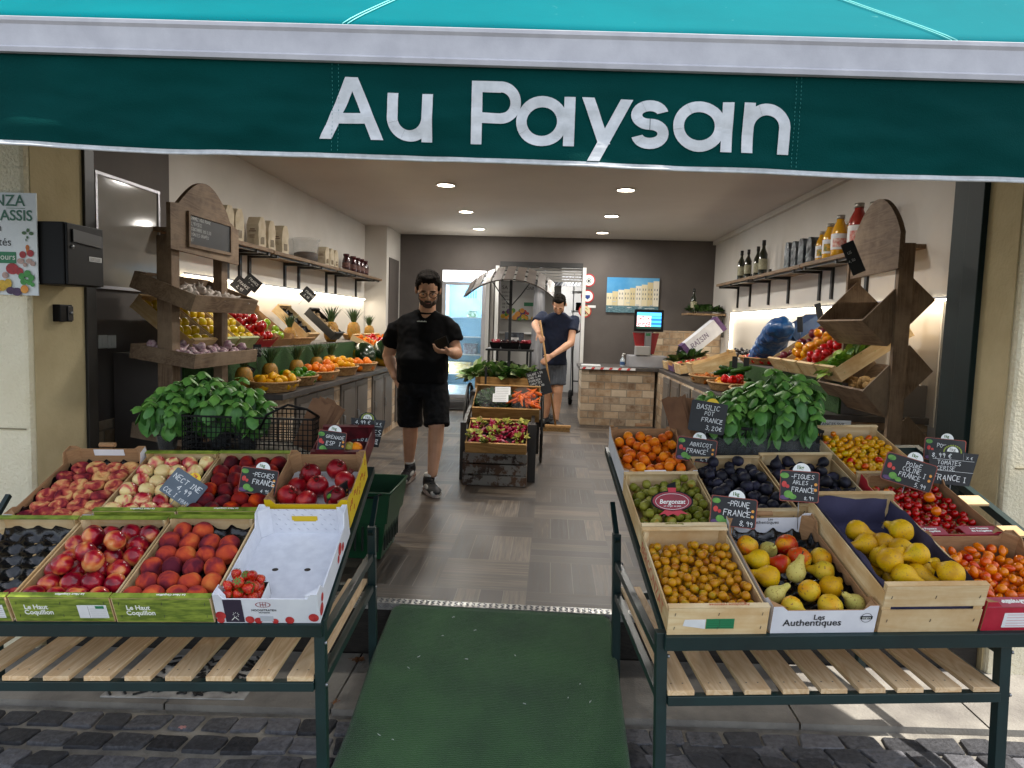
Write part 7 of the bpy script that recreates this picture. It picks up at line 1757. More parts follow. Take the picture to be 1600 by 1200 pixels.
cc = scr.mix(g_(sx.outputs[0], .58), left, right); cc = scr.mix(g_(sx.outputs[2], .78), cc, H('#4a9ad8')); cc = scr.mix(scr.math('LESS_THAN', sx.outputs[2], .14), cc, H('#102a20'))
scr.color((0, 0, 0)); scr.l(cc, scr.b.inputs['Emission Color']); scr.b.inputs['Emission Strength'].default_value = 1.3
MB().box(x0 - .165, 9.836, z0 - .112, x0 + .165, 9.8395, z0 + .112).build('screen', scr.m, t, I)
mb = MB(); mb.prism([(x0 - .20, z0 - .17), (x0 + .16, z0 - .17), (x0 + .10, z0 - .46), (x0 - .14, z0 - .46)], 9.93, 9.97, Matrix(((1, 0, 0, 0), (0, 0, 1, 0), (0, 1, 0, 0), (0, 0, 0, 1)))) ; mb.build('red_holder', mat('red_plastic', '#8a1218', rough=.35), t, I)
MB().box(x0 - .045, 9.86, .90, x0 + .045, 9.90, z0 - .15).build('pole', M_steel, t, I); MB().box(x0 - .26, 9.78, .807, x0 + .26, 10.1, .97, bev=.01).build('weighing_base', M_alu, t, I); MB().box(x0 - .17, 9.74, .975, x0 + .02, 9.96, 1.10, bev=.01).build('printer', mat('grey_case', '#8b8986', rough=.45), t, I)
MB().box(x0 - .03, 9.855, z0 - .21, x0 + .03, 9.858, z0 - .17).build('label', mat('green_led', '#1a5a34', rough=.5), t, I)
p = at(973, 558, Y=9.8); t = thing('sanitizer_bottle', 'clear pump bottle of hand sanitizer on the checkout counter', 'bottle', (p.x, 9.8, .806)); mb = MB(); mb.lathe([(0, 0), (.032, 0), (.034, .01), (.034, .10), (.012, .13), (.010, .14)], 16); mb.build('bottle_body', mat('gel', '#b9c4cc', rough=.1, alpha=.75), t)
mb = MB(); mb.lathe([(.012, .14), (.012, .16), (.004, .162), (.004, .185)], 10); mb.bar((0, 0, .186), (.035, -.01, .182), .012, .01); mb.build('pump', M_wpaint, t); mb = MB(); mb.lathe([(.0348, .03), (.0348, .075)], 16, cap=False); mb.build('label_band', mat('sani_label', '#2a4a78', rough=.5), t)
t = thing('paper_stack', 'small stack of white papers at the left end of the checkout', 'papers', (.55, 9.85, .806)); MB().box(-.12, -.1, 0, .14, .1, .014).build('sheets', M_paper, t)
t = thing('power_socket', 'double white power socket on the dark back wall', 'socket', at(1044, 522, Y=YB - .005)); MB().box(-.09, -.012, -.045, .09, 0, .045, bev=.003).build('plate', M_wpaint, t)
mb = MB(); 
for x in (-.04, .04): mb.lathe([(.03, 0), (.03, .003), (.024, .004), (.022, .0)], 16, Matrix.Translation((x, -.013, 0)) @ Euler((pi / 2, 0, 0)).to_matrix().to_4x4())
mb.build('socket_ring', mat('socket_grey', '#a5a5a5', rough=.4), t)
# harbour picture, built as a flat print
a, b = at(949, 433, Y=YB - .02), at(1028, 490, Y=YB - .02); W_, H_ = b.x - a.x, a.z - b.z
t = thing('wall_picture', 'harbour photograph print with pale houses and boats on the dark back wall', 'picture', (a.x, YB - .03, b.z)); MB().box(0, 0, 0, W_, .028, H_).build('canvas', mat('sky_print', '#3f8fc4', '#6fb0d8', rough=.5, scale=2), t)
rg2 = random.Random(12)
mb = MB(); mb.box(.0, -.001, 0, W_, -.0003, H_ * .22); mb.build('printed_water', mat('water_print', '#2c5563', '#6d8f98', rough=.5, scale=30, stretch=(1, 1, 4)), t)
for k in range(9):
    x0, x1 = W_ * k / 9, W_ * (k + 1) / 9; top = H_ * (.55 + .045 * k + rg2.uniform(-.02, .02)); m_ = mat('house_print' + str(k % 3), ('#d9cfae', '#cbbd94', '#e0d9c6')[k % 3], rough=.5)
    h_o = MB().box(x0, -.0012 - k * .0001, H_ * .2, x1 - .002, -.0004, top).build('printed_house', m_, t); mb = MB()
    for i in range(2):
        for j in range(3):
            if H_ * (.42 + j * .13) < top - .03: mb.box(x0 + .018 + i * .04, -.003, H_ * (.38 + j * .13), x0 + .030 + i * .04, -.0023, H_ * (.44 + j * .13))
    if len(mb.bm.verts): mb.build('printed_window', mat('window_print', '#5a6470', rough=.5), h_o)
for k in range(12):
    x, z = rg2.uniform(.03, W_ - .08), rg2.uniform(.06, H_ * .3); MB().prism([(x, z), (x + .05, z), (x + .06, z + .014), (x - .008, z + .012)], .0034 + k * .0003, .0036 + k * .0003, FACE).build('printed_boat', mat('boat_print', '#c9d2d6', '#8a98a2', rough=.5, scale=40), t)
# round stickers
for (u, v, ring, lab, kind) in ((920, 438, '#b3232c', 'upper round red edged notice sticker beside the doorway', 0), (918, 463, '#b3232c', 'middle round sticker with a blue mask beside the doorway', 1), (914, 486, '#b5201f', 'lowest round no smoking sticker with a cream centre', 2)):
    p = at(u, v, Y=YB - .004); t = thing('wall_sticker', lab, 'sticker', T(p.x, p.y, p.z)); mb = MB(); circ(mb, 0, 0, .105, 0, 28); mb.build('ring', mat('ring_red%d' % kind, ring, rough=.5), t)
    mb = MB(); circ(mb, 0, 0, .085, .0012, 28); mb.build('centre', M_disc if kind < 2 else mat('cream', '#d9cfa2', rough=.5), t); mb = MB()
    if kind == 0:
        for q in ringpoly(0, -.01, .04, .032, 0, 2 * pi, 20): mb.flat(q, FACE, .0026)
        circ(mb, 0, -.01, .02, .0024, 14)
    elif kind == 1: mb.prism([(-.04, .02), (.04, .02), (.04, -.02), (0, -.05), (-.04, -.02)], .0022, .003, FACE)
    else:
        for q in ringpoly(0, .01, .04, .034, .3, 2.8, 12): mb.flat(q, FACE, .0026)
        mb.prism([(-.01, -.02), (.01, -.02), (.02, -.05), (-.02, -.05)], .0022, .003, FACE)
    mb.build('symbol', M_inkk if kind != 1 else mat('mask_blue', '#1f3f8a', rough=.5), t)
    if kind == 2:
        mb = MB(); mb.bar((-.06, -.0045, .06), (.06, -.0045, -.06), .001, .014, (0, 1, 0)) ; mb.prism([(-.065, .055), (-.055, .065), (.065, -.055), (.055, -.065)], .0032, .004, FACE); mb.build('slash', mat('ring_red2', ring), t)
p = at(924, 479, Y=YB - .004); t = thing('wall_sticker', 'small white strip label between the round stickers', 'sticker', T(p.x, p.y, p.z)); MB().box(-.06, -.001, -.02, .07, 0, .02).build('label', M_paper, t)
# small shelf with dried herbs and bottle, far right
p = at(1100, 490, Y=10.9); t = thing('wall_shelf', 'small far shelf with dried herbs in the right back corner', 'shelf', (2.3, 10.9, p.z)); MB().box(-.30, -.25, -.03, .26, .25, 0).build('board', M_shelfe, t); mb = MB(); mb.box(.22, -.2, -.35, .25, -.17, -.031); mb.build('bracket', M_black, t)
leafy('bundle of dried green herbs on the small far shelf', T(2.28, 10.85, p.z + .01), .22, 120, .12, M_herb, 5, 'herbs', 'herb_bunch')
bottle('dark bottle standing on the small far shelf in the corner', 2.10, 10.75, p.z + .001, oil, M_oil, (.016, .255, .30, M_capb), (.036, .05, .14), None, 1.2, mat('oil_label', '#a8a58c'))
p = at(1022, 377, Z=ZC); t = thing('security_camera', 'small white dome camera on the ceiling by the back wall', 'camera', (p.x, p.y - .1, ZC)); mb = MB(); mb.lathe([(.06, 0), (.06, -.03), (.05, -.04)], 18); mb.build('base', M_wpaint, t); mb = MB(); mb.ell((0, 0, -.04), .048, seg=16, rings=10); mb.build('dome', mat('dome_grey', '#4a4a4a', rough=.2), t)

# ============================================================ fridge
FX0, FX1, FY = -1.67, -1.01, 10.72
t = thing('fridge', 'tall white glass door refrigerator with bluish lit interior at the back', 'refrigerator', ((FX0 + FX1) / 2, FY, 0)); I = Matrix.Translation((-(FX0 + FX1) / 2, -FY, 0))
mb = MB(); mb.box(FX0, FY + .05, .16, FX0 + .03, FY + .66, 2.13); mb.box(FX1 - .03, FY + .05, .16, FX1, FY + .66, 2.13); mb.box(FX0 + .0305, FY + .63, .16, FX1 - .0305, FY + .66, 2.13); mb.box(FX0 + .0305, FY + .05, 2.09, FX1 - .0305, FY + .629, 2.13); mb.box(FX0 + .0305, FY + .05, .16, FX1 - .0305, FY + .629, .2); mb.build('cabinet', M_wpaint, t, I)
MB().box(FX0, FY, 1.965, FX1, FY + .049, 2.13, bev=.004).build('header_panel', mat('lit_header', '#ffffff', emit='#dfe6ea', es=.75), t, I)
mb = MB(); mb.box(FX0, FY, .2, FX0 + .055, FY + .045, 1.955); mb.box(FX1 - .055, FY, .2, FX1, FY + .045, 1.955); mb.box(FX0 + .0555, FY, .2, FX1 - .0555, FY + .045, .25); mb.box(FX0 + .0555, FY, 1.91, FX1 - .0555, FY + .045, 1.955); dr_ = mb.build('door_frame', M_alu, t, I)
MB().box(FX0 + .056, FY + .018, .251, FX1 - .056, FY + .024, 1.909).build('glass_pane', mat('fridge_glass', '#9fc4da', rough=.05, alpha=.16, spec=.6), t, I)
MB().box(FX0 + .032, FY + .60, .205, FX1 - .032, FY + .625, 2.08).build('inner_back', mat('inner_blue', '#8fbcd6', '#7fb0cf', rough=.4), t, I)
for z in (.55, .85, 1.12, 1.42): MB().box(FX0 + .032, FY + .08, z, FX1 - .032, FY + .59, z + .012).build('shelf', M_wpaint, t, I)
mb = MB()
for k in range(5): mb.box(FX0 + .28 + k * .04, FY + .59, 1.74, FX0 + .30 + k * .04, FY + .598, 1.86)
mb.build('vent', mat('vent_blue', '#3f6f94', rough=.5), t, I)
MB().box(FX0, FY + .02, 0.02, FX1, FY + .6, .155).build('base_grille', mat('grille_grey', '#6a6a6c', rough=.4), t, I)
mb = MB()
for k in range(5): mb.box(FX0 + .04, FY + .012, .04 + k * .02, FX1 - .04, FY + .0195, .046 + k * .02)
mb.build('louvres', M_black, t, I)
fl = bpy.data.lights.new('fridge_light', 'AREA'); fl.shape = 'RECTANGLE'; fl.size = .5; fl.size_y = .06; fl.energy = 5; fl.color = (.75, .9, 1); o = bpy.data.objects.new('fridge_lamp', fl); COL.objects.link(o); o.parent = t; o.matrix_local = I @ T((FX0 + FX1) / 2, FY + .12, 2.07)
fl2 = bpy.data.lights.new('fridge_light', 'AREA'); fl2.shape = 'RECTANGLE'; fl2.size = 1.6; fl2.size_y = .04; fl2.energy = 7; fl2.color = (.75, .9, 1); o = bpy.data.objects.new('fridge_side_lamp', fl2); COL.objects.link(o); o.parent = t; o.matrix_local = I @ Matrix.Translation((FX0 + .045, FY + .1, 1.1)) @ Euler((0, -pi / 2, 0)).to_matrix().to_4x4() @ Euler((0, 0, 0)).to_matrix().to_4x4()
M_tub = mat('milky_tub', '#c9d2d4', '#b0bcc0', rough=.3, scale=20); M_tuby = mat('yellowish_tub', '#c4a860', '#d9cfae', rough=.4, scale=20)
for x, z, w, h, m_, lab in ((-1.45, .215, .36, .16, M_tub, 'milky plastic tub on the floor of the fridge'), (-1.42, .565, .38, .17, M_tuby, 'yellowish food tub on the lowest fridge shelf'), (-1.52, .865, .22, .10, M_tub, 'clear lidded tub on the middle fridge shelf'), (-1.25, .865, .2, .16, mat('dark_meat', '#4a2a30', '#8a8a90', rough=.5, scale=30), 'dark wrapped parcel on the middle fridge shelf'), (-1.24, 1.435, .14, .10, mat('green_pack', '#3f7a4a', '#c9d6cf', rough=.5, scale=30), 'green and white packet on the top fridge shelf')):
    t2 = thing('food_tub', lab, 'food container', (x, FY + .3, z)); MB().box(-w / 2, -.12, 0, w / 2, .12, h * .85, bev=.012).build('tub_body', m_, t2); MB().box(-w / 2 - .006, -.126, h * .86, w / 2 + .006, .126, h, bev=.004).build('lid', m_, t2)

# ============================================================ back room
fm = thing('back_room_poster', 'market poster with lettering and a band of vegetables in the back room', 'poster', (-.2, 14.3, 1.0))
YP = 12.5
a, b = at(783, 440, Y=YP), at(848, 500, Y=YP); W_, H_ = b.x - a.x, a.z - b.z; fm.location = (a.x, YP, b.z)
MB().box(0, 0, 0, W_, .01, H_).build('sheet', mat('poster_grey', '#c9cac6', rough=.5), fm)
for s, x, z, h_ in (('SA', .02, .80, .10), ('ONNE', .44, .80, .08), ('Livré de', .02, .70, .055), ('Fruits et', .02, .60, .055), ('Légumes', .02, .50, .055), ('04 42', .03, .38, .06), ('06 22', .03, .29, .06)): text('lettering', s, h_ * H_ * 1.4, M_inkk, fm, Matrix.Translation((x * W_ / .75, -.001, z * H_)) @ FACE, ext=.0005)
MB().box(W_ * .55, -.002, H_ * .36, W_ * .95, -.0008, H_ * .46).build('green_band', M_sgreen, fm)
for i, (m_) in enumerate((M_pgreen, M_pred, mat('print_peppers', '#e0b52a'), M_ppur, M_porange)):
    mb = MB(); r2 = random.Random(i + 40)
    for k in range(7): circ(mb, r2.uniform(.04, .96) * W_, r2.uniform(.03, .24) * H_, r2.uniform(.025, .05), .0015 + i * .0009 + k * .0001, 12)
    mb.build('printed_vegetables', m_, fm)
t = thing('partition', 'white partition panel with a ledge behind the doorway', 'partition', (-.2, 12.55, 0)); MB().box(-.75, .02, 0, .35, .06, 2.4).build('panel', mat('partition_white', '#a9a7a2', rough=.5), t); MB().box(-.75, -.1, 1.18, .35, .018, 1.21).build('ledge', M_wpaint, t)
M_film2 = mat('grey_film', '#9b9ca0', '#77787c', rough=.3, scale=8, bump=.5, bscale=9, stretch=(3, 3, .4), alpha=.85)
mb = MB(); mb.lathe([(.0, 0), (.11, 0), (.13, .5), (.10, 1.2), (.09, 1.9), (0, 1.95)], 14); o = mb.build('strip_curtain', M_film2, label='bunched grey plastic strip curtain hanging in the doorway', cat='curtain'); o.matrix_world = T(-.22, 11.9, .35)
mb = MB()
for k in range(10): mb.quad([(-.15 + k * .06, 0, 0), (-.1 + k * .06, .0, .02), (.05 + k * .06, 1.2, .28), (.0 + k * .06, 1.2, .25)])
o = mb.build('plastic_sheet', M_film2, label='wrinkled translucent plastic sheet under the back room ceiling', cat='plastic sheet'); o.matrix_world = T(.0, 12.0, 2.0); sm = o.modifiers.new('s', 'SOLIDIFY'); sm.thickness = .003
t = thing('storage_shelf', 'metal storage shelf with a dark case in the back room', 'shelf', (.75, 13.2, 0))
for z in (1.25, 1.6, 1.95): MB().box(-.4, -.2, z, .4, .2, z + .03).build('board', M_wpaint, t)
for x in (-.38, .36): MB().box(x, -.2, 0, x + .02, -.18, 2.3).build('upright', M_steel, t)
for x, z, s, m_, lab in ((.55, 1.63, .24, M_blackpl, 'black equipment case on the back room shelf'), (.62, 1.28, .2, M_red2, 'red box on the lower back room shelf'), (.9, 1.28, .22, M_cardw, 'white box on the lower back room shelf')):
    t = thing('storage_box', lab, 'box', (x, 13.1, z + .001)); MB().box(-s / 2, -.1, 0, s / 2, .1, s * .6, bev=.01).build('case', m_, t); MB().box(-s * .2, -.112, s * .3, s * .2, -.101, s * .38).build('grip', M_alu, t)
t = thing('hand_truck', 'black hand truck with rubber wheels standing inside the doorway', 'hand truck', (.62, 12.2, 0)); mb = MB()
mb.tube([(-.22, 0, .15), (-.24, .1, .9), (-.22, .15, 1.2), (-.10, .16, 1.28)], .014, 8); mb.tube([(.06, 0, .15), (.04, .1, .9), (.06, .15, 1.2), (-.10, .16, 1.28)], .014, 8); mb.bar((-.22, .03, .4), (.06, .03, .4), .02, .02); mb.build('tube_frame', M_black, t)
for x in (-.26, .10): mb = MB(); mb.tube([(x, .11 * cos(2 * pi * k / 18), .12 + .11 * sin(2 * pi * k / 18) * .9) for k in range(18)], .035, 8, closed=True); w = mb.build('wheel', M_blackpl, t); mb = MB(); mb.lathe([(0, -.01), (.05, -.01), (.05, .01), (0, .01)], 12, Matrix.Translation((x, 0, .12)) @ Euler((0, pi / 2, 0)).to_matrix().to_4x4()); mb.build('rim', M_steel, w)
brl = bpy.data.lights.new('back_room_light', 'AREA'); brl.size = 1.2; brl.energy = 22; brl.color = (.95, .97, 1)
t = thing('ceiling_light', 'fluorescent tube fitting on the back room ceiling', 'ceiling light', (-.1, 13.2, ZC - .001)); MB().box(-.6, -.06, -.05, .6, .06, 0).build('fitting', mat('tube_glow', '#ffffff', emit='#eef2ff', es=5), t); o = bpy.data.objects.new('lamp', brl); COL.objects.link(o); o.parent = t; o.location = (0, 0, -.07)
# ============================================================ green shopping basket
M_gpl = mat('green_plastic', '#06381f', '#074525', rough=.4, scale=4)
zt = at(615, 768, Y=3.85).z
t = thing('basket', 'stack of dark green plastic shopping baskets beside the left table', 'basket', (-1.10, 4.02, 0))
mb = MB()
def taper(mb, w0, l0, w1, l1, z0, z1, th=.004):
    a = [(-w0 / 2, -l0 / 2, z0), (w0 / 2, -l0 / 2, z0), (w0 / 2, l0 / 2, z0), (-w0 / 2, l0 / 2, z0)]; b = [(-w1 / 2, -l1 / 2, z1), (w1 / 2, -l1 / 2, z1), (w1 / 2, l1 / 2, z1), (-w1 / 2, l1 / 2, z1)]
    for i in range(4): j = (i + 1) % 4; mb.quad([a[i], a[j], b[j], b[i]])
taper(mb, .36, .34, .42, .40, 0.01, zt - .17); mb.quad([(-.18, -.17, .01), (.18, -.17, .01), (.18, .17, .01), (-.18, .17, .01)]); o = mb.build('lower_body', M_gpl, t); sm = o.modifiers.new('s', 'SOLIDIFY'); sm.thickness = .004
mb = MB(); taper(mb, .44, .42, .48, .46, zt - .175, zt); o = mb.build('upper_body', M_gpl, t); sm = o.modifiers.new('s', 'SOLIDIFY'); sm.thickness = .005
mb = MB(); mb.tube([(-.245, -.235, zt), (.245, -.235, zt), (.245, .235, zt), (-.245, .235, zt)], .008, 6, closed=True); mb.build('rim', M_gpl, t)
mb = MB()
for k in range(9): mb.box(-.17 + k * .042, -.206, .06, -.17 + k * .042 + .012, -.2, zt - .2); mb.box(.2, -.17 + k * .042, .06, .206, -.17 + k * .042 + .012, zt - .2)
mb.build('slots', mat('slot_dark', '#02150b', rough=.8), t)
mb = MB(); mb.tube([(-.2, -.24, zt), (-.16, -.25, zt - .02), (.16, -.25, zt - .02), (.2, -.24, zt)], .006, 6); mb.build('handle', M_blackpl, t)

# ============================================================ market cart
ct = thing('market_cart', 'black metal market cart with an arched slatted roof and spoked wheel', 'cart', (-.40, 6.9, 0)); CI = Matrix.Translation((.40, -6.9, 0))
def zz(u, v, Y): return at(u, v, Y=Y).z
def xx(u, v, Y): return at(u, v, Y=Y).x
xa, xb = xx(735, 620, 6.8), xx(843, 620, 6.8); zp = zz(790, 610, 6.8)
MB().box(xa, 6.75, zp - .13, xb, 7.5, zp - .02, bev=.004).build('platform', mat('cart_dark_wood', '#171310', '#241e19', rough=.5, scale=8), ct, CI)
mb = MB()
for k in range(4): mb = MB(); mb.lathe([(.008, 0), (.008, .005), (0, .006)], 8, Matrix.Translation((xa + .12 + k * (xb - xa - .24) / 3, 6.748, zp - .075)) @ Euler((pi / 2, 0, 0)).to_matrix().to_4x4()); mb.build('bolt', M_steel, ct, CI)
zs = zz(797, 545, 7.0); sx0, sx1 = xx(763, 545, 7.0), xx(831, 545, 7.0)
MB().box(sx0 - .02, 6.9, zs - .02, sx1 + .02, 7.25, zs, bev=.003).build('upper_shelf', M_black, ct, CI)
for x, y in ((sx0, 6.92), (sx1 - .02, 6.92), (sx0 + .06, 7.22), (sx1 - .06, 7.22)): MB().box(x, y, zp - .019, x + .022, y + .022, zs - .021).build('shelf_post', M_black, ct, CI)
zr = zz(800, 428, 7.0); xc = xx(797, 500, 7.0)
MB().box(xc - .014, 7.0, zp - .019, xc + .014, 7.03, zr - .02).build('centre_post', M_black, ct, CI)
MB().box(xx(757, 600, 6.76), 6.76, zp - .019, xx(757, 600, 6.76) + .02, 6.78, zp + .22).build('corner_post', M_black, ct, CI)
MB().box(xb - .03, 6.76, zp - .019, xb - .01, 6.78, zp + .22).build('corner_post', M_black, ct, CI)
x0, x1 = xx(737, 440, 7.0), xx(862, 460, 7.0); N = 9; cx, R = (x0 + x1) / 2, .62
for k in range(N):
    a0 = RAD(90 + 44 - 88 * k / N) + .006; a1 = RAD(90 + 44 - 88 * (k + 1) / N) + .045; c = V((cx, 0, zr - R))
    P = [(c.x + R * cos(a0), c.z + R * sin(a0)), (c.x + R * cos(a1), c.z + R * sin(a1)), (c.x + (R + .012) * cos(a1), c.z + (R + .012) * sin(a1)), (c.x + (R + .012) * cos(a0), c.z + (R + .012) * sin(a0))]
    MB().prism(P, 6.72, 7.32, Matrix(((1, 0, 0, 0), (0, 0, 1, 0), (0, 1, .28, -1.96), (0, 0, 0, 1)))).build('roof_slat', mat('roof_slate', '#3a332e', '#4f463f', rough=.5, scale=9), ct, CI)
for y in (6.80, 7.02, 7.24): mb = MB(); mb.tube([(cx + (R - .01) * cos(RAD(134 - 88 * k / 20)), y, zr - R + (y - 7) * .28 + (R - .01) * sin(RAD(134 - 88 * k / 20))) for k in range(21)], .007, 5); mb.build('roof_hoop', M_black, ct, CI)
for s in (-1, 1): mb = MB(); mb.tube([(xc, 7.015, zr - .32), (xc + s * .10, 7.015, zr - .2), (xc + s * .2, 7.015, zr - .06)], .006, 5); mb.build('roof_brace', M_black, ct, CI)
for s, xw in ((1, xb + .03), (-1, xa - .03)):
    rw = .37; zc = rw + .006; w = MB(); w.tube([(xw, 6.98 + rw * cos(2 * pi * k / 36), zc + rw * sin(2 * pi * k / 36)) for k in range(36)], .014, 8, closed=True); wo_ = w.build('wheel', M_black, ct, CI)
    mb = MB()
    for k in range(10): mb.bar((xw, 6.98, zc), (xw, 6.98 + rw * cos(2 * pi * k / 10), zc + rw * sin(2 * pi * k / 10)), .010, .010, (1, 0, 0))
    mb.build('spokes', M_black, wo_); mb = MB(); mb.lathe([(0, -.03), (.04, -.03), (.04, .03), (0, .03)], 14, Matrix.Translation((xw, 6.98, zc)) @ Euler((0, pi / 2, 0)).to_matrix().to_4x4()); mb.build('hub', M_black, wo_)
for x in (xa, xb - .04): MB().box(x, 7.35, 0, x + .04, 7.39, zp - .131).build('rear_leg', M_black, ct, CI)
xl, xr = xx(724, 700, 5.98), xx(829, 700, 5.98)
for x, w in ((xl - .03, .05), (xr - .03, .075)): MB().box(x, 5.98, .0, x + w, 6.02, zz(829, 664, 5.98)).build('front_leg', mat('cart_dark_wood', '#171310'), ct, CI); MB().bar((x + w / 2, 6.021, zz(829, 664, 5.98) - .04), (x + w / 2, 6.749, zp - .08), .03, .05).build('side_beam', mat('cart_dark_wood', '#171310'), ct, CI)
# slate hanging on the cart
p = at(843, 596, Y=6.9); t = thing('chalkboard_sign', 'tilted slate board covered in chalk writing hanging beside the cart', 'chalkboard', T(p.x, 6.72, p.z, 0, 0, -.3)); MB().box(-.10, 0, -.12, .10, .008, .12).build('board', M_slate, t); mb = MB()
for i, s in enumerate(('SALADE 1,50', 'CHOU 2,40', 'POIREAUX', 'CAROTTES', 'RADIS 2,00', 'CELERI', 'FENOUIL')): chalk(mb, s, -.09, .085 - i * .03, .018, .0005 + i * .0003, rng=SG, M=FACE, w=.0025)
mb.build('chalk_writing', M_chalk, t)
# old painted crate under the radishes
ya, y0_, y1_ = 5.78, xx(722, 760, 5.78), xx(822, 760, 5.80); ztop = zz(775, 708, 5.78)
def m_peel():
    n = NT('peeling_paint'); co = n.coords(); f = n.noise(co, 9, 7, .7); f2 = n.noise(co, 3, 3)
    n.color(n.mix(n.ramp(f, [(.47, 0.), (.52, 1.)]), n.ramp(f2, [(.4, H('#2c211a')), (.6, H('#5a3f2d'))]), H('#77736e'))); n.set(Roughness=.8); n.bump(f, .4, .006); return n.m
M_peel = m_peel(); oc = thing('old_crate', 'old wooden crate with peeling grey paint standing in front of the cart', 'crate', (y0_, ya, 0)); w_ = y1_ - y0_
for k in range(3):
    a = ztop * (.02 + k * .335); b = a + ztop * .29
    MB().box(0, 0, a, w_, .014, b, bev=.002).build('front_slat', M_peel, oc); MB().box(0, .40, a, w_, .414, b, bev=.002).build('back_slat', M_peel, oc)
    for x in (0, w_ - .014): MB().box(x, .0145, a, x + .014, .3995, b, bev=.002).build('side_slat', M_peel, oc)
for x in (.015, w_ - .045):
    for y in (.0145, .37): MB().box(x, y, .004, x + .03, y + .029, ztop * .94).build('corner_post', M_peel, oc)
# crates of vegetables on the cart
M_crw = woodmat('warm_crate_wood', '#b98f58', '#96703f', axis=0, ring=9, rough=.7); M_cry = woodmat('warm_crate_side', '#b98f58', '#96703f', axis=1, ring=9, rough=.7)
def cart_crate(label, uL, uR, vb, Y0, L, rise, h):
    a = at(uL, vb, Y=Y0); w = at(uR, vb, Y=Y0).x - a.x; an = math.atan2(rise, L)
    M = Matrix(((1, 0, 0, a.x), (0, cos(an), -sin(an), Y0), (0, sin(an), cos(an), a.z), (0, 0, 0, 1))); return wood_crate('vegetable_crate', label, M, w, L, h, m=M_crw, my=M_cry, side=.9), w
MF['radish'] = fruitmat('radish_skin', [(.3, '#6e0f2a'), (.6, '#a01c40'), (.75, '#d9a3ae')], rough=.35, scale=20, axis=-.15); rm = fmesh('radish', [(0, -.045), (.003, -.035), (.010, -.015), (.0125, 0), (.011, .012), (.005, .018), (0, .019)], 10, m=MF['radish'])
c, w = cart_crate('wooden crate of red radish bunches at the front of the cart', 727, 822, 711, 5.80, .42, .17, .12)
rg = random.Random(6)
fruits('radish', 'radish', 'small dark red radish among leaves in the front cart crate', 'radishes in the front cart crate', rm, c.matrix_world, [(rg.uniform(.03, w - .03), rg.uniform(.03, .38), .085 + rg.uniform(0, .035), .0125 * rg.uniform(.9, 1.4)) for k in range(150)], .0125, rg)
M_rleaf = NT('radish_leaf'); a_ = M_rleaf.n('Attribute', attribute_name='rnd'); M_rleaf.color(M_rleaf.ramp(a_.outputs['Fac'], [(0, H('#5c6a1c')), (.6, H('#a0a035')), (1, H('#c4bd5a'))])); M_rleaf.set(Roughness=.55); M_rleaf = M_rleaf.m
for k, (x, y, n_) in enumerate(((.08, .33, 'rear left'), (.27, .34, 'rear middle'), (.42, .33, 'rear right'), (.05, .15, 'left'), (.22, .20, 'central'), (.42, .10, 'front right'), (.17, .05, 'front'))):
    leafy(n_ + ' clump of yellow green leaves among the radishes', c.matrix_world @ T(x * w / .47, y, .10), .05, 26, .05, M_rleaf, 50 + k, 'leaves', 'radish_leaves')
MB().box(.006, .006, .008, w - .006, .41, .075).build('fill_board', mat('dark_soil', '#241a12', rough=.9), c)
c, w = cart_crate('wooden crate of bagged greens and carrots in the middle of the cart', 738, 842, 656, 6.3, .42, .20, .13)
MB().box(.006, .006, .008, w - .006, .41, .06).build('fill_board', mat('dark_soil', '#241a12', rough=.9), c)
car = fmesh('carrot', [(0, -.09), (.006, -.08), (.013, -.02), (.018, .05), (.016, .065), (.006, .072), (0, .072)], 10, m=fruitmat('carrot_skin', [(.3, '#c0500f'), (.7, '#d9701c')], rough=.5, scale=14))
pts = [(rg.uniform(w * .60, w * .92), rg.uniform(.08, .34), .09 + k * .0025, .018) for k in range(24)]
for p in pts: fruits('carrot', 'carrot', 'orange carrot in the clear bag on the cart', 'carrots in the bag', car, c.matrix_world, [p], .018, random.Random(int(p[0] * 1e5)), 'side')
leafy('pile of dark green herbs in the middle cart crate', c.matrix_world @ T(w * .3, .2, .07), .17, 220, .055, M_herb, 8, 'herbs', 'herb_bunch')
for x0, x1, lab in ((.02, .55, 'clear plastic bag over the herbs in the cart'), (.54, .97, 'clear plastic bag over the carrots in the cart')):
    mb = MB(); mb.ell(((x0 + x1) / 2 * w, .21, .11), ((x1 - x0) / 2 * w, .19, .055), seg=26, rings=14); me = mb.mesh('bag')
    for v in me.vertices: v.co += v.normal * .02 * noise.noise(v.co * 22)
    for p in me.polygons: p.use_smooth = True
    o = obj('plastic_bag', me, M_film, label=lab, cat='bag'); o.matrix_world = c.matrix_world.copy()
for x, y, lab in ((.44, .16, 'upper white paper label on the bag of herbs'), (.42, .04, 'lower white paper label on the bag of herbs')): 
    t = thing('bag_label', lab, 'label', c.matrix_world @ T(x * w, y, .175, .05, .3)); MB().box(-.07, 0, 0, .07, .10, .001).build('paper', M_paper, t); mb = MB(); [mb.box(-.06, .02 + k * .02, .0011, .05, .022 + k * .02, .0015) for k in range(4)]; mb.build('label_lines', M_inkk, t)
c, w = cart_crate('wooden crate of leafy celery and chard at the back of the cart', 742, 826, 606, 6.85, .40, .02, .11)
M_chard = NT('chard_leaf'); a_ = M_chard.n('Attribute', attribute_name='rnd'); M_chard.color(M_chard.ramp(a_.outputs['Fac'], [(0, H('#1c4a20')), (.5, H('#6f9a48')), (1, H('#c9cfa8'))])); M_chard.set(Roughness=.4); M_chard = M_chard.m
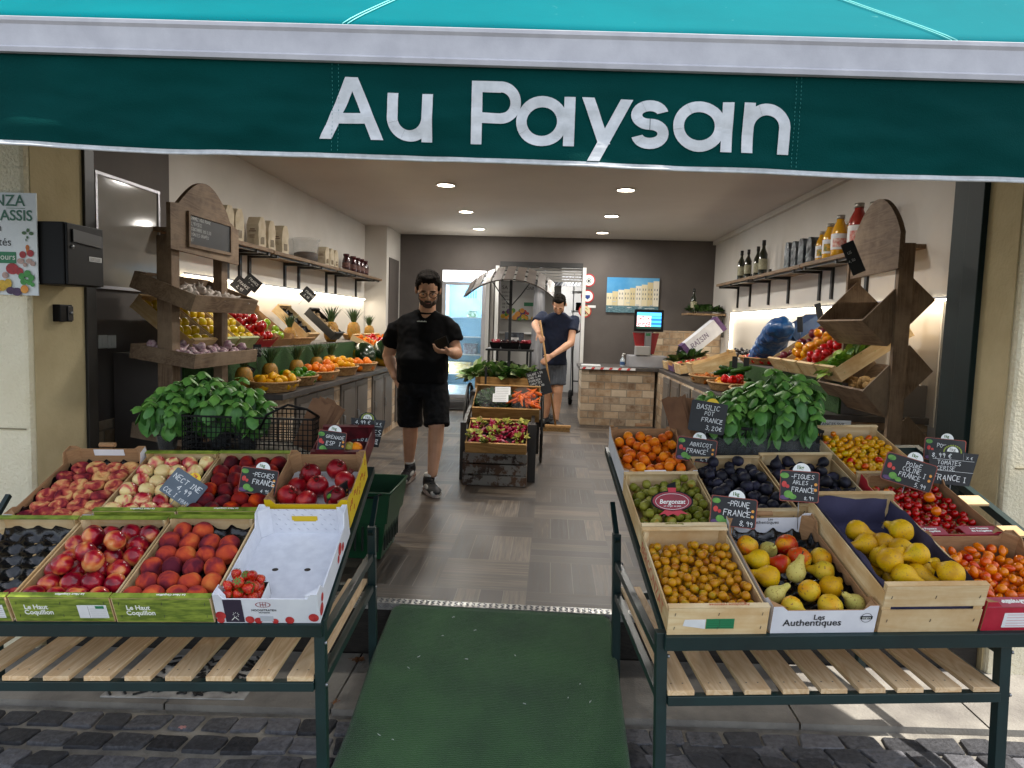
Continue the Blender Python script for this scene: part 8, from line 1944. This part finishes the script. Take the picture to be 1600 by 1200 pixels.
for k, (x, n_) in enumerate(((.05, 'left bunch of pale celery leaning out of the cart'), (.32, 'middle bunch of green chard in the cart'), (.6, 'right bunch of pale chard in the cart'), (.85, 'rightmost small bunch of greens in the cart'))): leafy(n_, c.matrix_world @ T(x * w, .15, .08, 0, 0, -.5 if k == 0 else 0), .09, 60, .15, M_chard, 60 + k, 'greens', 'leafy_greens')
leafy('dark leafy kale behind the pale greens in the cart', c.matrix_world @ T(.45 * w, .33, .12), .10, 80, .12, M_herb, 70, 'kale', 'leafy_greens')
for i, (u, n_) in enumerate(((774, 'left punnet of red berries on the cart upper shelf'), (790, 'dark punnet beside the left one on the cart shelf'), (803, 'punnet behind the centre post on the cart shelf'), (821, 'right punnet of red berries on the cart upper shelf'))):
    x = xx(u, 540, 6.98); t = thing('punnet', n_, 'punnet', (x, 7.02, zs + .001)); mb = MB(); taper(mb, .08, .10, .115, .13, 0, .06); mb.quad([(-.04, -.05, .001), (.04, -.05, .001), (.04, .05, .001), (-.04, .05, .001)]); o = mb.build('tray', M_blackpl, t); mb = MB(); r2 = random.Random(i)
    for k in range(26): mb.ell((r2.uniform(-.045, .045), r2.uniform(-.05, .05), .05 + r2.uniform(0, .03)), .013, seg=7, rings=5)
    mb.build('berries', M_jamr if i in (1, 2) else mat('red_berry', '#7a1020', '#a82438', rough=.3, scale=60), t)
t = thing('fruit_box', 'small printed box on the cart shelf behind the punnets', 'box', (xx(803, 525, 7.15), 7.17, zs + .001)); MB().box(-.09, -.04, 0, .10, .04, .16).build('carton', mat('dark_print_box', '#23262a', '#59606a', rough=.5, scale=30), t); MB().box(-.05, -.042, .06, .05, -.0405, .11).build('label', M_paper, t)

# ============================================================ people
def m_skin(name, base, red, tattoo=False):
    n = NT(name); co = n.coords(); f = n.noise(co, 9, 4, .6); c = n.ramp(f, [(.35, H(base)), (.65, H(red))])
    n.color(c); n.set(Roughness=.55); n.b.inputs['Subsurface Weight'].default_value = .08; n.b.inputs['Subsurface Radius'].default_value = (.02, .008, .004); n.bump(n.noise(co, 160, 3), .08, .002); return n.m
M_skin = m_skin('skin', '#c69678', '#d1a184')
M_tsh = mat('black_cotton', '#050506', '#09090b', rough=.9, scale=8, bump=.1, bscale=220, spec=.2, rnd=False)
M_den = mat('black_denim', '#0c0d0f', '#1b1c20', rough=.85, scale=22, bump=.3, bscale=180, spec=.2, lo=.45, hi=.7, rnd=False)
M_hair = mat('dark_hair', '#0d0a08', '#1f1a16', rough=.75, scale=60, bump=.8, bscale=200, stretch=(1, 1, .35), rnd=False, spec=.08)
def head_into(mb, Mh, s=1):
    """skull, jaw, nose, ears, brow, in a frame that looks along -y"""
    S = lambda v: V(v) * s
    def e(c, r): mb.ell(S(c), tuple(q * s for q in r), Mh, seg=18, rings=12)
    e((0, .012, .035), (.077, .096, .088)); e((0, -.020, -.035), (.060, .068, .062)); e((0, -.052, -.078), (.032, .028, .024)); e((0, -.035, .000), (.066, .060, .060))
    e((0, -.098, -.012), (.012, .018, .018)); e((0, -.094, .012), (.008, .014, .024)); e((.011, -.092, -.020), (.008, .009, .007)); e((-.011, -.092, -.020), (.008, .009, .007))
    for x in (-1, 1):
        e((x * .080, .012, -.002), (.010, .020, .032)); e((x * .030, -.080, .028), (.026, .014, .008)); e((x * .040, -.062, -.018), (.020, .020, .018))
    e((0, -.086, -.048), (.024, .012, .007)); e((0, -.084, -.057), (.020, .012, .007))
def hand_into(mb, wr, d, n, s=1, curl=.5, spread=.35, thumb=1):
    """palm and five bent fingers; d = direction of the fingers, n = back of the hand"""
    d = d.normalized(); n = (n - d * n.dot(d)).normalized(); x = d.cross(n).normalized() * thumb
    pc = wr + d * .045 * s
    for k in range(4): mb.caps(wr + x * (.012 - k * .010) * s * .8, .014 * s, wr + d * .082 * s + x * (.030 - k * .020) * s, .0115 * s, 8)
    L = (.070, .080, .074, .058)
    for k in range(4):
        a = wr + d * .085 * s + x * (.031 - k * .0205) * s; t_ = 0; dd = (d + x * (.10 - k * .07) * spread).normalized()
        for seg, f in enumerate((.42, .32, .26)):
            t_ += curl * (.7 + .12 * k) * (.7 if seg == 0 else 1); dv = (dd * cos(t_) - n * sin(t_)).normalized(); b = a + dv * L[k] * f * s; mb.caps(a, (.0098 - seg * .0008) * s, b, (.0090 - seg * .0010) * s, 8); a = b
    a = wr + d * .02 * s + x * .028 * s; td = (d * .75 + x * .75 - n * .35).normalized(); b = a + td * .042 * s; mb.caps(a, .0135 * s, b, .011 * s, 8); mb.caps(b, .0105 * s, b + (td * .7 + d * .5 - n * .4).normalized() * .032 * s, .0088 * s, 8)
def wrinkle(amp, sc=11, dirz=(1, 1, .6)): return lambda c: amp * noise.noise(V((c.x * sc * dirz[0], c.y * sc * dirz[1], c.z * sc * dirz[2]))) + amp * .45 * noise.noise(c * sc * 2.7)
def shoe(parent, x, y, z, yaw, L, mats, pitch=0, nm='shoe'):
    M = T(x, y, z, yaw, pitch, 0, 1.16) ; mb = MB()
    mb.ell((0, .0, .040), (.042, L * .42, .034), seg=16, rings=10); mb.ell((0, -L * .28, .034), (.046, L * .24, .030), seg=16, rings=10); mb.ell((0, L * .26, .055), (.038, L * .20, .045), seg=16, rings=10); mb.ell((0, L * .22, .085), (.040, .055, .03), seg=14, rings=8)
    r = remesh(mb, .006, 3); s = obj(nm, r, mats[0], parent, M)
    mb = MB(); P = [(.045 * cos(a) * (1 if cos(a) > 0 else 1), L * .5 * sin(a)) for a in [k * 2 * pi / 24 for k in range(24)]]; mb.prism(P, .0, .026); mb.build('sole', mats[1], s)
    mb = MB(); mb.ell((0, -L * .40, .03), (.040, L * .10, .026), seg=12, rings=8); mb.ell((.034, L * .0, .045), (.012, L * .18, .018), seg=10, rings=6); mb.ell((-.034, L * .0, .045), (.012, L * .18, .018), seg=10, rings=6); mb.build('overlay', mats[2], s)
    mb = MB(); [mb.tube([(-.022, -L * .10 + k * .018, .074 + k * .005), (0, -L * .10 + k * .018, .080 + k * .006), (.022, -L * .10 + k * .018, .074 + k * .005)], .003, 5) for k in range(5)]; mb.build('laces', mats[3], s)
    mb = MB(); mb.ell((0, L * .22, .115), (.036, .05, .018), seg=14, rings=8); mb.build('sock', mats[4], s)
    return s
PU = lambda u, v, Y: at(u, v, Y=Y)
# ---- first man
m1 = thing('person', 'man in black t-shirt and black shorts looking at the phone in his hand', 'person', (-.92, 5.6, 0)); PI1 = Matrix.Translation((.92, -5.6, 0))
hd = PU(669, 454, 5.46); Mh = Matrix.Translation(hd) @ Euler((RAD(27), 0, RAD(10))).to_matrix().to_4x4(); HS = 1.14
shL, shR = PU(621, 510, 5.62), PU(702, 507, 5.60); elL, elR = PU(607, 556, 5.72), PU(713, 552, 5.60); wrL, wrR = PU(617, 588, 5.62), PU(703, 550, 5.36)
hipL, hipR = PU(642, 606, 5.64), PU(680, 606, 5.60); knL, knR = PU(641, 662, 5.70), PU(682, 664, 5.50); anL, anR = PU(639, 722, 5.92), PU(676, 739, 5.50)
mb = MB(); head_into(mb, Mh, HS)
mb.caps(Mh @ V((0, .02, -.06)), .062, PU(667, 496, 5.58), .070, 16); pass
for sh, el, wr in ((shL, elL, wrL), (shR, elR, wrR)): mb.caps(sh.lerp(el, .3), .050, el, .050); mb.caps(el, .050, wr, .033); mb.caps(el.lerp(wr, .25), .051, el.lerp(wr, .45), .046)
mb.caps(shL.lerp(elL, .5), .058, elL, .050)
for hp, kn, an in ((hipL, knL, anL), (hipR, knR, anR)): mb.caps(hp, .09, kn, .066); mb.caps(kn, .062, kn.lerp(an, .32) + V((0, .02, 0)), .063); mb.caps(kn.lerp(an, .32) + V((0, .02, 0)), .062, an, .040)
hand_into(mb, wrR, V((-.72, -.35, .05)), V((0, -.35, -1)), .98, .62, .3, 1)
hand_into(mb, wrL, V((.62, -.30, -.75)), V((-.3, -1, 0)), .98, .45, .2, -1)
body = obj('body', remesh(mb, .0065, 2), M_skin, m1, PI1)
# hair, beard, brows
def cap_mesh(Mh, s, kind):
    mb = MB()
    if kind == 'hair':
        for c, r in (((0, .022, .062), (.083, .094, .075)), ((0, .060, .020), (.074, .060, .080)), ((0, -.030, .104), (.058, .046, .028)), ((.02, -.045, .112), (.035, .03, .020)), ((.068, .0, .045), (.018, .045, .045)), ((-.068, .0, .045), (.018, .045, .045)), ((-.03, -.035, .112), (.03, .033, .020))): mb.ell(V(c) * s, tuple(q * s for q in r), Mh, seg=16, rings=10)
    return remesh(mb, .006, 1, lambda c: .0055 * noise.noise(c * 55) + .003 * noise.noise(c * 140))
obj('hair', cap_mesh(Mh, HS, 'hair'), M_hair, m1, PI1)
mb = MB()
for c, r in (((0, -.060, -.080), (.036, .026, .022)), ((.034, -.045, -.060), (.024, .036, .026)), ((-.034, -.045, -.060), (.024, .036, .026)), ((0, -.094, -.036), (.026, .008, .006)), ((.052, -.015, -.040), (.014, .026, .034)), ((-.052, -.015, -.040), (.014, .026, .034)), ((.0, -.080, -.070), (.018, .014, .012)), ((0, -.086, -.056), (.030, .012, .020))): mb.ell(V(c) * HS, tuple(q * HS for q in r), Mh, seg=14, rings=8)
obj('beard', remesh(mb, .005, 1, lambda c: .0025 * noise.noise(c * 120)), mat('stubble', '#2e221b', '#5a4a3e', rough=.8, scale=90, bump=.6, bscale=300, rnd=False), m1, PI1)
mb = MB()
for x in (-1, 1): mb.ell(V((x * .031, -.090, .036)) * HS, (.021 * HS, .006, .0045), Mh, seg=10, rings=6)
mb.build('eyebrows', M_hair, m1, PI1)
mb = MB()
for x in (-1, 1): mb.ell(V((x * .031, -.083, .016)) * HS, (.013, .007, .007), Mh, seg=12, rings=8)
mb.build('eyes', mat('eye_white', '#c9c0b8', rough=.3), m1, PI1); mb = MB()
for x in (-1, 1): mb.ell(V((x * .031, -.090, .012)) * HS, (.005, .003, .005), Mh, seg=8, rings=6)
mb.build('irises', M_inkk, m1, PI1)
mb = MB(); mb.ell(V((0, -.0985, -.050)) * HS, (.017, .004, .0035), Mh, seg=10, rings=6); mb.build('lips', mat('lips', '#8a5148', rough=.5), m1, PI1)
mb = MB()
for x in (-1, 1):
    mb.tube([Mh @ (V((x * .034 + .026 * cos(2 * pi * k / 20), -.101 + .004 * abs(cos(2 * pi * k / 20)), .012 + .019 * sin(2 * pi * k / 20) * (1.05))) * HS) for k in range(20)], .0022, 5, closed=True); mb.tube([Mh @ (V((x * .062, -.095, .018)) * HS), Mh @ (V((x * .083, .015, .016)) * HS)], .002, 5)
mb.tube([Mh @ (V((-.009, -.103, .016)) * HS), Mh @ (V((.009, -.103, .016)) * HS)], .0024, 5); mb.build('glasses', M_blackpl, m1, PI1)
def loft(mb, rings, n=28, e=2.5):
    R_ = []
    for c, rx, ry in rings:
        row = []
        for k in range(n):
            a = 2 * pi * k / n; row.append(mb.bm.verts.new(c + V((math.copysign(abs(cos(a)) ** (2 / e), cos(a)) * rx, math.copysign(abs(sin(a)) ** (2 / e), sin(a)) * ry, 0))))
        R_.append(row)
    for A, B in zip(R_, R_[1:]):
        for k in range(n): mb.bm.faces.new((A[k], A[(k + 1) % n], B[(k + 1) % n], B[k]))
    mb.bm.faces.new(R_[0][::-1]); mb.bm.faces.new(R_[-1])
# t-shirt
mb = MB(); ch = PU(662, 520, 5.60); be = PU(660, 565, 5.58); hm = PU(661, 592, 5.60)
nkp = PU(667, 484, 5.57)
loft(mb, [(hm + V((0, 0, -.03)), .200, .150), (hm + V((0, -.005, .06)), .206, .162), (be + V((0, -.02, .02)), .208, .172), (ch + V((0, -.01, -.12)), .204, .158), (ch + V((0, 0, -.02)), .212, .142), (PU(662, 507, 5.61), .218, .128), (PU(662, 498, 5.61), .205, .108), (PU(664, 491, 5.60), .150, .092), (PU(666, 486, 5.58), .098, .078), (nkp, .080, .070)])
for sh, el, f in ((shL, elL, .62), (shR, elR, .60)):
    tip = sh.lerp(el, f) ; inw = V((.012 if sh is shL else -.012, 0, 0)); mb.caps(sh + inw * 2 + V((0, 0, .0)), .070, sh.lerp(el, .25), .072, 16)
    q = (el - sh).to_track_quat('Z', 'Y').to_matrix().to_4x4(); mb.lathe([(0, 0), (.072, 0), (.083, (tip - sh).length), (0, (tip - sh).length)], 20, Matrix.Translation(sh) @ q)
ts = obj('t_shirt', remesh(mb, .009, 30, wrinkle(.014, 9, (1.2, 1.2, .7))), M_tsh, m1, PI1)
p = PU(664, 499, 5.445); 
mb = MB(); nk = nkp + V((0, 0, .01)); mb.tube([nk + V((.072 * cos(2 * pi * k / 24), .066 * sin(2 * pi * k / 24) - .008, -.022 + .018 * sin(2 * pi * k / 24))) for k in range(24)], .009, 6, closed=True); mb.build('collar', M_tsh, m1, PI1)
mb = MB(); [mb.box(-.035 + k * .011, 0, 0, -.027 + k * .011, .002, .006 + .003 * (k % 2)) for k in range(7)]
mb.build('chest_print', M_ink, m1, PI1 @ Matrix.Translation(PU(664, 503, 5.60) + V((0, -.150, 0))))
# shorts
mb = MB(); pv = PU(661, 604, 5.62); mb.ell(pv + V((0, .0, .02)), (.190, .145, .13), seg=24, rings=12)
for hp, kn, f in ((hipL, knL, 1.02), (hipR, knR, 1.02)):
    e_ = hp.lerp(kn, f); q = (kn - hp).to_track_quat('Z', 'Y').to_matrix().to_4x4(); L_ = (e_ - hp).length; mb.lathe([(0, -.05), (.10, -.05), (.108, .05), (.103, L_ * .6), (.099, L_ - .03), (.104, L_ - .028), (.104, L_), (0, L_)], 22, Matrix.Translation(hp) @ q)
obj('shorts', remesh(mb, .008, 2, wrinkle(.009, 12)), M_den, m1, PI1)
mw = mat('shoe_white', '#c9c6c0', '#a8a49e', rough=.6, scale=20); mk = mat('shoe_black', '#121214', '#2a2a2c', rough=.6, scale=30); ms = mat('shoe_sole', '#d0ccc4', '#8b5a4a', rough=.6, scale=10); mg = mat('sock_white', '#d6d2cc', rough=.9)
shoe(m1, anL.x + .92, anL.y - 5.6 - .05, .010, -.12, .29, (mk, ms, mw, mk, mg), .14); shoe(m1, anR.x + .92, anR.y - 5.6 - .05, .002, .45, .29, (mk, ms, mw, mk, mg))
# phone in hand
pp = PU(690, 536, 5.27); t = thing('phone', 'dark smartphone held in the walking man\'s hand', 'phone', Matrix.Translation(pp) @ Euler((RAD(32), RAD(70), RAD(-10))).to_matrix().to_4x4()); mb = MB(); mb.box(-.037, -.004, -.075, .037, .004, .075, bev=.003); mb.build('case', M_blackpl, t); mb = MB(); mb.box(-.034, .0042, -.07, .034, .0048, .07); mb.build('screen', mat('phone_screen', '#1a1c20', rough=.05, emit='#a9b4c4', es=.4), t)
# ---- second man, leaning over his broom
m2 = thing('person', 'man in navy t-shirt and grey shorts bending over a broom behind the cart', 'person', (.12, 9.3, 0)); PI2 = Matrix.Translation((-.12, -9.3, 0))
Mh2 = Matrix.Translation(PU(874, 476, 9.05)) @ Euler((RAD(48), RAD(4), RAD(-8))).to_matrix().to_4x4()
sL, sR = PU(848, 494, 9.25), PU(897, 500, 9.25); eL, eR = PU(836, 507, 9.1), PU(892, 536, 9.12); wL, wR = PU(842, 520, 8.85), PU(862, 556, 8.9)
hL, hR = PU(858, 566, 9.40), PU(874, 566, 9.40); kL, kR = PU(857, 612, 9.42), PU(872, 612, 9.38); aL, aR = PU(852, 655, 9.55), PU(868, 658, 9.42)
mb = MB(); head_into(mb, Mh2, 1.06); mb.caps(Mh2 @ V((0, .02, -.05)), .058, PU(872, 500, 9.22), .062, 14)
for s_, e_, w_ in ((sL, eL, wL), (sR, eR, wR)): mb.caps(s_.lerp(e_, .3), .048, e_, .049); mb.caps(e_, .048, w_, .032); mb.caps(e_.lerp(w_, .2), .049, e_.lerp(w_, .45), .044)
for h_, k_, a_ in ((hL, kL, aL), (hR, kR, aR)): mb.caps(h_, .09, k_, .062); mb.caps(k_, .058, k_.lerp(a_, .32) + V((0, .02, 0)), .060); mb.caps(k_.lerp(a_, .32) + V((0, .02, 0)), .058, a_, .038)
hand_into(mb, wR, V((-.8, -.1, -.6)), V((-.3, -1, .3)), 1.05, .35, .6, 1); hand_into(mb, wL, V((.35, -.3, -.6)), V((.3, -1, .1)), 1.0, .9, .2, 1)
obj('body', remesh(mb, .008, 2), M_skin, m2, PI2)
obj('hair', cap_mesh(Mh2, 1.0, 'hair'), M_hair, m2, PI2)
mb = MB(); 
for c_, r_ in (((0, -.060, -.080), (.034, .024, .020)), ((.036, -.042, -.058), (.022, .032, .024)), ((-.036, -.042, -.058), (.022, .032, .024))): mb.ell(V(c_), r_, Mh2, seg=12, rings=8)
obj('beard', remesh(mb, .006, 1), MATS['stubble'], m2, PI2)
mb = MB()
for x in (-1, 1): mb.ell(V((x * .031, -.092, .034)), (.02, .006, .005), Mh2, seg=10, rings=6)
mb.build('eyebrows', M_hair, m2, PI2)
M_navy = mat('navy_cotton', '#0c1830', '#111f3b', rough=.85, scale=8, rnd=False); M_gsh = mat('grey_jersey', '#555a63', '#464b54', rough=.9, scale=20, stretch=(3, 3, .4), rnd=False)
mb = MB(); loft(mb, [(PU(866, 570, 9.38), .160, .125), (PU(866, 552, 9.36), .158, .125), (PU(868, 535, 9.33), .165, .13), (PU(870, 518, 9.29), .190, .135), (PU(872, 506, 9.26), .215, .135), (PU(872, 498, 9.22), .200, .12), (PU(872, 492, 9.18), .130, .10), (PU(873, 488, 9.16), .085, .08)])
for s_, e_ in ((sL, eL), (sR, eR)): q = (e_ - s_).to_track_quat('Z', 'Y').to_matrix().to_4x4(); mb.lathe([(0, -.05), (.060, -.045), (.072, 0), (.074, .16), (0, .16)], 18, Matrix.Translation(s_) @ q)
obj('t_shirt', remesh(mb, .011, 3, wrinkle(.008, 10)), M_navy, m2, PI2)
mb = MB(); mb.ell((PU(866, 568, 9.40)), (.165, .13, .12), seg=20, rings=10)
for h_, k_ in ((hL, kL), (hR, kR)): q = (k_ - h_).to_track_quat('Z', 'Y').to_matrix().to_4x4(); L_ = (k_ - h_).length * .76; mb.lathe([(0, -.05), (.10, -.05), (.105, .05), (.100, L_), (0, L_)], 20, Matrix.Translation(h_) @ q)
obj('shorts', remesh(mb, .011, 2, wrinkle(.008, 12)), M_gsh, m2, PI2)
shoe(m2, aL.x - .12, aL.y - 9.3 - .05, .0, -.5, .28, (mk, mk, mk, mk, mk)); shoe(m2, aR.x - .12, aR.y - 9.3 - .05, .0, .6, .29, (mk, mk, mk, mk, mk))
mb = MB(); mb.box(-.012, 0, -.008, .012, .002, .008); mb.build('chest_logo', M_ink, m2, PI2 @ Matrix.Translation(PU(881, 508, 9.28) + V((0, -.137, 0))))
# broom
a, b = PU(845, 508, 8.80), PU(868, 676, 9.0); b.z = .06; t = thing('broom', 'broom with a wooden handle and flat sandy brush held by the bending man', 'broom', (b.x, b.y, 0)); BI = Matrix.Translation((-b.x, -b.y, 0))
mb = MB(); mb.tube([a + (a - b).normalized() * .06, b], .012, 8); mb.build('handle', woodmat('broom_wood', '#b08a5c', '#9a7448', axis=2), t, BI); MB().box(b.x - .19, b.y - .03, .05, b.x + .19, b.y + .03, .08, bev=.005).build('brush_head', woodmat('broom_wood2', '#b08a5c', '#9a7448', axis=0), t, BI); mb = MB(); mb.box(b.x - .18, b.y - .035, .0, b.x + .18, b.y + .03, .049); mb.build('bristles', mat('bristle', '#8a6a3f', '#5c4528', rough=.9, scale=60), t, BI)
